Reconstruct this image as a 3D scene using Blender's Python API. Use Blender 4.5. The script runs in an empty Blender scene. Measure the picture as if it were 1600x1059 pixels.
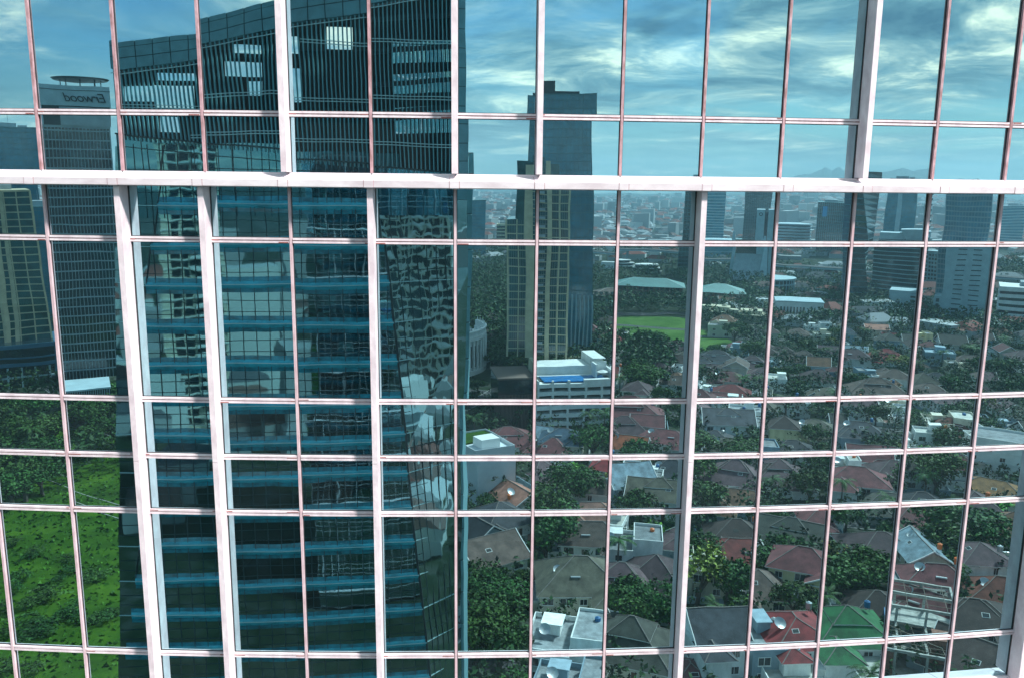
import bpy, bmesh, math, random
import numpy as np
from mathutils import Vector, Matrix
R = math.radians
S = bpy.context.scene
COL = S.collection

# ------------------------------------------------------------------ camera, sky, sun, exposure
CAM_D, CAM_H = 14.1013, 90.0
cd = bpy.data.cameras.new('camera'); cam = bpy.data.objects.new('camera', cd); COL.objects.link(cam); S.camera = cam
_p, _y, _r = 0.184949, 0.0321581, 0.0104910
fw = Vector((math.sin(_y)*math.cos(_p), math.cos(_y)*math.cos(_p), -math.sin(_p)))
ri = Vector((math.cos(_y), -math.sin(_y), 0)); up = ri.cross(fw)
ri2 = math.cos(_r)*ri + math.sin(_r)*up; up2 = -math.sin(_r)*ri + math.cos(_r)*up
cam.matrix_world = Matrix(((ri2.x, up2.x, -fw.x, 0), (ri2.y, up2.y, -fw.y, -CAM_D), (ri2.z, up2.z, -fw.z, CAM_H), (0, 0, 0, 1)))
cd.sensor_width = 36.0; cd.lens = 1324.15/1600*36.0; cd.clip_start = 0.1; cd.clip_end = 40000

SUN_EL, SUN_AZ = 46.0, 128.0          # azimuth clockwise from +y
w = bpy.data.worlds.new('World'); S.world = w; w.use_nodes = True
nt = w.node_tree; N = nt.nodes; L = nt.links
bg = N['Background']; bg.inputs[1].default_value = 0.09
sky = N.new('ShaderNodeTexSky'); sky.sky_type = 'NISHITA'; sky.sun_disc = False
sky.sun_elevation = R(SUN_EL); sky.sun_rotation = R(SUN_AZ); sky.altitude = 100; sky.air_density = 1.2; sky.dust_density = 1.5; sky.ozone_density = 2.0
tc = N.new('ShaderNodeTexCoord'); sx = N.new('ShaderNodeSeparateXYZ'); L.new(tc.outputs['Generated'], sx.inputs[0])
def wmath(op, a, b=None, c=None):
    n = N.new('ShaderNodeMath'); n.operation = op
    for i, v in enumerate((a, b, c)):
        if v is None: continue
        if isinstance(v, (int, float)): n.inputs[i].default_value = v
        else: L.new(v, n.inputs[i])
    return n.outputs[0]
zz = wmath('ADD', wmath('MAXIMUM', sx.outputs[2], 0.0), 0.09)
cx = N.new('ShaderNodeCombineXYZ'); L.new(wmath('DIVIDE', sx.outputs[0], zz), cx.inputs[0]); L.new(wmath('DIVIDE', sx.outputs[1], zz), cx.inputs[1])
def wnoise(scale, detail, rough, sxy, off):
    mp = N.new('ShaderNodeMapping'); mp.inputs['Scale'].default_value = sxy; mp.inputs['Location'].default_value = off
    mp.inputs['Rotation'].default_value = (0, 0, 0.35)
    L.new(cx.outputs[0], mp.inputs[0]); n = N.new('ShaderNodeTexNoise'); n.inputs['Scale'].default_value = scale
    n.inputs['Detail'].default_value = detail; n.inputs['Roughness'].default_value = rough; n.inputs['Distortion'].default_value = 0.6
    L.new(mp.outputs[0], n.inputs['Vector']); return n.outputs[0]
def wramp(v, stops):
    r = N.new('ShaderNodeValToRGB'); L.new(v, r.inputs[0]); e = r.color_ramp.elements
    while len(e) < len(stops): e.new(0.5)
    for i, (p, c) in enumerate(stops): e[i].position = p; e[i].color = c if len(c) == 4 else (*c, 1)
    return r.outputs[0]
def wmix(f, a, b):
    m = N.new('ShaderNodeMix'); m.data_type = 'RGBA'
    if isinstance(f, float): m.inputs[0].default_value = f
    else: L.new(f, m.inputs[0])
    for s_, v in ((6, a), (7, b)):
        if isinstance(v, tuple): m.inputs[s_].default_value = (*v, 1)
        else: L.new(v, m.inputs[s_])
    return m.outputs[2]
cover = wramp(wnoise(0.42, 9, 0.62, (1, 1, 1), (3.3, 1.2, 0)), [(0.38, (0,)*3), (0.58, (1,)*3)])
fine = wnoise(1.05, 12, 0.66, (1, 1, 1), (7.7, 3.1, 0))
ccol = wramp(fine, [(0.36, (0.7, 1.6, 2.4)), (0.46, (1.8, 3.1, 3.7)), (0.54, (4.3, 5.2, 5.1)), (0.63, (12.5, 11.0, 8.4))])
skyt = wmix(1.0, sky.outputs[0], (0.5, 0.5, 0.5))
mm = N.new('ShaderNodeMix'); mm.data_type = 'RGBA'; mm.blend_type = 'MULTIPLY'; mm.inputs[0].default_value = 1.0
L.new(sky.outputs[0], mm.inputs[6]); mm.inputs[7].default_value = (0.34, 0.68, 0.90, 1)
skc = wmix(cover, mm.outputs[2], ccol)
hz = wramp(sx.outputs[2], [(0.0, (1,)*3), (0.12, (0,)*3)])
hmx = wmix(wmath('MULTIPLY', hz, 0.65), skc, (3.9, 4.6, 4.2))
L.new(hmx, bg.inputs[0])

sl = bpy.data.lights.new('sun', 'SUN'); sl.energy = 3.6; sl.angle = R(5); sl.color = (1.0, 0.96, 0.93)
so = bpy.data.objects.new('sun', sl); COL.objects.link(so)
sd = Vector((math.sin(R(SUN_AZ))*math.cos(R(SUN_EL)), math.cos(R(SUN_AZ))*math.cos(R(SUN_EL)), math.sin(R(SUN_EL))))
so.rotation_euler = sd.to_track_quat('Z', 'Y').to_euler()
S.view_settings.view_transform = 'Standard'; S.view_settings.look = 'None'; S.view_settings.exposure = 1.1; S.view_settings.gamma = 1.0
S.cycles.max_bounces = 12; S.cycles.glossy_bounces = 7; S.cycles.transparent_max_bounces = 12; S.cycles.volume_bounces = 1
S.cycles.diffuse_bounces = 3; S.cycles.use_denoising = True; S.cycles.sample_clamp_indirect = 6

# ------------------------------------------------------------------ helpers
def hexa(c): return (*c, 1.0)
MATS = {}
def mat(name, col, rough=0.7, metal=0.0, var=0.0, nscale=4.0, bump=0.0, bscale=8.0, col2=None, stretch=(1, 1, 1), spec=0.5, stripes=None, rnd=0.0, coord='Object', island=0.0):
    if name in MATS: return MATS[name]
    m = bpy.data.materials.new(name); m.use_nodes = True; t = m.node_tree; n = t.nodes; l = t.links
    b = n['Principled BSDF']; b.inputs['Roughness'].default_value = rough; b.inputs['Metallic'].default_value = metal
    b.inputs['Specular IOR Level'].default_value = spec
    b.inputs['Base Color'].default_value = (*col, 1)
    tc = n.new('ShaderNodeTexCoord'); mp = n.new('ShaderNodeMapping'); mp.inputs['Scale'].default_value = stretch
    l.new(tc.outputs[coord], mp.inputs[0])
    cur = None
    if var > 0 or col2:
        no = n.new('ShaderNodeTexNoise'); no.inputs['Scale'].default_value = nscale; no.inputs['Detail'].default_value = 6; no.inputs['Roughness'].default_value = 0.65
        l.new(mp.outputs[0], no.inputs['Vector'])
        r = n.new('ShaderNodeValToRGB'); e = r.color_ramp.elements
        c2 = col2 if col2 else tuple(min(1, c*(1+var)) for c in col); c1 = col if col2 else tuple(c*(1-var) for c in col)
        e[0].position = 0.35; e[0].color = (*c1, 1); e[1].position = 0.65; e[1].color = (*c2, 1)
        l.new(no.outputs[0], r.inputs[0]); cur = r.outputs[0]
    if stripes:
        wv = n.new('ShaderNodeTexWave'); wv.bands_direction = stripes[0]; wv.inputs['Scale'].default_value = stripes[1]; wv.inputs['Distortion'].default_value = 0.3
        l.new(tc.outputs[coord], wv.inputs['Vector'])
        mx = n.new('ShaderNodeMix'); mx.data_type = 'RGBA'; mx.blend_type = 'MULTIPLY'; mx.inputs[0].default_value = stripes[2]
        if cur: l.new(cur, mx.inputs[6])
        else: mx.inputs[6].default_value = (*col, 1)
        l.new(wv.outputs[0], mx.inputs[7]); cur = mx.outputs[2]
    if rnd > 0 or island > 0:
        hs = n.new('ShaderNodeHueSaturation'); hs.inputs['Hue'].default_value = 0.5
        if island > 0: gi = n.new('ShaderNodeNewGeometry'); src = gi.outputs['Random Per Island']; amt = island
        else: gi = n.new('ShaderNodeObjectInfo'); src = gi.outputs['Random']; amt = rnd
        ma = n.new('ShaderNodeMapRange'); ma.inputs[3].default_value = 1-amt; ma.inputs[4].default_value = 1+amt
        l.new(src, ma.inputs[0]); l.new(ma.outputs[0], hs.inputs['Value'])
        if cur: l.new(cur, hs.inputs['Color'])
        else: hs.inputs['Color'].default_value = (*col, 1)
        cur = hs.outputs[0]
    if cur: l.new(cur, b.inputs['Base Color'])
    if bump > 0:
        nb = n.new('ShaderNodeTexNoise'); nb.inputs['Scale'].default_value = bscale; nb.inputs['Detail'].default_value = 4
        l.new(mp.outputs[0], nb.inputs['Vector']); bu = n.new('ShaderNodeBump'); bu.inputs['Strength'].default_value = bump; bu.inputs['Distance'].default_value = 0.1
        l.new(nb.outputs[0], bu.inputs['Height']); l.new(bu.outputs[0], b.inputs['Normal'])
    MATS[name] = m; return m

class MB:
    def __init__(s): s.v = []; s.f = []; s.m = []
    def add(s, vs, fs, mi=0):
        o = len(s.v); s.v += [tuple(v) for v in vs]; s.f += [tuple(i+o for i in f) for f in fs]; s.m += [mi]*len(fs); return s
    def box(s, x0, y0, z0, x1, y1, z1, mi=0):
        vs = [(x, y, z) for z in (z0, z1) for y in (y0, y1) for x in (x0, x1)]
        return s.add(vs, [(0, 2, 3, 1), (4, 5, 7, 6), (0, 1, 5, 4), (2, 6, 7, 3), (0, 4, 6, 2), (1, 3, 7, 5)], mi)
    def cbox(s, cx, cy, cz, sx, sy, sz, mi=0): return s.box(cx-sx/2, cy-sy/2, cz-sz/2, cx+sx/2, cy+sy/2, cz+sz/2, mi)
    def loft(s, A, B, mi=0, caps=True):      # two rings of same length
        n = len(A); vs = list(A)+list(B); fs = [(i, (i+1) % n, n+(i+1) % n, n+i) for i in range(n)]
        if caps: fs += [tuple(range(n))[::-1], tuple(range(n, 2*n))]
        return s.add(vs, fs, mi)
    def bar(s, p, q, a=0.05, b=None, mi=0, upv=(0, 0, 1)):
        p, q = Vector(p), Vector(q); d = (q-p); b = b or a
        if d.length < 1e-6: return s
        d.normalize(); u = Vector(upv)
        if abs(d.dot(u)) > 0.99: u = Vector((0, 1, 0))
        x = d.cross(u).normalized(); y = x.cross(d).normalized()
        r = [x*a/2+y*b/2, -x*a/2+y*b/2, -x*a/2-y*b/2, x*a/2-y*b/2]
        return s.loft([p+e for e in r], [q+e for e in r], mi)
    def tube(s, p, q, r0, r1=None, n=8, mi=0):
        p, q = Vector(p), Vector(q); d = (q-p).normalized(); r1 = r0 if r1 is None else r1
        u = Vector((0, 0, 1)) if abs(d.z) < 0.95 else Vector((1, 0, 0)); x = d.cross(u).normalized(); y = x.cross(d)
        c = [(math.cos(2*math.pi*i/n), math.sin(2*math.pi*i/n)) for i in range(n)]
        return s.loft([p+x*a*r0+y*b*r0 for a, b in c], [q+x*a*r1+y*b*r1 for a, b in c], mi)
    def build(s, name, mats, parent=None, smooth=False, loc=None, rz=None):
        me = bpy.data.meshes.new(name); me.from_pydata(s.v, [], s.f)
        for m in (mats if isinstance(mats, (list, tuple)) else [mats]): me.materials.append(m)
        if any(s.m): me.polygons.foreach_set('material_index', s.m)
        if smooth: me.polygons.foreach_set('use_smooth', [True]*len(s.f))
        me.update(); o = bpy.data.objects.new(name, me); COL.objects.link(o)
        if parent: o.parent = parent
        if loc is not None: o.location = loc
        if rz is not None: o.rotation_euler = (0, 0, rz)
        return o
def tag(o, label=None, cat=None, group=None, kind=None):
    if label: o['label'] = label
    if cat: o['category'] = cat
    if group: o['group'] = group
    if kind: o['kind'] = kind
    return o
def thing(name, label, cat, loc=(0, 0, 0), rz=0.0, group=None):
    o = bpy.data.objects.new(name, None); o.empty_display_size = 1; COL.objects.link(o); o.location = loc; o.rotation_euler = (0, 0, rz)
    return tag(o, label, cat, group)
def inst(src, parent, loc=(0, 0, 0), rz=0.0, name=None, scale=None):
    o = src.copy(); COL.objects.link(o); o.parent = parent; o.location = loc; o.rotation_euler = (0, 0, rz)
    if scale: o.scale = scale
    if name: o.name = name
    return o

# ------------------------------------------------------------------ materials
def glass_pane_mat(name, refl, transp, haze, wav):
    m = bpy.data.materials.new(name); m.use_nodes = True; t = m.node_tree; n = t.nodes; l = t.links
    n.remove(n['Principled BSDF']); out = n['Material Output']
    g = n.new('ShaderNodeBsdfGlossy'); g.inputs['Color'].default_value = (*refl, 1); g.inputs['Roughness'].default_value = 0.0
    oi = n.new('ShaderNodeObjectInfo'); rm_ = n.new('ShaderNodeMapRange'); rm_.inputs[3].default_value = 0.90; rm_.inputs[4].default_value = 1.06
    hv = n.new('ShaderNodeHueSaturation'); hv.inputs['Color'].default_value = (*refl, 1); l.new(oi.outputs['Random'], rm_.inputs[0]); l.new(rm_.outputs[0], hv.inputs['Value']); l.new(hv.outputs[0], g.inputs['Color'])
    tc = n.new('ShaderNodeTexCoord')
    no = n.new('ShaderNodeTexNoise'); no.inputs['Scale'].default_value = 0.9; no.inputs['Detail'].default_value = 1.0
    l.new(tc.outputs['Object'], no.inputs['Vector'])
    bu = n.new('ShaderNodeBump'); bu.inputs['Strength'].default_value = 1.0; bu.inputs['Distance'].default_value = wav
    l.new(no.outputs[0], bu.inputs['Height']); l.new(bu.outputs[0], g.inputs['Normal'])
    tr = n.new('ShaderNodeBsdfTransparent'); tr.inputs['Color'].default_value = (0.35, 0.62, 0.66, 1)
    df = n.new('ShaderNodeBsdfDiffuse'); df.inputs['Color'].default_value = (0.30, 0.42, 0.44, 1)
    m1 = n.new('ShaderNodeMixShader'); m1.inputs[0].default_value = transp; l.new(g.outputs[0], m1.inputs[1]); l.new(tr.outputs[0], m1.inputs[2])
    m2 = n.new('ShaderNodeMixShader'); l.new(m1.outputs[0], m2.inputs[1]); l.new(df.outputs[0], m2.inputs[2])
    # dust film: patchy streaks running down the glass
    mp = n.new('ShaderNodeMapping'); mp.inputs['Scale'].default_value = (5, 5, 0.5); l.new(tc.outputs['Object'], mp.inputs[0])
    n2 = n.new('ShaderNodeTexNoise'); n2.inputs['Scale'].default_value = 1.6; n2.inputs['Detail'].default_value = 8; n2.inputs['Roughness'].default_value = 0.7
    l.new(mp.outputs[0], n2.inputs['Vector'])
    mr = n.new('ShaderNodeMapRange'); mr.inputs[1].default_value = 0.3; mr.inputs[2].default_value = 0.75; mr.inputs[3].default_value = haze*0.5; mr.inputs[4].default_value = haze*1.6
    l.new(n2.outputs[0], mr.inputs[0]); l.new(mr.outputs[0], m2.inputs[0]); l.new(m2.outputs[0], out.inputs[0])
    return m
PANE_VISION = glass_pane_mat('mirror_glass', (0.46, 0.70, 0.75), 0.12, 0.006, 0.0008)
PANE_SPANDREL = glass_pane_mat('spandrel_mirror_glass', (0.44, 0.66, 0.71), 0.02, 0.016, 0.0009)
M_FRAME = mat('pale_pink_aluminium', (0.64, 0.52, 0.55), 0.42, 0.0, 0.06, 4, col2=(0.82, 0.72, 0.74), stretch=(1, 1, 0.6), bump=.15, bscale=6)
M_LEDGE = mat('pale_ledge_aluminium', (0.60, 0.51, 0.53), 0.45, 0.0, 0.06, 4, col2=(0.78, 0.71, 0.725), stretch=(.4, 1, 1))
M_MULL = mat('shaded_brown_mullion', (0.30, 0.15, 0.15), 0.5, 0.0, 0.3, 14, col2=(0.58, 0.36, 0.39), stretch=(1, 1, 0.35))  # shade on the upper mullions is put into this darker brown
M_MULL2 = mat('pale_mullion', (0.52, 0.34, 0.36), 0.5, 0.0, 0.3, 10, col2=(0.72, 0.55, 0.58), stretch=(1, 1, 0.3))
M_SEAL = mat('dark_gasket', (0.03, 0.028, 0.03), 0.6)
M_RUST = mat('rust_stain', (0.30, 0.10, 0.09), 0.9, var=0.4, nscale=30)
M_BLIND = mat('interior_blind', (0.75, 0.78, 0.76), 0.9)
M_INT = mat('interior_dark', (0.05, 0.055, 0.06), 0.9, var=0.5, nscale=1.5)
M_CLAD = mat('tower_cladding', (0.30, 0.33, 0.34), 0.4, 0.3, 0.1, 2)

# ------------------------------------------------------------------ the mirror-glass facade
FR, K0, SX, PW = 1/0.0117129, 4.935096, -0.588787, 1.35
def colpt(k, out=0.0):
    a = (k-K0)*PW/FR
    return Vector(((FR+out)*math.sin(a)+SX, FR-(FR+out)*math.cos(a), 0))
def seg(k0, k1, o0, o1, z0, z1):   # 8 corners between column lines, offset outward o0..o1
    A, B = colpt(k0, o0), colpt(k1, o0); C_, D_ = colpt(k1, o1), colpt(k0, o1)
    return [Vector((p.x, p.y, z0+CAM_H)) for p in (A, B, C_, D_)], [Vector((p.x, p.y, z1+CAM_H)) for p in (A, B, C_, D_)]
KMIN, KMAX = -10, 26
fac = thing('glass_office_tower', 'curved mirror-glass tower facade with pale pink frames filling the whole picture', 'office tower', (0, 0, 0))
rng = random.Random(5)
FLOOR = 4.737
rows = []           # (z0, z1, kind)
for n in range(-19, 6):
    b = n*FLOOR      # floor band line
    top_small = b+1.006; low1 = b-1.017
    rows.append((low1, b-0.045, 's')); rows.append((b+0.045, top_small, 's')); rows.append((top_small, b+FLOOR-1.017, 'v'))
seen = [(1.006, 3.72), (0.045, 1.006), (-1.017, -0.045), (-3.731, -1.017), (-4.737+0.045, -3.731), (-5.754, -4.782), (-8.468, -5.754)]
rest_s, rest_v = MB(), MB()
for z0, z1, kd in rows:
    if z0+CAM_H < 0.5: continue
    vis = z0 > -9 and z1 < 4.2
    for k in range(KMIN, KMAX):
        a, b = colpt(k), colpt(k+1)
        tilt = Vector((0, 0, 0))
        t1 = rng.uniform(-1, 1)*0.0026*(z1-z0); t2 = rng.uniform(-1, 1)*0.0022
        vs = [(a.x, a.y, z0+CAM_H), (b.x, b.y+t2, z0+CAM_H), (b.x, b.y+t1+t2, z1+CAM_H), (a.x, a.y+t1, z1+CAM_H)]
        if vis and -1 <= k <= 12:
            m = MB(); m.add(vs, [(0, 1, 2, 3)])
            m.build('glass_pane', PANE_VISION if kd == 'v' else PANE_SPANDREL, fac)
        else: (rest_v if kd == 'v' else rest_s).add(vs, [(0, 1, 2, 3)])
rest_v.build('glass_pane', PANE_VISION, fac)['kind'] = 'stuff'
rest_s.build('glass_pane', PANE_SPANDREL, fac)['kind'] = 'stuff'
# transoms: pale frame in two lips with a dark joint between them
tz = sorted({round(b, 3) for n in range(-19, 6) for b in (n*FLOOR+1.006, n*FLOOR-1.017)} | {round(n*FLOOR, 3) for n in range(-19, 6) if n % 2})
far = MB()
for z in tz:
    if z+CAM_H < 1: continue
    m = MB() if -9 < z < 3 else far
    for k in range(KMIN, KMAX):
        for (a, b, o) in ((-0.042, -0.009, 0.050), (-0.009, 0.009, 0.022), (0.009, 0.042, 0.050)):
            A, B = seg(k+0.024, k+1-0.024, -0.02, o, z+a, z+b); m.loft(A, B, 1 if o < 0.03 else 0)
        A, B = seg(k+0.03, k+1-0.03, -0.02, 0.012, z-0.053, z+0.053); m.loft(A, B, 2)
    if m is not far: m.build('transom', [M_FRAME, M_MULL, M_SEAL], fac)
# rust stains bleeding out on transom faces near the joints
rs = MB()
for z in (1.006, -1.017, -3.731, -4.737, -5.754, -8.468):
    for k in range(0, 13):
        for s_ in (-1, 1):
            if rng.random() < 0.62:
                ln = rng.uniform(0.03, 0.15); k0_ = k+s_*0.03; k1_ = k+s_*(0.03+ln)
                a, b = min(k0_, k1_), max(k0_, k1_); zc = z+rng.choice((-0.03, 0.0, 0.0, 0.03))
                A, B = seg(a, b, 0.02, 0.0525, zc-0.008, zc+0.008); rs.loft(A, B)
rs.build('rust_stains', M_RUST, fac)['kind'] = 'stuff'
# ledges every second floor
lj = MB()
for n in range(-19, 6):
    if n % 2: continue
    z = n*FLOOR
    if z+CAM_H < 2: continue
    m = MB() if -10 < z < 1 else far
    off = 0.0
    for k in range(KMIN, KMAX):
        def pt(kk, o, zc): p = colpt(kk, o); return Vector((p.x, p.y, zc+z+CAM_H))
        prof = [(-0.03, 0.085), (0.05, 0.085), (0.055, 0.055), (0.40, -0.028), (0.415, -0.032), (0.415, -0.135), (0.36, -0.150), (-0.03, -0.150)]
        g = 0.006
        m.loft([pt(k+g, o, q) for o, q in prof], [pt(k+1-g, o, q) for o, q in prof])
        A = [pt(k-0.055, o+0.004, q+(0.003 if q > -0.03 else -0.003)) for o, q in prof[2:]]; B = [pt(k+0.055, o+0.004, q+(0.003 if q > -0.03 else -0.003)) for o, q in prof[2:]]
        if m is not far or True:
            m.loft(A, B, 0)
            m.loft([pt(k-0.062, o+0.0015, q) for o, q in prof[2:]], [pt(k+0.062, o+0.0015, q) for o, q in prof[2:]], 1)
    if m is not far: m.build('ledge', [M_LEDGE, M_MULL], fac)
# mullions, and the deep fins standing on some column lines
upper = {3, 5, 6, 10, -4, 15, 18, 23}; lower = {1, 2, 4, 8, 13, -3, -7, 17, 20}
for n in range(-10, 3):
    z0, z1 = (2*n)*FLOOR+0.085, (2*n+2)*FLOOR-0.15
    if z0+CAM_H < 1: continue
    fins = upper if n == 0 else lower if n == -1 else {rng.randrange(KMIN, KMAX) for _ in range(9)}
    seenb = n in (0, -1)
    for k in range(KMIN, KMAX+1):
        vis = seenb and -1 <= k <= 14
        a = (k-K0)*PW/FR; nx, ny = math.sin(a), -math.cos(a); txx, tyy = math.cos(a), math.sin(a); c = colpt(k)
        def bx(m, half, o0, o1, za, zb, mi=0):
            P = lambda t, o: (c.x+txx*t+nx*o, c.y+tyy*t+ny*o)
            r = [P(-half, o0), P(half, o0), P(half, o1), P(-half, o1)]
            m.loft([Vector((x, y, za+CAM_H)) for x, y in r], [Vector((x, y, zb+CAM_H)) for x, y in r], mi)
        m = MB() if vis else far
        if k in fins:
            zs = [z0+0.002]+[q*FLOOR-0.01 for q in range(2*n+1, 2*n+2)]+[z1]
            for i in range(len(zs)-1): bx(m, 0.046, 0.0, 0.31, zs[i]+0.004, zs[i+1]-0.004)
            bx(m, 0.058, -0.01, 0.018, z0, z1, 1)
            if vis: m.build('vertical_fin', [M_FRAME, M_SEAL], fac)
        else:
            bx(m, 0.021, -0.01, 0.055, z0, z1, 0); bx(m, 0.034, -0.01, 0.010, z0, z1, 1)
            if vis: m.build('mullion', [M_MULL if n == 0 else M_MULL2, M_SEAL], fac)
far.build('cladding_frame', [M_FRAME, M_MULL, M_SEAL], fac)['kind'] = 'stuff'
# rooms behind the glass: floor slabs, blinds hung from the ceiling, dark back wall
m = MB()
for n in range(-3, 3):
    z = n*FLOOR
    for k in range(-8, 22, 2):
        A, B = seg(k, k+2, -9, -0.25, z-0.95, z-0.15); m.loft(A, B, 0)
        A, B = seg(k, k+2, -2.10, -2.05, z-0.94-1.52, z-0.95); m.loft(A, B, 1)
    for k in range(-8, 22):
        if rng.random() < 0.4:
            A, B = seg(k+0.1, k+0.1+rng.uniform(0.3, 1.4), -rng.uniform(3, 6), -2.6, z-3.9, z-2.4); m.loft(A, B, 2)
m.build('office_interior', [M_INT, M_BLIND, mat('office_furniture', (0.22, 0.2, 0.18), 0.7)], fac)
m = MB()
ring = [colpt(k, -9.2) for k in range(KMIN, KMAX+1)]
back = [Vector((p.x*0.8+1, p.y+26, 0)) for p in reversed(ring)]
fr = [colpt(k, -9.0) for k in range(KMIN, KMAX+1)]
m.loft([Vector((p.x, p.y, 0)) for p in fr+back], [Vector((p.x, p.y, CAM_H+28.0)) for p in fr+back])
for k in (KMIN, KMAX):
    A, B = seg(k-0.05, k+0.05, -9.2, -0.03, -CAM_H, 28.0); m.loft(A, B)
m.build('core_wall', M_CLAD, fac)

# ------------------------------------------------------------------ ground
def noise_ground(name, c1, c2, c3, scale, rough=0.95, bump=0.5):
    m = bpy.data.materials.new(name); m.use_nodes = True; t = m.node_tree; n = t.nodes; l = t.links; b = n['Principled BSDF']; b.inputs['Roughness'].default_value = rough; b.inputs['Specular IOR Level'].default_value = .08
    tc = n.new('ShaderNodeTexCoord')
    a = n.new('ShaderNodeTexNoise'); a.inputs['Scale'].default_value = scale; a.inputs['Detail'].default_value = 10; a.inputs['Roughness'].default_value = 0.7
    l.new(tc.outputs['Object'], a.inputs['Vector'])
    r = n.new('ShaderNodeValToRGB'); e = r.color_ramp.elements; e.new(0.5)
    for i, (p, c) in enumerate(((0.36, c1), (0.5, c2), (0.66, c3))): e[i].position = p; e[i].color = (*c, 1)
    l.new(a.outputs[0], r.inputs[0]); l.new(r.outputs[0], b.inputs['Base Color'])
    bu = n.new('ShaderNodeBump'); bu.inputs['Strength'].default_value = bump; bu.inputs['Distance'].default_value = 0.6; l.new(a.outputs[0], bu.inputs['Height']); l.new(bu.outputs[0], b.inputs['Normal'])
    MATS[name] = m; return m
G_MIX = noise_ground('ground_mixed', (0.014, 0.028, 0.014), (0.025, 0.042, 0.022), (0.09, 0.09, 0.085), 0.11)
G_FAR = noise_ground('ground_far', (0.02, 0.04, 0.03), (0.05, 0.07, 0.06), (0.14, 0.15, 0.15), 0.012)
G_GRASS = noise_ground('grass', (0.018, 0.050, 0.006), (0.034, 0.092, 0.008), (0.07, 0.15, 0.012), 0.09, bump=0.9)
G_FIELD = noise_ground('field_grass', (0.04, 0.10, 0.02), (0.07, 0.15, 0.03), (0.11, 0.19, 0.05), 0.06)
G_ROAD = mat('asphalt', (0.055, 0.057, 0.06), 0.9, var=0.25, nscale=0.8)
G_PAVE = mat('pale_concrete', (0.32, 0.32, 0.30), 0.9, var=0.2, nscale=1.2)
def disc(name, r, m, z, n=64, kind='structure', c=(0, 0)):
    b = MB(); b.add([(c[0]+r*math.cos(2*math.pi*i/n), c[1]+r*math.sin(2*math.pi*i/n), z) for i in range(n)], [tuple(range(n))]); return tag(b.build(name, m), kind=kind)
disc('ground', 9000, G_FAR, 0.0)
disc('city_ground', 1150, G_MIX, 0.004)
def patch(name, pts, m, z, kind='structure'):
    b = MB(); b.add([(x, y, z) for x, y in pts], [tuple(range(len(pts)))]); return tag(b.build(name, m), kind=kind)
patch('park_lawn', [(-70, -95), (-60, -190), (-140, -268), (-215, -262), (-330, -190), (-300, -90), (-150, -60)], G_GRASS, 0.03)
el = [(150+46*math.cos(t*math.pi/16), -465+64*math.sin(t*math.pi/16)) for t in range(32)]
patch('sports_field', el, G_FIELD, 0.03)
def road(name, pts, wd, m=None, z=0.012, kerb=True):
    m = m or G_ROAD; b = MB(); P = [Vector((x, y, 0)) for x, y in pts]; Lf, Rt = [], []
    for i, p in enumerate(P):
        d = (P[min(i+1, len(P)-1)]-P[max(i-1, 0)]).normalized(); nn = Vector((-d.y, d.x, 0)); Lf.append(p+nn*wd/2); Rt.append(p-nn*wd/2)
    for i in range(len(P)-1):
        b.add([(Lf[i].x, Lf[i].y, z), (Rt[i].x, Rt[i].y, z), (Rt[i+1].x, Rt[i+1].y, z), (Lf[i+1].x, Lf[i+1].y, z)], [(0, 1, 2, 3)])
        if kerb:
            for A, B in ((Lf[i], Lf[i+1]), (Rt[i], Rt[i+1])): b.bar((A.x, A.y, z+0.06), (B.x, B.y, z+0.06), 0.25, 0.13, 1)
    return tag(b.build(name, [m, G_PAVE]), kind='structure')
ca, sa = math.cos(0.42), math.sin(0.42)
def gxy(px, py): return (ca*px-sa*py, sa*px+ca*py)
for i in (-8, -4, 0, 4, 8, 12): road('road', [gxy(i*35+8.75, -j*40) for j in range(2, 17)], 5.0, z=0.012+0.004*(i % 3))
for j in (6, 11, 16, 21, 26): road('road', [gxy(i*30, -j*19-9.5) for i in range(-9, 16)], 5.0, z=0.028+0.004*(j % 3))
road('park_road', [(-250, -320), (-190, -268), (-120, -238), (-40, -215), (-20, -140)], 8.0, z=0.045)
road('field_road', [(95, -420), (100, -500), (120, -535), (170, -540), (215, -520)], 9.0, z=0.045)

# ------------------------------------------------------------------ palette
ROOF = {}
def roofm(n, c, v=0.28, st=0.35): ROOF[n] = mat('roof_'+n, c, 0.85, var=v+.12, nscale=0.45, stripes=('Y', 2.2, st), rnd=0.28, bump=0.3, bscale=2)
for n, c in dict(brown=(0.115, 0.080, 0.066), purple_brown=(0.105, 0.062, 0.070), dark_brown=(0.070, 0.048, 0.042), maroon=(0.155, 0.045, 0.048), charcoal=(0.045, 0.050, 0.060), olive=(0.100, 0.092, 0.065), dark_olive=(0.060, 0.062, 0.050), rust_brown=(0.180, 0.090, 0.050), red_brown=(0.230, 0.045, 0.038), red=(0.24, 0.030, 0.032), orange=(0.46, 0.11, 0.035), slate_blue=(0.035, 0.075, 0.115), pale_blue=(0.26, 0.36, 0.42), salmon=(0.46, 0.20, 0.14), green=(0.022, 0.150, 0.050), terracotta_brown=(0.25, 0.12, 0.09), moss_rust=(0.26, 0.13, 0.045), rust=(0.24, 0.07, 0.045)).items(): roofm(n, c)
ROOF['flat_grey'] = mat('roof_flat_grey', (0.20, 0.22, 0.23), 0.9, var=0.35, nscale=0.5, rnd=0.2)
ROOF['flat_pale'] = mat('roof_flat_pale', (0.48, 0.48, 0.43), 0.9, var=0.25, nscale=0.6, rnd=0.2)
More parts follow.
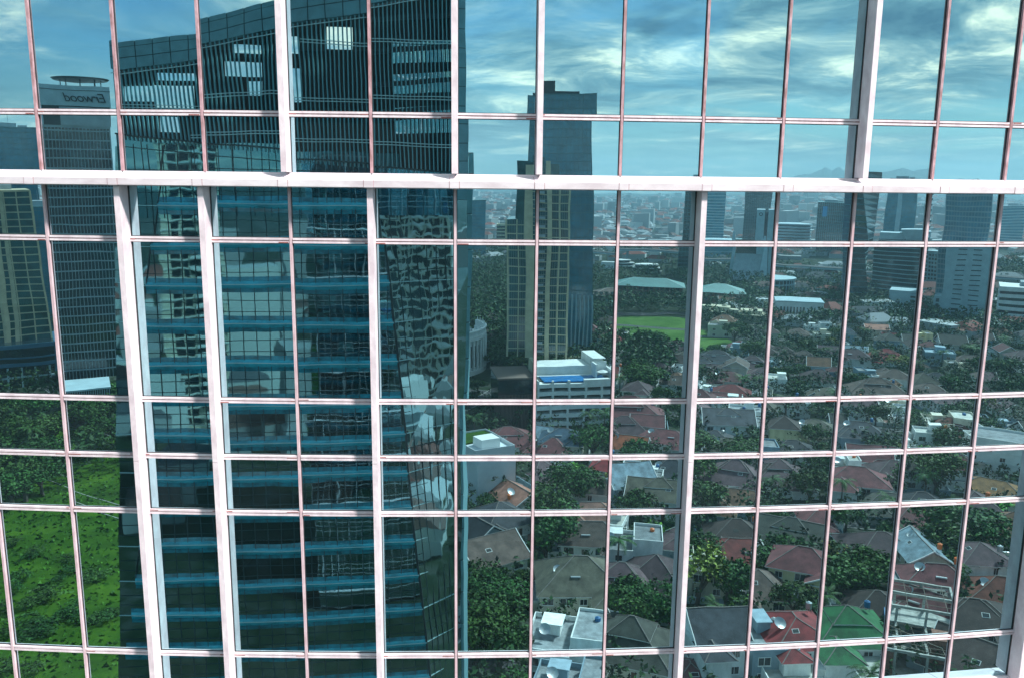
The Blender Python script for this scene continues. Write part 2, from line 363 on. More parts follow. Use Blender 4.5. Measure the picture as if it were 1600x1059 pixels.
WALL = {n: mat('wall_'+n, c, 0.85, var=0.16, nscale=0.6, rnd=0.14, stretch=(1, 1, 0.4)) for n, c in dict(white=(0.76, 0.77, 0.74), cream=(0.60, 0.56, 0.44), bluegrey=(0.26, 0.36, 0.42), yellow=(0.66, 0.58, 0.34), pale_blue=(0.42, 0.55, 0.60)).items()}
M_WHITE = mat('white_paint', (0.78, 0.78, 0.75), 0.6, var=0.08)
M_RIDGE = mat('ridge_mortar', (0.19, 0.165, 0.15), 0.9, var=0.3, nscale=3)
M_GLASS = mat('window_glass', (0.02, 0.03, 0.035), 0.08, spec=0.8)
M_DOOR = mat('door_wood', (0.12, 0.06, 0.03), 0.6)
M_METAL = mat('galvanised', (0.45, 0.47, 0.48), 0.4, 0.6)
M_ORANGE = mat('orange_plastic', (0.75, 0.16, 0.03), 0.45)
M_CONC = mat('raw_concrete', (0.36, 0.36, 0.33), 0.95, var=0.3, nscale=0.9)
M_BLUE = mat('blue_paint', (0.02, 0.13, 0.30), 0.6, var=0.3)
M_BRICK = mat('brick', (0.22, 0.10, 0.07), 0.9, var=0.35, nscale=3)

# ------------------------------------------------------------------ house kit (window, skylight, dish, tank are built once and copied)
def proto(o): COL.objects.unlink(o); return o
def mk_window(wd, ht):
    b = MB(); b.box(-wd/2, 0.0, 0, wd/2, 0.05, ht, 1)
    for x0, x1, z0, z1 in ((-wd/2-.08, -wd/2, -.08, ht+.08), (wd/2, wd/2+.08, -.08, ht+.08), (-wd/2, wd/2, -.08, 0), (-wd/2, wd/2, ht, ht+.08), (-.04, .04, 0, ht)): b.box(x0, 0, z0, x1, 0.09, z1, 0)
    b.box(-wd/2-.15, 0, -.18, wd/2+.15, 0.18, -.08, 0)
    return proto(b.build('window', [M_WHITE, M_GLASS]))
P_WIN = [mk_window(1.5, 1.3), mk_window(2.2, 1.5), mk_window(1.0, 1.5)]
b = MB(); b.box(-.5, 0, 0, .5, .06, 2.1); b.box(-.6, 0, 0, -.5, .1, 2.2, 1); b.box(.5, 0, 0, .6, .1, 2.2, 1); b.box(-.6, 0, 2.1, .6, .1, 2.2, 1); P_DOOR = proto(b.build('door', [M_DOOR, M_WHITE]))
b = MB(); b.box(-.7, -.5, 0, .7, .5, .22, 0); b.box(-.6, -.4, .22, .6, .4, .26, 1); P_SKY = proto(b.build('skylight', [M_WHITE, M_GLASS]))
b = MB()
for i in range(16):
    for j in range(4):
        a0, a1 = i*math.pi/8, (i+1)*math.pi/8; r0, r1 = j*.28, (j+1)*.28; f = lambda r: .22*r*r
        b.add([(r0*math.cos(a0), r0*math.sin(a0), f(r0)), (r1*math.cos(a0), r1*math.sin(a0), f(r1)), (r1*math.cos(a1), r1*math.sin(a1), f(r1)), (r0*math.cos(a1), r0*math.sin(a1), f(r0))], [(0, 1, 2, 3)])
b.v = [tuple(Matrix.Rotation(R(-38), 3, 'X') @ Vector(v) + Vector((0, 0, 1.0))) for v in b.v]; b.tube((0, 0, 0), (0, 0, 1.0), .05); b.bar((0, 0.0, 1.0), (0, .5, 1.65), .03)
P_DISH = proto(b.build('satellite_dish', M_METAL, smooth=True))
def mk_tank(m):
    b = MB(); b.tube((0, 0, .8), (0, 0, 2.0), .55, n=12); b.tube((0, 0, 2.0), (0, 0, 2.25), .55, .15, n=12)
    for sx_ in (-.35, .35):
        for sy_ in (-.35, .35): b.bar((sx_, sy_, 0), (sx_, sy_, .8), .06, mi=1)
    return proto(b.build('water_tank', [m, M_METAL]))
P_TANK = [mk_tank(M_ORANGE), mk_tank(M_METAL), mk_tank(M_BLUE)]
b = MB(); b.box(-1.0, -.6, 0, 1.0, .6, .08, 1); b.tube((-1.05, .75, .2), (1.05, .75, .2), .24, n=10, mi=0); P_SOLAR = proto(b.build('solar_heater', [M_METAL, M_GLASS]))
b = MB(); b.box(-.4, -.15, 0, .4, .15, .6); b.tube((0, .16, .3), (0, .15, .3), .22, n=10, mi=1); P_AC = proto(b.build('air_conditioner', [M_WHITE, M_SEAL]))

def hip_roof(b, rb, x0, y0, x1, y1, z, pitch, ov=0.8, gable=False):
    x0 -= ov; y0 -= ov; x1 += ov; y1 += ov; w_, d_ = x1-x0, y1-y0; th = 0.16
    if w_ >= d_: hh = d_/2*pitch; e = 0 if gable else d_/2; A, B = (x0+e, (y0+y1)/2), (x1-e, (y0+y1)/2)
    else: hh = w_/2*pitch; e = 0 if gable else w_/2; A, B = ((x0+x1)/2, y0+e), ((x0+x1)/2, y1-e)
    zt = z+hh
    c = [(x0, y0, z), (x1, y0, z), (x1, y1, z), (x0, y1, z)]; ra, rb_ = (*A, zt), (*B, zt)
    if w_ >= d_: fs = [(0, 1, 5, 4), (2, 3, 4, 5), (1, 2, 5), (3, 0, 4)]
    else: fs = [(1, 2, 5, 4), (3, 0, 4, 5), (0, 1, 4), (2, 3, 5)]
    if gable:
        b.add(c+[ra, rb_], fs[:2], 0)
        ins = ov
        if w_ >= d_: g = [((x0+ins, y0+ov, z), (x0+ins, y1-ov, z), (x0+ins, A[1], zt-ov*pitch)), ((x1-ins, y0+ov, z), (x1-ins, y1-ov, z), (x1-ins, A[1], zt-ov*pitch))]
        else: g = [((x0+ov, y0+ins, z), (x1-ov, y0+ins, z), (A[0], y0+ins, zt-ov*pitch)), ((x0+ov, y1-ins, z), (x1-ov, y1-ins, z), (A[0], y1-ins, zt-ov*pitch))]
        for t in g: b.add(t, [(0, 1, 2)], 2)
        # white verge boards
        for p in ((0, ra), (3, ra), (1, rb_), (2, rb_)) if w_ >= d_ else ((0, ra), (1, ra), (2, rb_), (3, rb_)): b.bar(c[p[0]], p[1], 0.16, 0.28, 1)
    else: b.add(c+[ra, rb_], fs, 0)
    b.add([(x, y, z-th) for x, y, _ in c], [(0, 1, 2, 3)], 1)
    for i in range(4):
        j = (i+1) % 4; b.add([c[i], c[j], (c[j][0], c[j][1], z-th), (c[i][0], c[i][1], z-th)], [(0, 1, 2, 3)], 1)
    rb.bar(ra, rb_, 0.20, 0.14)
    if not gable:
        ends = ((0, ra), (3, ra), (1, rb_), (2, rb_)) if w_ >= d_ else ((0, ra), (1, ra), (2, rb_), (3, rb_))
        for i, q in ends: rb.bar(c[i], q, 0.17, 0.12)
    return zt
hr = random.Random(77)
def parapet(b, x0, y0, x1, y1, z, h=0.9, t=0.18, mi=0):
    b.box(x0, y0, z, x1, y0+t, z+h, mi); b.box(x0, y1-t, z, x1, y1, z+h, mi); b.box(x0, y0+t, z, x0+t, y1-t, z+h, mi); b.box(x1-t, y0+t, z, x1, y1-t, z+h, mi)
def house(x, y, rz, w_, d_, st, kd, rc, wc, label, extras=True):
    t = thing('house', label, 'house', (x, y, 0), R(rz), 'houses of the low neighbourhood seen in the glass')
    rr = random.Random(int(abs(x*131+y*17))); H_ = 3.1*st; wm, rm = WALL[wc], ROOF[rc]
    X, Y = w_/2, d_/2; wl = MB(); faces = []
    flat = kd in ('terrace', 'flat')
    if kd == 'flat':
        wl.box(-X, -Y, 0, X, Y, H_); parapet(wl, -X, -Y, X, Y, H_, 0.8)
        rf = MB(); rf.box(-X+.18, -Y+.18, H_, X-.18, Y-.18, H_+.04)
        rf.box(-X*.2, -Y+.4, H_+.04, X*.4, -Y*.2, H_+2.4, 1); rf.box(-X*.2-.3, -Y+.25, H_+2.4, X*.4+.3, -Y*.2+.3, H_+2.55, 1)
        rf.build('roof', [rm, wm], t)
    elif kd == 'terrace':
        s_ = rr.choice((-1, 1)); xs = X*0.15*s_
        lo = (-X, xs) if s_ > 0 else (xs, X); hi = (xs, X) if s_ > 0 else (-X, xs)
        wl.box(lo[0], -Y, 0, lo[1], Y, H_-1.0); parapet(wl, lo[0], -Y, lo[1], Y, H_-1.0, 1.0)
        wl.box(hi[0], -Y, 0, hi[1], Y*.7, H_+1.4); parapet(wl, hi[0], -Y, hi[1], Y*.7, H_+1.4, .6)
        wl.box(hi[0]+.3, Y*.7, 0, hi[1]-.3, Y, H_-2.2)
        rf = MB(); rf.box(lo[0]+.18, -Y+.18, H_-1, lo[1]-.18, Y-.18, H_-.96); rf.box(hi[0]+.18, -Y+.18, H_+1.4, hi[1]-.18, Y*.7-.18, H_+1.44)
        cxm = (lo[0]+lo[1])/2; rf.box(cxm-1.6, -Y*.6, H_-.96, cxm+1.6, -Y*.1, H_+1.3, 1); rf.box(cxm-2, -Y*.65, H_+1.3, cxm+2, 0, H_+1.45, 1)
        rf.build('roof', [rm, wm], t)
    else:
        wl.box(-X, -Y, 0, X, Y, H_)
        rf, rd = MB(), MB(); pitch = rr.uniform(.5, .68)
        zt = hip_roof(rf, rd, -X, -Y, X, Y, H_, pitch, .8, kd == 'gable')
        if kd in ('hip', 'porch') or rr.random() < .3:
            s_ = rr.choice((-1, 1)); ww = w_*rr.uniform(.34, .46); xa = (-X if s_ < 0 else X-ww); dd = d_*rr.uniform(.22, .4)
            h2 = H_-(0.35 if kd != 'porch' else 0.9)
            wl.box(xa, Y, 0, xa+ww, Y+dd, h2)
            hip_roof(rf, rd, xa, Y-dd*.9, xa+ww, Y+dd, h2, pitch*.95, .7, kd == 'porch')
        if w_*d_ > 190 and rr.random() < .6:   # raised upper hip
            hip_roof(rf, rd, -X*.45, -Y*.45, X*.45, Y*.45, zt-1.6, pitch*1.1, .3)
            wl.box(-X*.42, -Y*.42, zt-2.6, X*.42, Y*.42, zt-1.6)
        ro = rf.build('roof', [rm, M_WHITE, wm], t); rd.build('ridge', M_RIDGE, ro)
        if rr.random() < .45:
            zc = H_+(Y+.8)*pitch*.5; o = inst(P_SKY, ro, (rr.uniform(-X*.35, X*.35), Y*.5, zc)); o.rotation_euler = (-math.atan(pitch), 0, 0)
        elif rr.random() < .25:
            zc = H_+(Y+.8)*pitch*.5; o = inst(P_SOLAR, t, (rr.uniform(-X*.3, X*.3), Y*.5, zc+.1)); o.rotation_euler = (-math.atan(pitch), 0, 0)
    if not flat and rr.random() < .6:   # flat-roofed side wing with a white parapet
        s_ = rr.choice((-1, 1)); ax0, ax1 = (X, X+rr.uniform(2.2, 4.0)) if s_ > 0 else (-X-rr.uniform(2.2, 4.0), -X); ah = rr.choice((2.9, 2.9, H_-.6)) if st > 1 else 2.6
        ay0 = -Y*rr.uniform(.5, 1); ay1 = Y*rr.uniform(.6, 1.1); an = MB(); an.box(ax0, ay0, 0, ax1, ay1, ah, 0); parapet(an, ax0, ay0, ax1, ay1, ah, .55, .16, 1); an.box(ax0+.2, ay0+.2, ah, ax1-.2, ay1-.2, ah+.03, 2)
        if rr.random() < .5: an.box(ax0+.4, ay0+.5, ah, ax0+1.5, ay0+1.6, ah+1.0, 1)
        an.build('side_wing', [wm, M_WHITE, ROOF['flat_grey']], t)
    elif rr.random() < .5:   # lean-to or carport
        s_ = rr.choice((-1, 1)); cp = MB(); x0 = s_*X; x1 = s_*(X+3.0); a_, b_ = min(x0, x1), max(x0, x1)
        cp.add([(a_, -Y*.6, 2.9 if s_ < 0 else 2.5), (b_, -Y*.6, 2.9 if s_ > 0 else 2.5), (b_, Y*.6, 2.9 if s_ > 0 else 2.5), (a_, Y*.6, 2.9 if s_ < 0 else 2.5), (a_, -Y*.6, 2.75), (b_, -Y*.6, 2.75), (b_, Y*.6, 2.75), (a_, Y*.6, 2.75)], [(0, 1, 2, 3), (4, 5, 6, 7), (0, 1, 5, 4), (2, 3, 7, 6)])
        for yy in (-Y*.55, Y*.55): cp.bar((s_*(X+2.8), yy, 0), (s_*(X+2.8), yy, 2.75), .15)
        cp.build('carport', rr.choice((M_METAL, ROOF['rust_brown'], ROOF['flat_pale'], M_WHITE)), t)
    wl.build('wall', wm, t)
    far_ = math.hypot(x, y) > 380
    nf = max(2, int(w_/3.6)) if not far_ else 2
    for s in range(st):
        zz_ = 0.9+3.1*s
        if flat and kd == 'terrace' and s == st-1 and st > 1: zz_ -= .3
        for i in range(nf):
            xx = -X+w_*(i+.5)/nf
            if s == 0 and i == nf//2 and not far_: inst(P_DOOR, t, (xx, Y+.01, 0)); continue
            inst(P_WIN[rr.randrange(2)], t, (xx, Y+.01, zz_))
        if not far_:
            for sd_ in (-1, 1): inst(P_WIN[2], t, (sd_*(X+.01), rr.uniform(-Y*.4, Y*.4), zz_), -sd_*math.pi/2)
    if not far_:
        if rr.random() < .36: inst(P_TANK[rr.randrange(3)], t, ((X*.7), -Y*.5, H_+(.05 if flat else 2.0)))
        if rr.random() < .34: inst(P_DISH, t, (-X*.55, Y*.2, H_+(.05 if flat else 1.6)), rr.uniform(-.5, .5))
        if rr.random() < .5: inst(P_AC, t, (X*.5, Y+.16, 2.4))
        if rr.random() < .65:  # plot wall
            gw = MB(); gx, gy = X+2.2, Y+3.4
            for (a1, b1, a2, b2) in ((-gx, gy, gx*.2, gy), (gx*.55, gy, gx, gy), (-gx, -gy, -gx, gy), (gx, -gy, gx, gy)): gw.bar((a1, b1, .9), (a2, b2, .9), .18, 1.8)
            gw.build('garden_wall', rr.choice((WALL['white'], WALL['bluegrey'], M_CONC)), t)
            pv = MB(); pv.box(-X*.2, Y, .06, X, gy-.1, .10); pv.build('paved_yard', rr.choice((G_PAVE, M_CONC, ROOF['terracotta_brown'])), t)
    return t
HOUSES = [
(21.1, -116.9, 17.4, 14.0, 10.0, 2, 'terrace', 'flat_grey', 'bluegrey', 'blue-grey house, grey flat roof terrace, eighth row down, seventh pane from right'),
(64.8, -101.3, 20.2, 14.0, 9.8, 2, 'hip', 'charcoal', 'white', 'white house, charcoal hip roof, eighth row down, fifth pane from right'),
(50.5, -119.2, 6.4, 9.0, 10.0, 1, 'hip', 'maroon', 'bluegrey', 'blue-grey house, maroon hip roof, eighth row down, fifth pane from right'),
(57.5, -117.3, 2.3, 8.0, 9.0, 1, 'flat', 'flat_grey', 'bluegrey', 'blue-grey box house, grey flat roof, eighth row down, fifth pane from right'),
(21.9, -130.1, 16.9, 15.0, 13.0, 2, 'terrace', 'flat_grey', 'white', 'white house, grey flat roof terrace, seventh row down, seventh pane from right'),
(39.1, -130.0, 27.6, 17.0, 15.0, 1, 'hip', 'dark_olive', 'cream', 'cream house, dark olive hip roof, seventh row down, sixth pane from right'),
(73.1, -114.7, 8.3, 12.0, 10.0, 1, 'flat', 'flat_pale', 'white', 'white box house, pale flat roof, eighth row down, fourth pane from right'),
(58.3, -123.7, 1.5, 13.0, 13.0, 3, 'gable', 'charcoal', 'white', 'white house, charcoal gable roof, seventh row down, fifth pane from right'),
(85.6, -110.4, 13.4, 16.0, 12.0, 1, 'terrace', 'flat_pale', 'white', 'white house, pale flat roof terrace, eighth row down, third pane from right'),
(70.6, -122.1, 6.1, 9.0, 13.0, 2, 'flat', 'flat_grey', 'bluegrey', 'blue-grey box house, grey flat roof, seventh row down, fourth pane from right'),
(54.4, -133.4, 0.8, 10.0, 12.0, 1, 'gable', 'maroon', 'cream', 'cream house, maroon gable roof, seventh row down, fifth pane from right'),
(0.5, -145.3, 0.3, 6.0, 8.0, 1, 'gable', 'orange', 'white', 'white house, orange gable roof, seventh row down, seventh pane from left'),
(77.2, -123.4, 6.0, 12.0, 14.0, 2, 'hip', 'red', 'white', 'white house, red hip roof, seventh row down, fourth pane from right'),
(91.9, -121.0, 13.1, 15.0, 14.0, 2, 'hip', 'green', 'white', 'white house, green hip roof, seventh row down, third pane from right'),
(27.7, -152.0, 3.7, 18.0, 15.0, 2, 'hip', 'olive', 'cream', 'cream house, olive hip roof, seventh row down, seventh pane from right'),
(117.8, -100.9, 58.8, 24.0, 16.0, 1, 'gable', 'dark_brown', 'bluegrey', 'blue-grey house, dark brown gable roof, eighth row down, first pane from right'),
(43.5, -155.6, 20.7, 17.0, 14.0, 1, 'hip', 'purple_brown', 'cream', 'left cream house, purple-brown hip roof, seventh row down, sixth pane from right'),
(51.7, -157.6, 23.1, 15.0, 15.0, 1, 'hip', 'purple_brown', 'cream', 'right cream house, purple-brown hip roof, seventh row down, sixth pane from right'),
(116.4, -120.6, 59.7, 13.0, 11.0, 2, 'gable', 'maroon', 'white', 'white house, maroon gable roof, seventh row down, second pane from right'),
(3.8, -167.6, -28.7, 13.0, 13.0, 2, 'gable', 'brown', 'cream', 'cream house, brown gable roof, seventh row down, seventh pane from left'),
(81.5, -147.5, 17.4, 12.0, 12.0, 1, 'hip', 'brown', 'cream', 'cream house, brown hip roof, seventh row down, fourth pane from right'),
(106.5, -132.3, 18.8, 13.0, 12.0, 1, 'hip', 'dark_brown', 'white', 'white house, dark brown hip roof, seventh row down, third pane from right'),
(127.6, -112.6, 32.2, 16.0, 12.0, 2, 'hip', 'dark_brown', 'cream', 'cream house, dark brown hip roof, seventh row down, first pane from right'),
(66.5, -158.3, 19.0, 13.0, 9.2, 2, 'terrace', 'flat_pale', 'cream', 'cream house, pale flat roof terrace, seventh row down, fifth pane from right'),
(-6.9, -173.4, 108.7, 9.4, 9.1, 1, 'terrace', 'flat_grey', 'cream', 'cream house, grey flat roof terrace, seventh row down, seventh pane from left'),
(33.7, -173.2, 5.4, 15.0, 10.0, 2, 'hip', 'brown', 'white', 'white house, brown hip roof, seventh row down, seventh pane from right'),
(48.8, -171.2, 15.1, 16.0, 12.0, 2, 'terrace', 'flat_grey', 'white', 'white house, grey flat roof terrace, seventh row down, sixth pane from right'),
(94.6, -151.0, 35.4, 14.0, 11.0, 2, 'porch', 'maroon', 'yellow', 'yellow house, maroon roof with porch gable, seventh row down, fourth pane from right'),
(126.9, -131.2, 24.3, 13.3, 8.8, 2, 'hip', 'maroon', 'white', 'lower white house, maroon hip roof, seventh row down, second pane from right'),
(1.4, -185.5, -34.5, 12.0, 13.0, 1, 'gable', 'charcoal', 'bluegrey', 'blue-grey house, charcoal gable roof, seventh row down, seventh pane from left'),
(64.6, -174.3, 202.2, 11.2, 9.3, 1, 'porch', 'purple_brown', 'bluegrey', 'blue-grey house, purple-brown roof with porch gable, seventh row down, fifth pane from right'),
(81.0, -168.5, 14.4, 17.0, 12.0, 1, 'hip', 'red_brown', 'white', 'white house, reddish brown hip roof, seventh row down, fifth pane from right'),
(146.0, -123.8, 33.6, 13.0, 11.0, 1, 'hip', 'rust', 'white', 'white house, rust hip roof, seventh row down, first pane from right'),
(46.7, -186.0, 24.9, 10.1, 9.6, 2, 'terrace', 'flat_pale', 'white', 'white house, pale flat roof terrace, seventh row down, sixth pane from right'),
(133.2, -143.7, 108.3, 13.0, 8.9, 2, 'gable', 'pale_blue', 'cream', 'cream house, pale blue gable roof, seventh row down, second pane from right'),
(7.7, -195.8, -27.8, 15.0, 14.0, 1, 'hip', 'charcoal', 'white', 'white house, charcoal hip roof, sixth row down, seventh pane from left'),
(84.0, -178.2, 14.0, 14.0, 12.0, 1, 'hip', 'dark_brown', 'white', 'white house, dark brown hip roof, seventh row down, fifth pane from right'),
(37.9, -194.2, 5.5, 14.0, 9.0, 1, 'hip', 'terracotta_brown', 'white', 'white house, terracotta-brown hip roof, sixth row down, seventh pane from right'),
(103.0, -172.4, 37.5, 19.0, 14.0, 1, 'gable', 'dark_olive', 'white', 'white house, dark olive gable roof, seventh row down, fourth pane from right'),
(151.3, -135.6, 111.1, 10.8, 10.8, 2, 'hip', 'purple_brown', 'white', 'white house, purple-brown hip roof, seventh row down, first pane from right'),
(126.3, -159.2, 11.7, 17.0, 15.0, 1, 'hip', 'purple_brown', 'white', 'white house, purple-brown hip roof, seventh row down, third pane from right'),
(42.3, -204.7, 111.3, 9.5, 10.4, 2, 'hip', 'brown', 'white', 'white house, brown hip roof, sixth row down, seventh pane from right'),
(13.5, -209.6, -28.5, 11.0, 13.0, 1, 'gable', 'salmon', 'cream', 'cream house, salmon gable roof, sixth row down, seventh pane from left'),
(163.4, -133.4, 118.9, 10.3, 9.9, 1, 'flat', 'flat_grey', 'cream', 'cream box house, grey flat roof, seventh row down, first pane from right'),
(65.5, -203.6, 21.0, 17.0, 13.0, 2, 'gable', 'olive', 'white', 'white house, olive gable roof, sixth row down, sixth pane from right'),
(117.5, -180.8, 16.6, 14.0, 11.0, 1, 'hip', 'maroon', 'white', 'white house, maroon hip roof, sixth row down, fourth pane from right'),
(94.4, -198.0, 27.4, 17.0, 10.0, 1, 'hip', 'rust_brown', 'bluegrey', 'blue-grey house, rust-brown hip roof, sixth row down, fifth pane from right'),
(59.1, -215.8, -10.3, 13.0, 13.0, 2, 'gable', 'pale_blue', 'bluegrey', 'blue-grey house, pale blue gable roof, sixth row down, sixth pane from right'),
(88.3, -206.2, 22.2, 9.0, 9.0, 1, 'hip', 'brown', 'white', 'white house, brown hip roof, sixth row down, fifth pane from right'),
(151.7, -167.2, 20.6, 15.0, 11.0, 1, 'hip', 'maroon', 'white', 'upper white house, maroon hip roof, seventh row down, second pane from right'),
(27.8, -224.4, -23.2, 15.0, 16.0, 1, 'hip', 'purple_brown', 'white', 'white house, purple-brown hip roof, sixth row down, seventh pane from right'),
(48.9, -221.8, 200.6, 10.6, 9.9, 2, 'porch', 'red', 'white', 'white house, red roof with porch gable, sixth row down, seventh pane from right'),
(65.2, -220.9, 20.8, 12.0, 10.0, 2, 'terrace', 'flat_grey', 'white', 'white house, grey flat roof terrace, sixth row down, sixth pane from right'),
(178.6, -151.9, 52.9, 15.0, 14.0, 1, 'hip', 'rust_brown', 'cream', 'cream house, rust-brown hip roof, seventh row down, first pane from right'),
(147.5, -184.6, 22.2, 15.0, 11.0, 1, 'hip', 'dark_olive', 'bluegrey', 'blue-grey house, dark olive hip roof, sixth row down, third pane from right'),
(100.0, -215.7, 26.9, 18.0, 13.0, 1, 'hip', 'purple_brown', 'white', 'white house, purple-brown hip roof, sixth row down, fifth pane from right'),
(0.2, -240.0, 112.3, 11.8, 11.2, 1, 'gable', 'rust_brown', 'white', 'white house, rust-brown gable roof, sixth row down, seventh pane from left'),
(162.2, -178.1, 20.8, 12.0, 10.0, 1, 'hip', 'charcoal', 'bluegrey', 'blue-grey house, charcoal hip roof, sixth row down, second pane from right'),
(54.8, -234.6, 27.6, 11.7, 9.8, 1, 'hip', 'purple_brown', 'white', 'white house, purple-brown hip roof, sixth row down, sixth pane from right'),
(176.8, -164.0, 114.8, 10.6, 9.5, 2, 'hip', 'purple_brown', 'white', 'white house, purple-brown hip roof, sixth row down, first pane from right'),
(76.6, -228.8, 20.7, 14.0, 11.0, 1, 'hip', 'charcoal', 'white', 'white house, charcoal hip roof, sixth row down, sixth pane from right'),
(118.3, -210.9, 16.2, 13.0, 11.0, 1, 'hip', 'dark_brown', 'white', 'white house, dark brown hip roof, sixth row down, fourth pane from right'),
(120.4, -211.8, 16.5, 15.0, 15.0, 1, 'hip', 'purple_brown', 'white', 'white house, purple-brown hip roof, sixth row down, fourth pane from right'),
(144.7, -196.3, 27.1, 17.0, 12.0, 2, 'hip', 'maroon', 'white', 'white house, maroon hip roof, sixth row down, third pane from right'),
(35.7, -251.2, 17.8, 15.0, 14.0, 1, 'hip', 'maroon', 'white', 'white house, maroon hip roof, fifth row down, seventh pane from right'),
(90.5, -239.0, 120.0, 12.0, 9.2, 1, 'hip', 'salmon', 'cream', 'cream house, salmon hip roof, fifth row down, fifth pane from right'),
(120.8, -226.8, 18.9, 12.6, 11.0, 2, 'terrace', 'flat_grey', 'bluegrey', 'blue-grey house, grey flat roof terrace, fifth row down, fourth pane from right'),
(149.9, -210.3, 22.9, 9.2, 8.8, 2, 'terrace', 'flat_pale', 'white', 'white house, pale flat roof terrace, sixth row down, third pane from right'),
(39.3, -255.6, 13.4, 14.0, 11.0, 2, 'hip', 'slate_blue', 'cream', 'cream house, slate-blue hip roof, fifth row down, seventh pane from right'),
(68.7, -252.2, 22.7, 13.0, 10.0, 1, 'gable', 'orange', 'white', 'white house, orange gable roof, fifth row down, sixth pane from right'),
(195.1, -175.3, 56.5, 21.0, 14.0, 1, 'hip', 'moss_rust', 'white', 'white house, mossy orange hip roof, sixth row down, first pane from right'),
(107.9, -239.6, 28.4, 13.0, 11.0, 1, 'hip', 'olive', 'white', 'white house, olive hip roof, fifth row down, fifth pane from right'),
(164.8, -207.2, 17.2, 14.0, 12.0, 1, 'hip', 'purple_brown', 'white', 'white house, purple-brown hip roof, sixth row down, third pane from right'),
(177.1, -198.8, 20.5, 10.3, 10.6, 2, 'hip', 'dark_olive', 'white', 'white house, dark olive hip roof, sixth row down, second pane from right'),
(13.5, -266.0, -7.2, 21.0, 15.0, 1, 'hip', 'maroon', 'white', 'white house, maroon hip roof, fifth row down, seventh pane from left'),
(34.4, -266.6, 209.8, 11.8, 11.7, 1, 'gable', 'pale_blue', 'white', 'white house, pale blue gable roof, fifth row down, seventh pane from right'),
(136.4, -233.2, 17.3, 14.0, 11.0, 1, 'hip', 'charcoal', 'white', 'white house, charcoal hip roof, fifth row down, fourth pane from right'),
(83.9, -258.3, 21.4, 18.0, 12.0, 1, 'hip', 'maroon', 'white', 'white house, maroon hip roof, fifth row down, sixth pane from right'),
(107.9, -250.9, 116.6, 9.2, 10.4, 1, 'hip', 'charcoal', 'white', 'white house, charcoal hip roof, fifth row down, fifth pane from right'),
(189.9, -196.8, 112.9, 10.2, 11.8, 2, 'porch', 'maroon', 'white', 'white house, maroon roof with porch gable, sixth row down, second pane from right'),
(166.1, -221.9, 27.9, 14.0, 9.0, 1, 'gable', 'maroon', 'white', 'white house, maroon gable roof, fifth row down, third pane from right'),
(72.2, -270.0, 14.5, 17.0, 12.0, 1, 'hip', 'purple_brown', 'white', 'white house, purple-brown hip roof, fifth row down, sixth pane from right'),
(186.8, -213.1, 205.1, 12.0, 10.4, 1, 'terrace', 'flat_grey', 'cream', 'cream house, grey flat roof terrace, fifth row down, second pane from right'),
(116.6, -262.4, 15.2, 17.0, 14.0, 2, 'gable', 'charcoal', 'white', 'white house, charcoal gable roof, fifth row down, fifth pane from right'),
(142.4, -250.4, 204.6, 9.2, 9.0, 2, 'hip', 'dark_brown', 'yellow', 'yellow house, dark brown hip roof, fifth row down, fourth pane from right'),
(76.1, -279.3, 14.8, 24.0, 15.0, 2, 'porch', 'maroon', 'cream', 'cream house, maroon roof with porch gable, fifth row down, sixth pane from right'),
(171.7, -237.7, 20.2, 14.5, 8.7, 2, 'hip', 'charcoal', 'bluegrey', 'blue-grey house, charcoal hip roof, fifth row down, third pane from right'),
(156.2, -254.1, 22.6, 16.0, 12.0, 1, 'hip', 'olive', 'cream', 'cream house, olive hip roof, fifth row down, fourth pane from right'),
(-7.6, -300.2, 116.4, 11.1, 11.2, 1, 'flat', 'flat_grey', 'cream', 'cream box house, grey flat roof, fifth row down, seventh pane from left'),
(193.0, -230.6, 111.9, 13.4, 11.5, 1, 'terrace', 'flat_pale', 'white', 'white house, pale flat roof terrace, fifth row down, second pane from right'),
(128.8, -274.0, 24.4, 13.0, 9.0, 2, 'flat', 'flat_grey', 'white', 'right white box house, grey flat roof, fifth row down, fifth pane from right'),
(204.9, -226.0, 30.0, 13.1, 8.5, 2, 'flat', 'flat_pale', 'white', 'white box house, pale flat roof, fifth row down, second pane from right'),
(113.8, -285.7, 112.3, 14.8, 9.8, 1, 'hip', 'purple_brown', 'cream', 'cream house, purple-brown hip roof, fifth row down, fifth pane from right'),
(143.2, -273.9, 26.3, 13.9, 9.4, 2, 'porch', 'olive', 'cream', 'cream house, olive roof with porch gable, fifth row down, fourth pane from right'),
(172.5, -258.6, 20.5, 13.3, 9.1, 1, 'gable', 'dark_olive', 'bluegrey', 'blue-grey house, dark olive gable roof, fifth row down, third pane from right'),
(222.2, -219.0, 22.2, 14.8, 10.8, 2, 'terrace', 'flat_pale', 'white', 'white house, pale flat roof terrace, fifth row down, first pane from right'),
(-12.4, -320.5, 19.4, 14.5, 8.5, 2, 'gable', 'brown', 'white', 'white house, brown gable roof, fourth row down, sixth pane from left'),
(129.6, -294.0, 24.3, 11.0, 9.7, 2, 'flat', 'flat_grey', 'white', 'left white box house, grey flat roof, fifth row down, fifth pane from right'),
(220.5, -236.7, 27.8, 16.0, 12.0, 1, 'hip', 'rust', 'white', 'white house, rust hip roof, fifth row down, second pane from right'),
(119.5, -301.9, 24.5, 13.0, 10.7, 2, 'hip', 'maroon', 'bluegrey', 'lower blue-grey house, maroon hip roof, fourth row down, fifth pane from right'),
(221.7, -238.6, 29.7, 17.0, 13.0, 2, 'terrace', 'flat_pale', 'cream', 'cream house, pale flat roof terrace, fifth row down, second pane from right'),
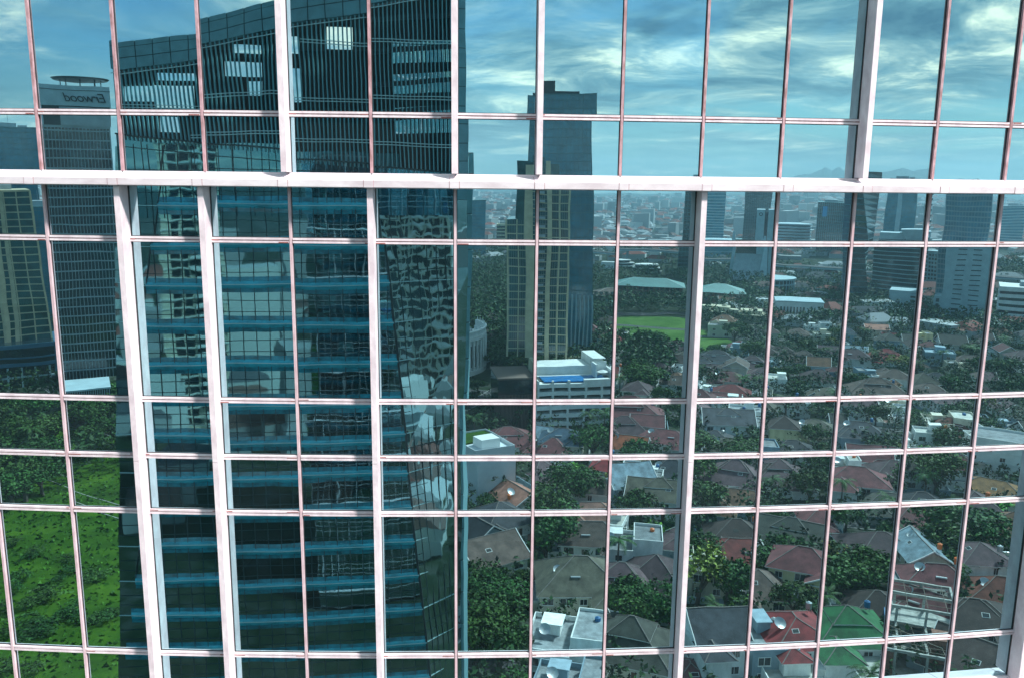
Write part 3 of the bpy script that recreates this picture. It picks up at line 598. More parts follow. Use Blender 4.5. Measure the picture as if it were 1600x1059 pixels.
(88.4, -313.6, 25.1, 10.9, 10.9, 2, 'hip', 'purple_brown', 'white', 'lower white house, purple-brown hip roof, fourth row down, sixth pane from right'),
(159.8, -284.0, 19.5, 13.1, 10.5, 2, 'hip', 'dark_brown', 'white', 'white house, dark brown hip roof, fifth row down, fourth pane from right'),
(192.7, -271.9, 20.4, 14.0, 12.0, 2, 'gable', 'purple_brown', 'white', 'white house, purple-brown gable roof, fifth row down, third pane from right'),
(209.1, -263.5, 114.9, 14.1, 10.4, 1, 'terrace', 'flat_grey', 'white', 'white house, grey flat roof terrace, fifth row down, third pane from right'),
(133.7, -309.3, 28.0, 11.2, 9.4, 1, 'gable', 'maroon', 'cream', 'lower cream house, maroon gable roof, fourth row down, fifth pane from right'),
(256.9, -219.9, 18.5, 12.9, 11.9, 1, 'gable', 'dark_olive', 'white', 'white house, dark olive gable roof, fifth row down, first pane from right'),
(106.2, -322.6, 18.7, 10.1, 9.1, 2, 'gable', 'brown', 'white', 'white house, brown gable roof, fourth row down, sixth pane from right'),
(249.6, -233.3, 33.8, 17.0, 13.0, 1, 'terrace', 'flat_grey', 'bluegrey', 'blue-grey house, grey flat roof terrace, fifth row down, first pane from right'),
(157.1, -304.5, 27.5, 14.0, 11.8, 2, 'terrace', 'flat_grey', 'cream', 'cream house, grey flat roof terrace, fourth row down, fourth pane from right'),
(193.5, -286.2, 111.7, 14.4, 11.7, 2, 'hip', 'purple_brown', 'white', 'lower white house, purple-brown hip roof, fourth row down, third pane from right'),
(79.2, -339.4, 19.0, 13.8, 11.1, 2, 'gable', 'red_brown', 'white', 'white house, reddish brown gable roof, fourth row down, sixth pane from right'),
(141.2, -322.0, 23.0, 15.0, 12.0, 1, 'hip', 'red', 'cream', 'cream house, red hip roof, fourth row down, fifth pane from right'),
(215.3, -278.5, 29.8, 9.9, 10.4, 1, 'terrace', 'flat_pale', 'cream', 'cream house, pale flat roof terrace, fifth row down, third pane from right'),
(225.3, -273.5, 111.5, 10.7, 9.4, 1, 'hip', 'red_brown', 'cream', 'cream house, reddish brown hip roof, fifth row down, second pane from right'),
(132.7, -332.1, 209.3, 10.1, 10.8, 1, 'terrace', 'flat_grey', 'white', 'leftmost white house, grey flat roof terrace, fourth row down, fifth pane from right'),
(112.9, -339.6, 25.9, 10.0, 11.1, 1, 'hip', 'rust_brown', 'white', 'right white house, rust-brown hip roof, fourth row down, sixth pane from right'),
(274.1, -231.6, 21.1, 13.3, 11.2, 2, 'terrace', 'flat_grey', 'cream', 'cream house, grey flat roof terrace, fifth row down, first pane from right'),
(243.1, -264.1, 112.1, 14.2, 11.6, 2, 'hip', 'purple_brown', 'white', 'white house, purple-brown hip roof, fifth row down, second pane from right'),
(162.0, -320.7, 24.9, 10.8, 10.3, 2, 'terrace', 'flat_pale', 'yellow', 'yellow house, pale flat roof terrace, fourth row down, fourth pane from right'),
(190.7, -305.0, 110.7, 14.2, 11.1, 1, 'porch', 'olive', 'white', 'lower white house, olive roof with porch gable, fourth row down, fourth pane from right'),
(87.3, -354.4, 24.7, 9.8, 9.6, 1, 'hip', 'rust_brown', 'white', 'left white house, rust-brown hip roof, fourth row down, sixth pane from right'),
(76.1, -357.6, 20.3, 14.2, 11.8, 2, 'terrace', 'flat_grey', 'white', 'white house, grey flat roof terrace, fourth row down, seventh pane from right'),
(219.9, -294.1, 21.9, 22.0, 14.0, 2, 'hip', 'brown', 'white', 'left white house, brown hip roof, fourth row down, third pane from right'),
(274.3, -250.9, 110.0, 12.0, 10.8, 1, 'gable', 'purple_brown', 'white', 'white house, purple-brown gable roof, fifth row down, first pane from right'),
(178.0, -327.3, 113.5, 10.7, 9.3, 2, 'flat', 'flat_pale', 'white', 'white box house, pale flat roof, fourth row down, fourth pane from right'),
(249.2, -280.4, 23.8, 11.9, 9.8, 2, 'hip', 'brown', 'white', 'white house, brown hip roof, fourth row down, lower left of second pane from right'),
(109.9, -359.3, 198.5, 12.7, 9.2, 1, 'hip', 'purple_brown', 'cream', 'cream house, purple-brown hip roof, fourth row down, sixth pane from right'),
(121.6, -357.1, 29.2, 10.7, 9.4, 1, 'terrace', 'flat_grey', 'white', 'white house, grey flat roof terrace, fourth row down, sixth pane from right'),
(149.6, -347.0, 22.7, 16.0, 12.0, 1, 'hip', 'maroon', 'white', 'white house, maroon hip roof, fourth row down, fifth pane from right'),
(92.9, -367.0, 119.9, 13.5, 11.2, 2, 'gable', 'dark_olive', 'white', 'white house, dark olive gable roof, fourth row down, sixth pane from right'),
(209.6, -316.2, 202.4, 12.6, 8.6, 1, 'hip', 'purple_brown', 'cream', 'cream house, purple-brown hip roof, fourth row down, third pane from right'),
(80.8, -375.2, 208.0, 11.2, 11.7, 2, 'hip', 'slate_blue', 'cream', 'cream house, slate-blue hip roof, fourth row down, seventh pane from right'),
(237.7, -303.6, 198.6, 10.6, 10.9, 1, 'gable', 'rust_brown', 'white', 'white house, rust-brown gable roof, fourth row down, third pane from right'),
(280.6, -267.6, 22.2, 12.1, 9.9, 1, 'hip', 'purple_brown', 'white', 'white house, purple-brown hip roof, fourth row down, lower left of first pane from right'),
(62.0, -383.0, 21.7, 14.5, 9.1, 2, 'terrace', 'flat_pale', 'yellow', 'yellow house, pale flat roof terrace, fourth row down, seventh pane from right'),
(169.1, -350.5, 25.1, 16.0, 12.0, 1, 'hip', 'purple_brown', 'white', 'right white house, purple-brown hip roof, fourth row down, fifth pane from right'),
(257.6, -294.2, 111.8, 11.7, 10.6, 2, 'hip', 'olive', 'white', 'white house, olive hip roof, fourth row down, second pane from right'),
(147.7, -364.1, 19.2, 11.3, 8.7, 1, 'gable', 'purple_brown', 'white', 'white house, purple-brown gable roof, fourth row down, fifth pane from right'),
(159.1, -359.6, 116.3, 12.3, 10.1, 2, 'gable', 'brown', 'cream', 'cream house, brown gable roof, fourth row down, fifth pane from right'),
(128.7, -372.5, 20.9, 13.5, 11.2, 1, 'gable', 'dark_brown', 'cream', 'cream house, dark brown gable roof, fourth row down, sixth pane from right'),
(204.3, -338.0, 19.3, 14.0, 10.7, 1, 'hip', 'purple_brown', 'white', 'white house, purple-brown hip roof, fourth row down, fourth pane from right'),
(306.5, -252.0, 18.6, 14.7, 9.5, 1, 'hip', 'brown', 'cream', 'cream house, brown hip roof, fourth row down, first pane from right'),
(216.9, -333.9, 110.7, 10.3, 10.0, 2, 'gable', 'maroon', 'bluegrey', 'blue-grey house, maroon gable roof, fourth row down, fourth pane from right'),
(100.5, -385.9, 26.0, 14.7, 8.9, 1, 'terrace', 'flat_pale', 'cream', 'cream house, pale flat roof terrace, fourth row down, sixth pane from right'),
(87.3, -389.6, 24.6, 10.2, 11.5, 2, 'flat', 'flat_grey', 'white', 'white box house, grey flat roof, fourth row down, seventh pane from right'),
(286.0, -280.0, 28.5, 10.0, 11.8, 1, 'flat', 'flat_pale', 'white', 'white box house, pale flat roof, fourth row down, first pane from right'),
(245.4, -317.0, 208.2, 12.3, 10.6, 2, 'hip', 'brown', 'white', 'right white house, brown hip roof, fourth row down, third pane from right'),
(236.8, -324.5, 19.7, 9.8, 11.1, 2, 'terrace', 'flat_grey', 'bluegrey', 'blue-grey house, grey flat roof terrace, fourth row down, third pane from right'),
(263.1, -308.3, 21.9, 13.1, 9.5, 1, 'terrace', 'flat_grey', 'cream', 'left cream house, grey flat roof terrace, fourth row down, second pane from right'),
(3.8, -406.4, 20.9, 9.6, 10.4, 1, 'porch', 'dark_brown', 'white', 'white house, dark brown roof with porch gable, fourth row down, seventh pane from left'),
(155.4, -375.8, 22.0, 18.0, 12.0, 2, 'hip', 'charcoal', 'white', 'white house, charcoal hip roof, fourth row down, fifth pane from right'),
(133.4, -386.3, 25.3, 13.1, 10.8, 1, 'hip', 'olive', 'white', 'white house, olive hip roof, fourth row down, sixth pane from right'),
(172.7, -371.6, 24.3, 18.0, 14.0, 1, 'hip', 'purple_brown', 'white', 'left white house, purple-brown hip roof, fourth row down, fifth pane from right'),
(192.7, -362.0, 20.9, 9.3, 10.7, 1, 'flat', 'flat_pale', 'bluegrey', 'blue-grey box house, pale flat roof, fourth row down, fourth pane from right'),
(212.1, -351.9, 206.2, 9.4, 9.0, 2, 'gable', 'rust_brown', 'bluegrey', 'blue-grey house, rust-brown gable roof, fourth row down, fourth pane from right'),
(-5.2, -411.8, 24.4, 11.9, 10.1, 2, 'hip', 'charcoal', 'yellow', 'yellow house, charcoal hip roof, fourth row down, seventh pane from left'),
(274.7, -306.9, 29.4, 11.9, 9.4, 1, 'hip', 'charcoal', 'cream', 'cream house, charcoal hip roof, fourth row down, second pane from right'),
(94.1, -402.1, 27.1, 11.8, 12.0, 1, 'porch', 'maroon', 'cream', 'cream house, maroon roof with porch gable, fourth row down, sixth pane from right'),
(317.0, -268.1, 118.0, 14.6, 11.0, 1, 'hip', 'olive', 'bluegrey', 'blue-grey house, olive hip roof, fourth row down, first pane from right'),
(292.4, -296.4, 25.4, 9.2, 9.0, 2, 'hip', 'brown', 'white', 'white house, brown hip roof, fourth row down, lower right of second pane from right'),
(243.2, -339.5, 207.0, 10.9, 9.0, 1, 'hip', 'olive', 'bluegrey', 'blue-grey house, olive hip roof, fourth row down, third pane from right'),
(252.7, -333.7, 25.2, 9.8, 11.8, 1, 'hip', 'dark_brown', 'white', 'left white house, dark brown hip roof, fourth row down, third pane from right'),
(302.1, -291.6, 208.4, 12.8, 10.0, 1, 'gable', 'purple_brown', 'cream', 'cream house, purple-brown gable roof, fourth row down, first pane from right'),
(200.9, -377.7, 115.2, 9.3, 9.0, 2, 'hip', 'dark_brown', 'white', 'lower white house, dark brown hip roof, fourth row down, fourth pane from right'),
(134.2, -407.3, 17.8, 16.0, 12.0, 1, 'hip', 'purple_brown', 'white', 'upper white house, purple-brown hip roof, fourth row down, sixth pane from right'),
(100.6, -417.9, 29.1, 14.9, 9.3, 2, 'hip', 'red', 'white', 'white house, red hip roof, fourth row down, sixth pane from right'),
(217.1, -374.5, 21.4, 16.0, 12.0, 1, 'hip', 'brown', 'white', 'lower white house, brown hip roof, fourth row down, fourth pane from right'),
(-18.4, -435.2, 207.8, 12.7, 11.3, 2, 'hip', 'maroon', 'white', 'white house, maroon hip roof, fourth row down, sixth pane from left'),
(252.7, -360.4, 26.3, 17.0, 11.0, 2, 'hip', 'purple_brown', 'white', 'upper white house, purple-brown hip roof, fourth row down, third pane from right'),
(195.9, -394.8, 24.8, 12.9, 11.4, 2, 'hip', 'dark_brown', 'cream', 'cream house, dark brown hip roof, fourth row down, fifth pane from right'),
(180.0, -405.2, 26.2, 9.4, 9.6, 2, 'terrace', 'flat_pale', 'bluegrey', 'blue-grey house, pale flat roof terrace, fourth row down, fifth pane from right'),
(287.9, -338.2, 23.1, 12.2, 9.9, 1, 'hip', 'brown', 'cream', 'cream house, brown hip roof, fourth row down, second pane from right'),
(9.9, -444.5, 22.1, 14.5, 11.2, 2, 'hip', 'purple_brown', 'white', 'white house, purple-brown hip roof, fourth row down, seventh pane from left'),
(213.7, -391.6, 20.0, 17.0, 12.0, 1, 'hip', 'dark_brown', 'pale_blue', 'pale blue house, dark brown hip roof, fourth row down, fourth pane from right'),
(109.2, -435.0, 199.6, 10.5, 11.6, 2, 'flat', 'flat_grey', 'cream', 'cream box house, grey flat roof, fourth row down, sixth pane from right'),
(340.2, -293.9, 114.0, 9.0, 9.6, 2, 'hip', 'purple_brown', 'white', 'white house, purple-brown hip roof, fourth row down, lower right of first pane from right'),
(308.0, -330.2, 27.5, 12.2, 9.0, 1, 'terrace', 'flat_grey', 'cream', 'right cream house, grey flat roof terrace, fourth row down, second pane from right'),
(92.4, -445.7, 27.6, 10.9, 9.1, 2, 'hip', 'rust_brown', 'white', 'white house, rust-brown hip roof, fourth row down, seventh pane from right'),
(185.7, -419.6, 27.5, 11.6, 11.6, 1, 'hip', 'maroon', 'bluegrey', 'upper blue-grey house, maroon hip roof, fourth row down, fifth pane from right'),
(214.2, -407.8, 200.3, 9.5, 10.4, 1, 'hip', 'dark_brown', 'white', 'upper white house, dark brown hip roof, fourth row down, fourth pane from right'),
(15.1, -460.4, 23.0, 11.3, 8.8, 1, 'hip', 'maroon', 'white', 'white house, maroon hip roof, fourth row down, seventh pane from left'),
(241.7, -392.7, 209.8, 10.6, 9.1, 1, 'gable', 'purple_brown', 'cream', 'cream house, purple-brown gable roof, fourth row down, fourth pane from right'),
(277.7, -368.2, 26.3, 19.0, 13.0, 1, 'hip', 'red', 'white', 'white house, red hip roof, fourth row down, third pane from right'),
(321.0, -337.0, 34.8, 17.0, 11.0, 1, 'hip', 'brown', 'white', 'white house, brown hip roof, fourth row down, upper right of second pane from right'),
(-4.7, -466.4, 19.4, 9.5, 10.3, 1, 'hip', 'orange', 'white', 'white house, orange hip roof, fourth row down, seventh pane from left'),
(311.6, -348.6, 33.0, 14.0, 12.0, 2, 'flat', 'pale_blue', 'bluegrey', 'blue-grey box house, pale blue flat roof, fourth row down, second pane from right'),
(95.5, -458.3, 205.5, 10.8, 11.0, 2, 'flat', 'flat_grey', 'cream', 'cream box house, grey flat roof, fourth row down, seventh pane from right'),
(349.2, -313.0, 23.9, 14.0, 10.7, 2, 'hip', 'purple_brown', 'white', 'lower white house, purple-brown hip roof, fourth row down, upper right of first pane from right'),
(30.4, -468.8, 23.9, 14.0, 11.9, 1, 'hip', 'dark_brown', 'cream', 'cream house, dark brown hip roof, fourth row down, seventh pane from left'),
(84.9, -463.1, 198.4, 10.0, 11.0, 2, 'porch', 'maroon', 'white', 'white house, maroon roof with porch gable, fourth row down, seventh pane from right'),
(272.1, -386.5, 34.5, 12.0, 10.0, 1, 'gable', 'pale_blue', 'white', 'white house, pale blue gable roof, fourth row down, third pane from right'),
(-14.4, -473.9, 110.0, 9.7, 10.8, 1, 'flat', 'flat_grey', 'cream', 'cream box house, grey flat roof, fourth row down, seventh pane from left'),
(301.5, -369.1, 207.8, 14.5, 11.0, 1, 'gable', 'dark_brown', 'white', 'white house, dark brown gable roof, fourth row down, third pane from right'),
(68.6, -471.7, 110.3, 10.9, 11.6, 2, 'hip', 'dark_olive', 'cream', 'cream house, dark olive hip roof, fourth row down, seventh pane from right'),
(343.0, -331.6, 22.6, 9.6, 10.2, 2, 'gable', 'purple_brown', 'white', 'white house, purple-brown gable roof, fourth row down, first pane from right'),
(352.9, -326.9, 207.2, 9.2, 10.6, 2, 'gable', 'maroon', 'cream', 'cream house, maroon gable roof, fourth row down, first pane from right'),
(268.8, -401.1, 20.3, 14.9, 9.6, 1, 'terrace', 'flat_grey', 'white', 'leftmost white house, grey flat roof terrace, fourth row down, third pane from right'),
(320.6, -361.1, 110.7, 14.4, 10.7, 1, 'hip', 'dark_brown', 'white', 'white house, dark brown hip roof, fourth row down, second pane from right'),
(106.0, -476.9, 110.7, 13.9, 10.9, 2, 'hip', 'rust_brown', 'bluegrey', 'blue-grey house, rust-brown hip roof, fourth row down, seventh pane from right'),
(349.3, -344.8, 25.9, 12.3, 10.3, 1, 'hip', 'dark_olive', 'cream', 'cream house, dark olive hip roof, fourth row down, first pane from right'),
(309.2, -383.6, 19.9, 13.6, 10.9, 2, 'hip', 'dark_brown', 'white', 'right white house, dark brown hip roof, fourth row down, third pane from right'),
(228.9, -436.8, 108.6, 9.2, 11.8, 2, 'hip', 'dark_brown', 'cream', 'cream house, dark brown hip roof, fourth row down, fourth pane from right'),
(219.4, -442.5, 109.7, 11.8, 10.4, 2, 'hip', 'brown', 'cream', 'cream house, brown hip roof, fourth row down, fifth pane from right'),
(256.0, -424.7, 22.2, 9.8, 8.8, 2, 'flat', 'flat_pale', 'cream', 'cream box house, pale flat roof, fourth row down, fourth pane from right'),
(64.2, -492.8, 29.4, 9.1, 11.8, 2, 'terrace', 'flat_grey', 'cream', 'cream house, grey flat roof terrace, fourth row down, seventh pane from right'),
(274.1, -415.5, 30.0, 10.0, 10.6, 2, 'porch', 'brown', 'cream', 'cream house, brown roof with porch gable, fourth row down, third pane from right'),
(328.2, -375.1, 198.4, 10.0, 8.6, 1, 'hip', 'maroon', 'yellow', 'yellow house, maroon hip roof, fourth row down, second pane from right'),
(9.4, -500.5, 111.2, 12.3, 9.6, 2, 'gable', 'dark_brown', 'bluegrey', 'blue-grey house, dark brown gable roof, fourth row down, seventh pane from left'),
(338.0, -370.5, 24.6, 12.9, 11.8, 2, 'gable', 'dark_olive', 'white', 'white house, dark olive gable roof, fourth row down, second pane from right'),
(303.9, -402.2, 113.0, 12.5, 9.3, 2, 'hip', 'dark_olive', 'bluegrey', 'blue-grey house, dark olive hip roof, fourth row down, third pane from right'),
(100.4, -494.2, 21.4, 13.9, 11.0, 2, 'hip', 'dark_brown', 'yellow', 'yellow house, dark brown hip roof, fourth row down, seventh pane from right'),
(316.4, -396.8, 26.4, 13.0, 9.0, 2, 'gable', 'dark_olive', 'cream', 'cream house, dark olive gable roof, fourth row down, third pane from right'),
(388.6, -328.4, 200.6, 11.4, 9.5, 2, 'hip', 'purple_brown', 'white', 'upper white house, purple-brown hip roof, fourth row down, upper right of first pane from right'),
(195.3, -470.3, 25.5, 14.4, 11.0, 2, 'flat', 'flat_grey', 'cream', 'cream box house, grey flat roof, fourth row down, fifth pane from right'),
(234.0, -453.6, 116.1, 13.6, 8.6, 2, 'hip', 'charcoal', 'bluegrey', 'blue-grey house, charcoal hip roof, fourth row down, fourth pane from right'),
(366.8, -357.4, 116.1, 9.2, 10.1, 2, 'gable', 'brown', 'bluegrey', 'blue-grey house, brown gable roof, fourth row down, first pane from right'),
(334.7, -389.0, 23.6, 9.3, 10.6, 2, 'terrace', 'flat_grey', 'yellow', 'yellow house, grey flat roof terrace, fourth row down, second pane from right'),
(253.8, -446.9, 26.6, 10.4, 11.5, 1, 'hip', 'brown', 'white', 'upper white house, brown hip roof, fourth row down, fourth pane from right'),
(291.9, -425.8, 24.0, 9.5, 9.4, 2, 'hip', 'slate_blue', 'bluegrey', 'blue-grey house, slate-blue hip roof, fourth row down, third pane from right'),
(364.3, -376.8, 108.5, 12.0, 11.0, 1, 'porch', 'dark_brown', 'cream', 'cream house, dark brown roof with porch gable, fourth row down, second pane from right'),
(318.8, -418.8, 36.6, 12.0, 9.0, 1, 'gable', 'red', 'white', 'white house, red gable roof, fourth row down, third pane from right'),
(269.6, -454.1, 20.0, 14.7, 9.3, 2, 'terrace', 'flat_grey', 'white', 'white house, grey flat roof terrace, fourth row down, fourth pane from right'),
(241.5, -469.9, 26.2, 12.9, 11.3, 1, 'gable', 'dark_brown', 'bluegrey', 'blue-grey house, dark brown gable roof, fourth row down, fourth pane from right'),
(204.9, -488.6, 29.9, 14.0, 10.9, 2, 'porch', 'rust_brown', 'cream', 'cream house, rust-brown roof with porch gable, fourth row down, fifth pane from right'),
(299.3, -441.6, 117.9, 10.1, 8.9, 1, 'flat', 'flat_pale', 'yellow', 'yellow box house, pale flat roof, fourth row down, third pane from right'),
(289.1, -449.0, 23.0, 14.5, 8.7, 2, 'hip', 'olive', 'white', 'white house, olive hip roof, fourth row down, fourth pane from right'),
(318.8, -435.4, 204.3, 12.3, 9.2, 2, 'gable', 'salmon', 'cream', 'cream house, salmon gable roof, fourth row down, third pane from right'),
(405.1, -360.1, 24.1, 14.9, 10.3, 2, 'hip', 'charcoal', 'white', 'white house, charcoal hip roof, fourth row down, first pane from right'),
(246.9, -483.4, 116.0, 11.3, 10.8, 2, 'porch', 'brown', 'bluegrey', 'blue-grey house, brown roof with porch gable, fourth row down, fourth pane from right'),
(380.9, -390.3, 24.1, 13.0, 10.3, 1, 'hip', 'charcoal', 'bluegrey', 'blue-grey house, charcoal hip roof, fourth row down, second pane from right'),
(399.4, -379.3, 199.7, 13.0, 11.9, 1, 'gable', 'rust_brown', 'white', 'white house, rust-brown gable roof, fourth row down, first pane from right'),
(378.4, -408.1, 24.5, 11.2, 9.4, 2, 'hip', 'salmon', 'cream', 'cream house, salmon hip roof, fourth row down, second pane from right'),
(325.9, -452.1, 28.4, 12.4, 11.2, 1, 'porch', 'maroon', 'cream', 'cream house, maroon roof with porch gable, fourth row down, third pane from right'),
(389.3, -403.6, 109.9, 9.7, 8.7, 2, 'terrace', 'flat_grey', 'white', 'white house, grey flat roof terrace, fourth row down, second pane from right'),
(313.7, -473.6, 116.6, 10.7, 11.4, 2, 'hip', 'rust_brown', 'white', 'white house, rust-brown hip roof, fourth row down, third pane from right'),
(436.5, -381.0, 111.3, 10.5, 11.5, 1, 'gable', 'olive', 'white', 'right white house, olive gable roof, fourth row down, first pane from right'),
(363.0, -454.0, 111.3, 10.6, 11.7, 1, 'terrace', 'flat_grey', 'cream', 'cream house, grey flat roof terrace, fourth row down, third pane from right'),
(371.8, -448.1, 26.6, 9.3, 8.9, 1, 'hip', 'brown', 'white', 'white house, brown hip roof, fourth row down, upper left of second pane from right'),
(320.0, -490.6, 23.5, 14.3, 10.0, 2, 'hip', 'maroon', 'cream', 'cream house, maroon hip roof, fourth row down, third pane from right'),
(415.9, -412.5, 20.0, 14.9, 11.4, 2, 'gable', 'olive', 'white', 'left white house, olive gable roof, fourth row down, first pane from right'),
(368.5, -469.6, 109.5, 9.6, 11.4, 1, 'flat', 'flat_grey', 'cream', 'cream box house, grey flat roof, fourth row down, third pane from right'),
(230.3, -550.8, 200.4, 12.7, 8.7, 1, 'gable', 'maroon', 'cream', 'upper cream house, maroon gable roof, fourth row down, fifth pane from right'),
(242.7, -546.1, 18.8, 9.1, 9.5, 2, 'terrace', 'flat_grey', 'white', 'rightmost white house, grey flat roof terrace, fourth row down, fifth pane from right'),
(379.2, -463.3, 116.2, 11.1, 10.2, 1, 'hip', 'purple_brown', 'white', 'white house, purple-brown hip roof, fourth row down, second pane from right'),
(345.4, -496.0, 19.2, 13.8, 10.7, 2, 'terrace', 'flat_grey', 'white', 'second white house, grey flat roof terrace, fourth row down, third pane from right'),
(359.1, -494.3, 204.4, 13.6, 9.5, 2, 'porch', 'brown', 'white', 'white house, brown roof with porch gable, fourth row down, third pane from right'),
(237.6, -563.1, 29.7, 13.6, 10.2, 2, 'terrace', 'flat_grey', 'white', 'second white house, grey flat roof terrace, fourth row down, fifth pane from right'),
(325.6, -524.5, 202.9, 13.8, 8.7, 2, 'gable', 'dark_brown', 'white', 'white house, dark brown gable roof, fourth row down, fourth pane from right'),
(363.9, -507.9, 200.6, 14.5, 11.4, 1, 'terrace', 'flat_pale', 'yellow', 'yellow house, pale flat roof terrace, fourth row down, third pane from right'),
(242.3, -577.6, 18.3, 10.3, 9.7, 2, 'gable', 'rust_brown', 'white', 'white house, rust-brown gable roof, fourth row down, fifth pane from right'),
(273.2, -566.8, 208.1, 10.8, 9.5, 2, 'flat', 'flat_pale', 'yellow', 'yellow box house, pale flat roof, fourth row down, fifth pane from right'),
(313.6, -547.1, 22.9, 12.8, 10.3, 2, 'porch', 'olive', 'white', 'upper white house, olive roof with porch gable, fourth row down, fourth pane from right'),
(384.7, -499.9, 206.1, 11.2, 10.8, 2, 'terrace', 'flat_grey', 'white', 'rightmost white house, grey flat roof terrace, fourth row down, third pane from right'),
(329.4, -539.0, 202.2, 15.0, 11.1, 2, 'porch', 'dark_brown', 'cream', 'cream house, dark brown roof with porch gable, fourth row down, fourth pane from right'),
]
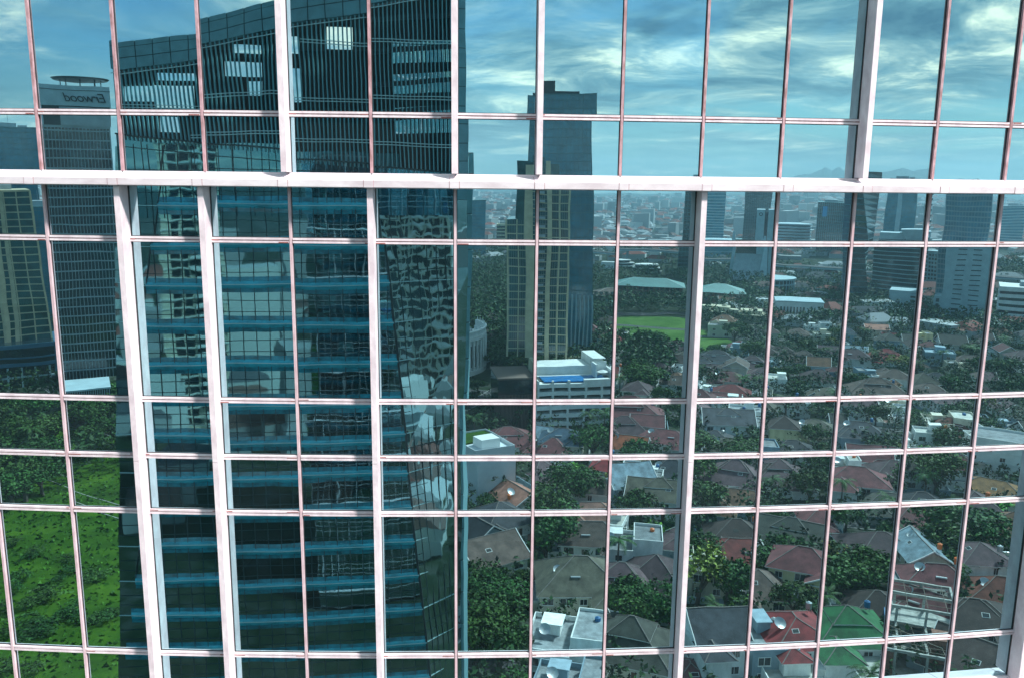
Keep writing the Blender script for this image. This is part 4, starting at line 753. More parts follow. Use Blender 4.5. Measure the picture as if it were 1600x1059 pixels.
TREES = [
(41.4, -141.9, 7.6, 'broad', 'leftmost large dense green tree, seventh row down, sixth pane from right'),
(43.0, -140.5, 7.4, 'broad', 'second large dense green tree, seventh row down, sixth pane from right'),
(47.3, -141.4, 8.0, 'broad', 'rightmost large dense green tree, seventh row down, sixth pane from right'),
(5.1, -147.6, 8.3, 'broad', 'left large dense green tree, seventh row down, upper right of seventh pane from left'),
(1.2, -154.9, 7.3, 'broad', 'large dense green tree, seventh row down, upper left of seventh pane from left'),
(1.7, -139.9, 7.9, 'broad', 'upper large dense green tree, seventh row down, lower left of seventh pane from left'),
(5.3, -132.6, 7.4, 'broad', 'large dense green tree, seventh row down, lower right of seventh pane from left'),
(1.0, -130.5, 7.7, 'broad', 'lower large dense green tree, seventh row down, lower left of seventh pane from left'),
(8.1, -142.2, 7.1, 'broad', 'right large dense green tree, seventh row down, upper right of seventh pane from left'),
(22.6, -171.7, 9.0, 'broad', 'second large dense green tree, seventh row down, seventh pane from right'),
(24.0, -191.2, 8.9, 'broad', 'leftmost large dense green tree, seventh row down, seventh pane from right'),
(35.2, -204.3, 8.8, 'broad', 'large dense green tree, sixth row down, seventh pane from right'),
(48.7, -250.0, 8.3, 'broad', 'large dense green tree, fifth row down, seventh pane from right'),
(63.6, -149.9, 8.4, 'yellow', 'yellow-green flowering tree, seventh row down, fifth pane from right'),
(69.2, -147.7, 7.6, 'broad', 'lower large dense green tree, seventh row down, fifth pane from right'),
(70.2, -165.7, 7.8, 'broad', 'upper large dense green tree, seventh row down, fifth pane from right'),
(106.5, -142.8, 8.3, 'broad', 'left large dense green tree, seventh row down, third pane from right'),
(112.8, -141.6, 7.8, 'broad', 'right large dense green tree, seventh row down, third pane from right'),
(85.4, -138.0, 5.7, 'broad', 'rightmost dark round-crowned tree, seventh row down, fourth pane from right'),
(148.8, -152.8, 9.6, 'broad', 'upper large dense green tree, seventh row down, second pane from right'),
(146.3, -145.7, 9.7, 'broad', 'lower large dense green tree, seventh row down, second pane from right'),
(161.3, -146.3, 10.9, 'broad', 'large dense green tree, seventh row down, first pane from right'),
(45.0, -165.3, 4.6, 'palm', 'feathery palm tree, seventh row down, sixth pane from right'),
(176.8, -189.5, 9.7, 'broad', 'large dense green tree, sixth row down, second pane from right'),
(121.9, -195.4, 7.3, 'broad', 'large dense green tree, sixth row down, fourth pane from right'),
(205.3, -219.1, 6.9, 'broad', 'right dark round-crowned tree, fifth row down, second pane from right'),
(150.6, -264.7, 6.9, 'palm', 'feathery palm tree, fifth row down, fourth pane from right'),
(223.8, -311.8, 7.9, 'broad', 'left large dense green tree, fourth row down, third pane from right'),
(95.8, -337.7, 8.6, 'broad', 'lower large dense green tree, fourth row down, lower left of sixth pane from right'),
(97.3, -356.9, 8.2, 'broad', 'upper large dense green tree, fourth row down, lower left of sixth pane from right'),
(94.9, -325.9, 10.9, 'broad', 'large dense green tree, fourth row down, lower right of sixth pane from right'),
(118.6, -400.7, 9.7, 'broad', 'upper large dense green tree, fourth row down, upper right of sixth pane from right'),
(29.5, -188.8, 7.9, 'broad', 'rightmost large dense green tree, seventh row down, seventh pane from right'),
(88.1, -158.0, 5.5, 'broad', 'leftmost dark round-crowned tree, seventh row down, fourth pane from right'),
(58.9, -197.0, 7.3, 'broad', 'large dense green tree, sixth row down, sixth pane from right'),
(95.6, -236.3, 8.6, 'broad', 'large dense green tree, fifth row down, fifth pane from right'),
(87.9, -212.9, 7.8, 'broad', 'leftmost large dense green tree, sixth row down, fifth pane from right'),
(81.4, -193.2, 7.4, 'broad', 'second large dense green tree, sixth row down, fifth pane from right'),
(194.5, -260.0, 5.5, 'broad', 'dark round-crowned tree, fifth row down, upper right of third pane from right'),
(171.0, -268.8, 5.5, 'broad', 'dark round-crowned tree, fifth row down, upper right of fourth pane from right'),
(93.6, -131.1, 4.2, 'palm', 'feathery palm tree, seventh row down, third pane from right'),
(161.6, -194.9, 6.5, 'broad', 'right dark round-crowned tree, sixth row down, third pane from right'),
(181.6, -391.9, 8.5, 'broad', 'lower large dense green tree, fourth row down, fifth pane from right'),
(239.1, -226.1, 6.5, 'broad', 'left dark round-crowned tree, fifth row down, first pane from right'),
(306.3, -302.6, 4.2, 'banana', 'clump of bright banana plants, fourth row down, first pane from right'),
(5.9, -482.8, 3.6, 'broad', 'leftmost low leafy tree, fourth row down, lower right of seventh pane from left'),
(185.5, -345.3, 4.2, 'banana', 'lower clump of bright banana plants, fourth row down, fourth pane from right'),
(167.8, -293.3, 5.5, 'broad', 'third dark round-crowned tree, fourth row down, lower left of fourth pane from right'),
(22.7, -378.5, 5.5, 'yellow', 'yellow-green flowering tree, fourth row down, seventh pane from left'),
(220.2, -252.2, 5.5, 'broad', 'left dark round-crowned tree, fifth row down, second pane from right'),
(207.8, -424.9, 5.5, 'broad', 'dark round-crowned tree, fourth row down, upper right of fifth pane from right'),
(-7.2, -332.3, 7.5, 'broad', 'large dense green tree, fourth row down, lower left of seventh pane from left'),
(26.2, -278.5, 3.6, 'broad', 'right low leafy tree, fifth row down, seventh pane from left'),
(117.0, -321.4, 3.6, 'broad', 'left low leafy tree, fourth row down, fifth pane from right'),
(2.0, -436.9, 5.5, 'broad', 'second dark round-crowned tree, fourth row down, lower left of seventh pane from left'),
(11.9, -158.4, 4.5, 'broad', 'dark round-crowned tree, seventh row down, seventh pane from left'),
(175.4, -283.6, 5.5, 'broad', 'dark round-crowned tree, fifth row down, upper left of fourth pane from right'),
(164.2, -158.5, 3.6, 'broad', 'low leafy tree, seventh row down, first pane from right'),
(172.8, -360.7, 4.5, 'broad', 'lower dark round-crowned tree, fourth row down, lower right of fifth pane from right'),
(176.7, -211.8, 3.6, 'broad', 'right low leafy tree, fifth row down, third pane from right'),
(202.9, -241.2, 8.5, 'broad', 'left large dense green tree, fifth row down, second pane from right'),
(-8.6, -425.4, 5.5, 'broad', 'leftmost dark round-crowned tree, fourth row down, lower left of seventh pane from left'),
(59.0, -266.9, 3.6, 'palm', 'rightmost feathery palm tree, fifth row down, seventh pane from right'),
(156.8, -402.3, 4.5, 'broad', 'dark round-crowned tree, fourth row down, lower left of fifth pane from right'),
(271.6, -262.4, 4.2, 'palm', 'feathery palm tree, fourth row down, lower left of first pane from right'),
(39.4, -381.1, 4.5, 'broad', 'second dark round-crowned tree, fourth row down, lower left of seventh pane from right'),
(185.5, -292.0, 4.2, 'palm', 'lower feathery palm tree, fourth row down, lower left of fourth pane from right'),
(210.8, -444.6, 4.2, 'palm', 'upper feathery palm tree, fourth row down, upper right of fifth pane from right'),
(234.8, -334.0, 3.6, 'banana', 'clump of bright banana plants, fourth row down, third pane from right'),
(189.5, -380.5, 6.5, 'broad', 'upper dark round-crowned tree, fourth row down, lower right of fifth pane from right'),
(236.0, -212.4, 6.5, 'broad', 'right dark round-crowned tree, fifth row down, first pane from right'),
(133.3, -185.5, 4.2, 'palm', 'left feathery palm tree, sixth row down, third pane from right'),
(87.6, -493.6, 6.5, 'broad', 'leftmost dark round-crowned tree, fourth row down, upper right of seventh pane from right'),
(194.1, -345.6, 5.5, 'broad', 'second dark round-crowned tree, fourth row down, lower left of fourth pane from right'),
(193.4, -204.5, 4.5, 'broad', 'dark round-crowned tree, sixth row down, second pane from right'),
(-4.5, -453.8, 7.5, 'broad', 'left large dense green tree, fourth row down, lower right of seventh pane from left'),
(273.2, -431.4, 4.2, 'palm', 'upper feathery palm tree, fourth row down, upper right of fourth pane from right'),
(251.6, -407.2, 5.5, 'yellow', 'yellow-green flowering tree, fourth row down, fourth pane from right'),
(2.4, -337.9, 5.5, 'broad', 'third dark round-crowned tree, fourth row down, lower left of seventh pane from left'),
(208.1, -466.2, 4.2, 'banana', 'right clump of bright banana plants, fourth row down, fifth pane from right'),
(108.0, -227.2, 8.5, 'broad', 'rightmost large dense green tree, sixth row down, fifth pane from right'),
(352.1, -381.0, 5.5, 'broad', 'left dark round-crowned tree, fourth row down, upper right of second pane from right'),
(343.2, -384.8, 4.5, 'broad', 'dark round-crowned tree, fourth row down, upper left of second pane from right'),
(63.2, -356.8, 5.5, 'yellow', 'yellow-green flowering tree, fourth row down, seventh pane from right'),
(25.0, -396.6, 7.5, 'broad', 'right large dense green tree, fourth row down, lower right of seventh pane from left'),
(52.6, -474.0, 7.5, 'broad', 'leftmost large dense green tree, fourth row down, seventh pane from right'),
(32.1, -382.1, 5.5, 'broad', 'rightmost dark round-crowned tree, fourth row down, lower right of seventh pane from left'),
(267.5, -424.3, 6.5, 'broad', 'fourth dark round-crowned tree, fourth row down, upper right of fourth pane from right'),
(133.8, -257.4, 3.6, 'broad', 'left low leafy tree, fifth row down, fourth pane from right'),
(-14.1, -494.1, 4.5, 'broad', 'leftmost dark round-crowned tree, fourth row down, upper left of seventh pane from left'),
(318.9, -407.3, 7.5, 'broad', 'right large dense green tree, fourth row down, third pane from right'),
(20.6, -360.3, 5.5, 'broad', 'third dark round-crowned tree, fourth row down, lower right of seventh pane from left'),
(109.3, -157.0, 6.5, 'yellow', 'yellow-green flowering tree, seventh row down, third pane from right'),
(145.0, -307.0, 3.6, 'broad', 'right low leafy tree, fourth row down, fifth pane from right'),
(290.3, -253.4, 5.5, 'broad', 'leftmost dark round-crowned tree, fourth row down, lower right of first pane from right'),
(328.0, -299.1, 7.5, 'broad', 'large dense green tree, fourth row down, first pane from right'),
(140.3, -137.8, 5.5, 'broad', 'dark round-crowned tree, seventh row down, second pane from right'),
(63.3, -515.8, 4.2, 'banana', 'right clump of bright banana plants, fourth row down, upper left of seventh pane from right'),
(131.3, -283.9, 4.2, 'palm', 'right feathery palm tree, fifth row down, fifth pane from right'),
(149.8, -243.1, 5.5, 'broad', 'dark round-crowned tree, fifth row down, lower left of fourth pane from right'),
(28.4, -372.3, 4.2, 'palm', 'feathery palm tree, fourth row down, lower right of seventh pane from left'),
(297.7, -415.4, 4.2, 'palm', 'second feathery palm tree, fourth row down, upper left of third pane from right'),
(250.9, -306.0, 4.2, 'palm', 'leftmost feathery palm tree, fourth row down, lower right of third pane from right'),
(232.6, -365.4, 4.2, 'palm', 'feathery palm tree, fourth row down, lower right of fourth pane from right'),
(147.2, -232.5, 3.6, 'broad', 'right low leafy tree, fifth row down, fourth pane from right'),
(176.7, -228.0, 4.5, 'broad', 'dark round-crowned tree, fifth row down, lower right of third pane from right'),
(274.5, -317.9, 4.2, 'palm', 'left feathery palm tree, fourth row down, lower left of second pane from right'),
(-1.0, -494.5, 4.2, 'palm', 'feathery palm tree, fourth row down, upper left of seventh pane from left'),
(67.4, -312.0, 3.6, 'broad', 'lower low leafy tree, fourth row down, seventh pane from right'),
(57.3, -509.0, 4.5, 'broad', 'left dark round-crowned tree, fourth row down, upper left of seventh pane from right'),
(28.2, -516.7, 5.5, 'broad', 'third dark round-crowned tree, fourth row down, upper right of seventh pane from left'),
(78.1, -324.1, 4.5, 'broad', 'left dark round-crowned tree, fourth row down, sixth pane from right'),
(-5.1, -160.3, 4.2, 'banana', 'clump of bright banana plants, seventh row down, seventh pane from left'),
(100.2, -432.0, 3.6, 'palm', 'lower feathery palm tree, fourth row down, upper left of sixth pane from right'),
(127.1, -241.0, 4.2, 'banana', 'clump of bright banana plants, fifth row down, fourth pane from right'),
(297.1, -351.0, 4.5, 'broad', 'left dark round-crowned tree, fourth row down, lower left of second pane from right'),
(268.0, -345.5, 7.5, 'yellow', 'yellow-green flowering tree, fourth row down, third pane from right'),
(240.3, -202.5, 7.5, 'broad', 'upper large dense green tree, fifth row down, first pane from right'),
(66.5, -235.1, 5.5, 'broad', 'dark round-crowned tree, sixth row down, sixth pane from right'),
(132.0, -200.9, 5.5, 'broad', 'rightmost dark round-crowned tree, sixth row down, fourth pane from right'),
(93.2, -485.2, 5.5, 'broad', 'second dark round-crowned tree, fourth row down, upper right of seventh pane from right'),
(48.6, -515.1, 3.6, 'banana', 'left clump of bright banana plants, fourth row down, upper left of seventh pane from right'),
(74.0, -380.9, 3.6, 'broad', 'upper low leafy tree, fourth row down, seventh pane from right'),
(106.0, -311.5, 3.6, 'broad', 'rightmost low leafy tree, fourth row down, sixth pane from right'),
(244.5, -370.6, 3.6, 'palm', 'leftmost feathery palm tree, fourth row down, upper left of third pane from right'),
(128.0, -176.3, 5.5, 'broad', 'left dark round-crowned tree, sixth row down, third pane from right'),
(351.1, -366.7, 4.2, 'banana', 'clump of bright banana plants, fourth row down, second pane from right'),
(274.9, -277.5, 4.2, 'palm', 'feathery palm tree, fourth row down, lower right of second pane from right'),
(278.4, -428.2, 4.5, 'broad', 'rightmost dark round-crowned tree, fourth row down, upper right of fourth pane from right'),
(271.1, -437.2, 5.5, 'broad', 'second dark round-crowned tree, fourth row down, upper right of fourth pane from right'),
(-14.4, -510.4, 3.6, 'broad', 'lower low leafy tree, fourth row down, upper left of seventh pane from left'),
(134.6, -168.4, 3.6, 'broad', 'low leafy tree, seventh row down, third pane from right'),
(69.7, -242.6, 5.5, 'broad', 'left dark round-crowned tree, fifth row down, sixth pane from right'),
(7.0, -276.5, 4.2, 'banana', 'clump of bright banana plants, fifth row down, seventh pane from left'),
(25.6, -502.6, 5.5, 'broad', 'second dark round-crowned tree, fourth row down, upper right of seventh pane from left'),
(122.1, -146.1, 4.5, 'broad', 'right dark round-crowned tree, seventh row down, third pane from right'),
(185.1, -321.7, 4.5, 'broad', 'fourth dark round-crowned tree, fourth row down, lower left of fourth pane from right'),
(218.8, -414.3, 3.6, 'broad', 'second low leafy tree, fourth row down, fourth pane from right'),
(246.8, -249.0, 3.6, 'broad', 'low leafy tree, fifth row down, second pane from right'),
(57.7, -277.5, 4.2, 'palm', 'second feathery palm tree, fifth row down, seventh pane from right'),
(308.2, -281.2, 4.5, 'broad', 'upper dark round-crowned tree, fourth row down, lower left of first pane from right'),
(91.1, -471.6, 4.5, 'broad', 'rightmost dark round-crowned tree, fourth row down, upper right of seventh pane from right'),
(139.2, -218.5, 5.5, 'broad', 'second dark round-crowned tree, sixth row down, fourth pane from right'),
(62.2, -136.4, 3.6, 'palm', 'feathery palm tree, seventh row down, fifth pane from right'),
(85.4, -506.8, 4.2, 'palm', 'upper feathery palm tree, fourth row down, upper right of seventh pane from right'),
(122.2, -250.6, 3.6, 'broad', 'lower low leafy tree, fifth row down, fifth pane from right'),
(234.8, -246.2, 7.5, 'broad', 'right large dense green tree, fifth row down, second pane from right'),
(198.1, -253.3, 3.6, 'palm', 'feathery palm tree, fifth row down, third pane from right'),
(168.8, -184.4, 4.2, 'palm', 'feathery palm tree, sixth row down, second pane from right'),
(226.6, -384.1, 6.5, 'broad', 'leftmost dark round-crowned tree, fourth row down, upper right of fourth pane from right'),
(-1.5, -476.8, 5.5, 'broad', 'second dark round-crowned tree, fourth row down, upper left of seventh pane from left'),
(7.5, -120.9, 5.5, 'broad', 'dark round-crowned tree, eighth row down, seventh pane from left'),
(139.4, -288.6, 3.6, 'broad', 'upper low leafy tree, fifth row down, fifth pane from right'),
(18.1, -497.3, 5.5, 'broad', 'leftmost dark round-crowned tree, fourth row down, upper right of seventh pane from left'),
(36.5, -481.2, 5.5, 'broad', 'rightmost dark round-crowned tree, fourth row down, upper right of seventh pane from left'),
(62.0, -372.1, 4.2, 'palm', 'right feathery palm tree, fourth row down, lower left of seventh pane from right'),
(232.1, -399.9, 7.5, 'broad', 'large dense green tree, fourth row down, fourth pane from right'),
(28.8, -487.4, 4.2, 'palm', 'feathery palm tree, fourth row down, upper right of seventh pane from left'),
(280.6, -296.3, 4.5, 'broad', 'lower dark round-crowned tree, fourth row down, lower right of second pane from right'),
(57.3, -247.3, 4.5, 'broad', 'dark round-crowned tree, fifth row down, seventh pane from right'),
(44.8, -214.0, 5.5, 'yellow', 'yellow-green flowering tree, sixth row down, seventh pane from right'),
(202.5, -351.3, 5.5, 'broad', 'rightmost dark round-crowned tree, fourth row down, lower left of fourth pane from right'),
(-9.0, -274.5, 6.5, 'broad', 'dark round-crowned tree, fifth row down, seventh pane from left'),
(185.9, -368.6, 4.5, 'yellow', 'yellow-green flowering tree, fourth row down, fifth pane from right'),
(171.6, -227.1, 3.6, 'broad', 'left low leafy tree, fifth row down, third pane from right'),
(148.6, -328.2, 4.2, 'palm', 'right feathery palm tree, fourth row down, lower left of fifth pane from right'),
(90.9, -436.2, 6.5, 'broad', 'rightmost dark round-crowned tree, fourth row down, lower right of seventh pane from right'),
(69.7, -137.9, 5.5, 'broad', 'dark round-crowned tree, seventh row down, fifth pane from right'),
(328.1, -278.3, 4.5, 'broad', 'second dark round-crowned tree, fourth row down, lower right of first pane from right'),
(119.1, -383.0, 3.6, 'broad', 'second low leafy tree, fourth row down, sixth pane from right'),
(178.7, -309.7, 3.6, 'broad', 'rightmost low leafy tree, fourth row down, fourth pane from right'),
(98.3, -257.8, 4.2, 'palm', 'left feathery palm tree, fifth row down, fifth pane from right'),
(201.2, -280.6, 4.5, 'broad', 'dark round-crowned tree, fifth row down, upper left of third pane from right'),
(229.7, -199.2, 7.5, 'broad', 'lower large dense green tree, fifth row down, first pane from right'),
(221.8, -265.8, 4.2, 'banana', 'upper clump of bright banana plants, fifth row down, second pane from right'),
(40.1, -230.7, 4.2, 'banana', 'clump of bright banana plants, sixth row down, seventh pane from right'),
(104.4, -330.7, 3.6, 'palm', 'right feathery palm tree, fourth row down, lower right of sixth pane from right'),
(111.0, -197.1, 4.2, 'palm', 'feathery palm tree, sixth row down, fourth pane from right'),
(82.9, -407.4, 4.2, 'banana', 'lower clump of bright banana plants, fourth row down, lower right of seventh pane from right'),
(51.3, -391.0, 8.5, 'broad', 'second large dense green tree, fourth row down, seventh pane from right'),
(104.2, -263.7, 5.5, 'broad', 'dark round-crowned tree, fifth row down, fifth pane from right'),
(14.4, -235.8, 7.5, 'broad', 'large dense green tree, sixth row down, seventh pane from left'),
(319.8, -285.3, 4.5, 'broad', 'third dark round-crowned tree, fourth row down, lower right of first pane from right'),
(154.6, -228.4, 4.5, 'broad', 'dark round-crowned tree, fifth row down, lower left of third pane from right'),
(180.5, -178.6, 4.2, 'banana', 'clump of bright banana plants, sixth row down, second pane from right'),
(76.2, -101.6, 4.5, 'broad', 'left dark round-crowned tree, eighth row down, third pane from right'),
(298.1, -271.2, 5.5, 'broad', 'lower dark round-crowned tree, fourth row down, lower left of first pane from right'),
(64.4, -347.7, 4.5, 'broad', 'leftmost dark round-crowned tree, fourth row down, lower right of seventh pane from right'),
(78.4, -390.6, 4.2, 'palm', 'lower feathery palm tree, fourth row down, upper right of seventh pane from right'),
(107.9, -203.2, 4.2, 'banana', 'clump of bright banana plants, sixth row down, fourth pane from right'),
(10.6, -399.5, 5.5, 'broad', 'rightmost dark round-crowned tree, fourth row down, lower left of seventh pane from left'),
(115.5, -149.9, 5.5, 'broad', 'left dark round-crowned tree, seventh row down, third pane from right'),
(17.0, -471.1, 3.6, 'broad', 'second low leafy tree, fourth row down, lower right of seventh pane from left'),
(261.1, -251.2, 7.5, 'yellow', 'yellow-green flowering tree, fifth row down, first pane from right'),
(360.3, -336.3, 4.2, 'palm', 'feathery palm tree, fourth row down, upper left of first pane from right'),
(266.9, -288.3, 6.5, 'broad', 'right dark round-crowned tree, fourth row down, lower left of second pane from right'),
(50.4, -270.2, 4.2, 'palm', 'leftmost feathery palm tree, fifth row down, seventh pane from right'),
(333.8, -352.9, 4.2, 'palm', 'feathery palm tree, fourth row down, upper left of second pane from right'),
(71.1, -319.1, 8.5, 'broad', 'rightmost large dense green tree, fourth row down, seventh pane from right'),
(334.2, -283.8, 5.5, 'broad', 'rightmost dark round-crowned tree, fourth row down, lower right of first pane from right'),
(109.9, -507.0, 4.2, 'banana', 'upper clump of bright banana plants, fourth row down, lower right of seventh pane from right'),
(267.1, -363.0, 4.2, 'palm', 'rightmost feathery palm tree, fourth row down, upper left of third pane from right'),
(169.1, -331.4, 3.6, 'broad', 'leftmost low leafy tree, fourth row down, fourth pane from right'),
(194.2, -445.6, 8.5, 'broad', 'upper large dense green tree, fourth row down, fifth pane from right'),
(302.7, -265.4, 4.2, 'palm', 'feathery palm tree, fourth row down, lower right of first pane from right'),
(196.4, -479.6, 4.2, 'banana', 'left clump of bright banana plants, fourth row down, fifth pane from right'),
(99.4, -274.8, 5.5, 'yellow', 'yellow-green flowering tree, fifth row down, sixth pane from right'),
(332.8, -346.8, 4.2, 'palm', 'lower feathery palm tree, fourth row down, upper right of second pane from right'),
(179.3, -221.2, 5.5, 'yellow', 'yellow-green flowering tree, fifth row down, third pane from right'),
(376.7, -325.9, 4.5, 'broad', 'leftmost dark round-crowned tree, fourth row down, upper right of first pane from right'),
(345.9, -355.9, 4.2, 'palm', 'upper feathery palm tree, fourth row down, upper right of second pane from right'),
(20.6, -408.1, 4.5, 'broad', 'leftmost dark round-crowned tree, fourth row down, lower right of seventh pane from left'),
(112.5, -498.3, 4.2, 'palm', 'upper feathery palm tree, fourth row down, upper left of sixth pane from right'),
(225.5, -349.7, 4.5, 'broad', 'dark round-crowned tree, fourth row down, lower right of fourth pane from right'),
(185.6, -338.7, 5.5, 'broad', 'leftmost dark round-crowned tree, fourth row down, lower left of fourth pane from right'),
(24.7, -451.8, 5.5, 'broad', 'second dark round-crowned tree, fourth row down, lower right of seventh pane from left'),
(96.7, -163.8, 5.5, 'broad', 'second dark round-crowned tree, seventh row down, fourth pane from right'),
(134.7, -345.3, 4.2, 'palm', 'left feathery palm tree, fourth row down, lower left of fifth pane from right'),
(115.4, -376.9, 7.5, 'broad', 'lower large dense green tree, fourth row down, upper right of sixth pane from right'),
(200.3, -414.2, 4.2, 'palm', 'lower feathery palm tree, fourth row down, upper right of fifth pane from right'),
(220.7, -259.7, 4.2, 'palm', 'feathery palm tree, fifth row down, second pane from right'),
(377.6, -352.3, 3.6, 'palm', 'feathery palm tree, fourth row down, upper right of first pane from right'),
(281.2, -350.9, 3.6, 'palm', 'rightmost feathery palm tree, fourth row down, lower right of third pane from right'),
(115.5, -246.4, 4.2, 'banana', 'clump of bright banana plants, fifth row down, fifth pane from right'),
(135.8, -126.7, 4.2, 'palm', 'feathery palm tree, seventh row down, first pane from right'),
(64.7, -367.0, 3.6, 'palm', 'feathery palm tree, fourth row down, lower right of seventh pane from right'),
(189.0, -436.4, 4.2, 'palm', 'feathery palm tree, fourth row down, upper left of fifth pane from right'),
(4.4, -207.0, 3.6, 'broad', 'low leafy tree, sixth row down, seventh pane from left'),
(318.0, -297.5, 6.5, 'broad', 'rightmost dark round-crowned tree, fourth row down, upper left of first pane from right'),
(254.7, -395.6, 4.2, 'palm', 'lower feathery palm tree, fourth row down, upper right of fourth pane from right'),
(247.8, -383.9, 5.5, 'broad', 'third dark round-crowned tree, fourth row down, upper right of fourth pane from right'),
(306.7, -340.3, 4.2, 'palm', 'right feathery palm tree, fourth row down, lower left of second pane from right'),
(276.7, -343.6, 4.2, 'palm', 'second feathery palm tree, fourth row down, lower right of third pane from right'),
(73.0, -295.9, 3.6, 'palm', 'feathery palm tree, fifth row down, sixth pane from right'),
(189.1, -166.7, 4.2, 'banana', 'clump of bright banana plants, sixth row down, first pane from right'),
(33.7, -397.8, 3.6, 'broad', 'rightmost low leafy tree, fourth row down, lower right of seventh pane from left'),
(60.4, -187.3, 3.6, 'banana', 'clump of bright banana plants, seventh row down, sixth pane from right'),
(87.9, -93.7, 6.5, 'broad', 'right dark round-crowned tree, eighth row down, third pane from right'),
(385.1, -339.9, 4.5, 'broad', 'second dark round-crowned tree, fourth row down, upper right of first pane from right'),
(283.2, -245.9, 4.2, 'banana', 'clump of bright banana plants, fifth row down, first pane from right'),
(377.5, -339.3, 5.5, 'broad', 'rightmost dark round-crowned tree, fourth row down, upper right of first pane from right'),
(-9.1, -505.7, 7.5, 'broad', 'large dense green tree, fourth row down, upper left of seventh pane from left'),
(293.7, -311.7, 5.5, 'broad', 'upper dark round-crowned tree, fourth row down, lower right of second pane from right'),
(168.7, -408.8, 5.5, 'broad', 'dark round-crowned tree, fourth row down, upper left of fifth pane from right'),
(156.3, -328.4, 4.2, 'palm', 'feathery palm tree, fourth row down, lower right of fifth pane from right'),
(-6.0, -202.4, 3.6, 'banana', 'clump of bright banana plants, sixth row down, seventh pane from left'),
(104.4, -183.7, 4.5, 'broad', 'leftmost dark round-crowned tree, sixth row down, fourth pane from right'),
(118.5, -390.9, 4.2, 'banana', 'right clump of bright banana plants, fourth row down, sixth pane from right'),
(38.6, -506.2, 3.6, 'broad', 'low leafy tree, fourth row down, upper right of seventh pane from left'),
(148.6, -224.3, 5.5, 'broad', 'dark round-crowned tree, fifth row down, lower right of fourth pane from right'),
(73.8, -312.0, 3.6, 'banana', 'left clump of bright banana plants, fourth row down, sixth pane from right'),
(83.6, -101.0, 4.2, 'palm', 'feathery palm tree, eighth row down, third pane from right'),
(1.3, -513.0, 5.5, 'broad', 'rightmost dark round-crowned tree, fourth row down, upper left of seventh pane from left'),
(84.0, -450.1, 5.5, 'broad', 'second dark round-crowned tree, fourth row down, lower right of seventh pane from right'),
(-2.1, -264.9, 3.6, 'broad', 'left low leafy tree, fifth row down, seventh pane from left'),
(231.7, -379.3, 4.2, 'palm', 'upper feathery palm tree, fourth row down, lower left of fourth pane from right'),
(102.3, -407.2, 3.6, 'broad', 'leftmost low leafy tree, fourth row down, sixth pane from right'),
(237.9, -406.6, 5.5, 'broad', 'dark round-crowned tree, fourth row down, upper left of fourth pane from right'),
(69.7, -484.4, 4.2, 'palm', 'feathery palm tree, fourth row down, upper left of seventh pane from right'),
(238.8, -446.0, 4.2, 'banana', 'upper clump of bright banana plants, fourth row down, fourth pane from right'),
(280.8, -325.8, 3.6, 'broad', 'low leafy tree, fourth row down, second pane from right'),
(82.7, -321.0, 4.2, 'palm', 'left feathery palm tree, fourth row down, lower right of sixth pane from right'),
(36.9, -364.2, 6.5, 'broad', 'leftmost dark round-crowned tree, fourth row down, lower left of seventh pane from right'),
(-11.7, -515.9, 3.6, 'broad', 'upper low leafy tree, fourth row down, upper left of seventh pane from left'),
(-13.7, -455.9, 3.6, 'broad', 'low leafy tree, fourth row down, lower left of seventh pane from left'),
(140.0, -173.6, 4.2, 'palm', 'right feathery palm tree, sixth row down, third pane from right'),
(197.0, -218.7, 4.2, 'banana', 'lower clump of bright banana plants, fifth row down, second pane from right'),
(285.2, -395.6, 3.6, 'broad', 'low leafy tree, fourth row down, third pane from right'),
(307.8, -315.6, 7.5, 'broad', 'large dense green tree, fourth row down, second pane from right'),
(2.0, -274.8, 4.2, 'palm', 'feathery palm tree, fifth row down, seventh pane from left'),
(101.7, -89.3, 6.5, 'broad', 'dark round-crowned tree, eighth row down, second pane from right'),
(45.1, -380.5, 4.2, 'palm', 'left feathery palm tree, fourth row down, lower left of seventh pane from right'),
(324.4, -308.3, 5.5, 'broad', 'second dark round-crowned tree, fourth row down, upper left of first pane from right'),
(339.2, -357.2, 6.5, 'broad', 'right dark round-crowned tree, fourth row down, upper right of second pane from right'),
(332.9, -330.3, 6.5, 'broad', 'leftmost dark round-crowned tree, fourth row down, upper left of first pane from right'),
(66.6, -462.7, 5.5, 'broad', 'right dark round-crowned tree, fourth row down, upper left of seventh pane from right'),
(39.1, -374.0, 5.5, 'broad', 'rightmost dark round-crowned tree, fourth row down, lower left of seventh pane from right'),
(96.4, -307.7, 5.5, 'broad', 'right dark round-crowned tree, fourth row down, sixth pane from right'),
(-7.4, -434.4, 4.2, 'palm', 'feathery palm tree, fourth row down, lower left of seventh pane from left'),
(100.0, -291.1, 6.5, 'broad', 'right dark round-crowned tree, fifth row down, sixth pane from right'),
(42.2, -487.6, 7.5, 'broad', 'large dense green tree, fourth row down, upper right of seventh pane from left'),
(325.7, -351.0, 4.5, 'yellow', 'yellow-green flowering tree, fourth row down, second pane from right'),
(-189.8, -219.6, 9.0, 'broad', 'large dense green tree, fifth row down, lower left of first pane from left'),
(-187.4, -226.8, 10.0, 'broad', 'leftmost large dense green tree, fifth row down, lower right of first pane from left'),
(-188.4, -237.5, 9.0, 'broad', 'second large dense green tree, fifth row down, lower right of first pane from left'),
(-173.5, -209.8, 9.0, 'broad', 'large dense green tree, sixth row down, upper right of first pane from left'),
(-175.9, -200.6, 9.0, 'broad', 'large dense green tree, sixth row down, upper left of first pane from left'),
(-176.0, -255.5, 9.0, 'broad', 'large dense green tree, fifth row down, lower left of second pane from left'),
(-175.2, -263.9, 9.0, 'broad', 'large dense green tree, fifth row down, upper right of second pane from left'),
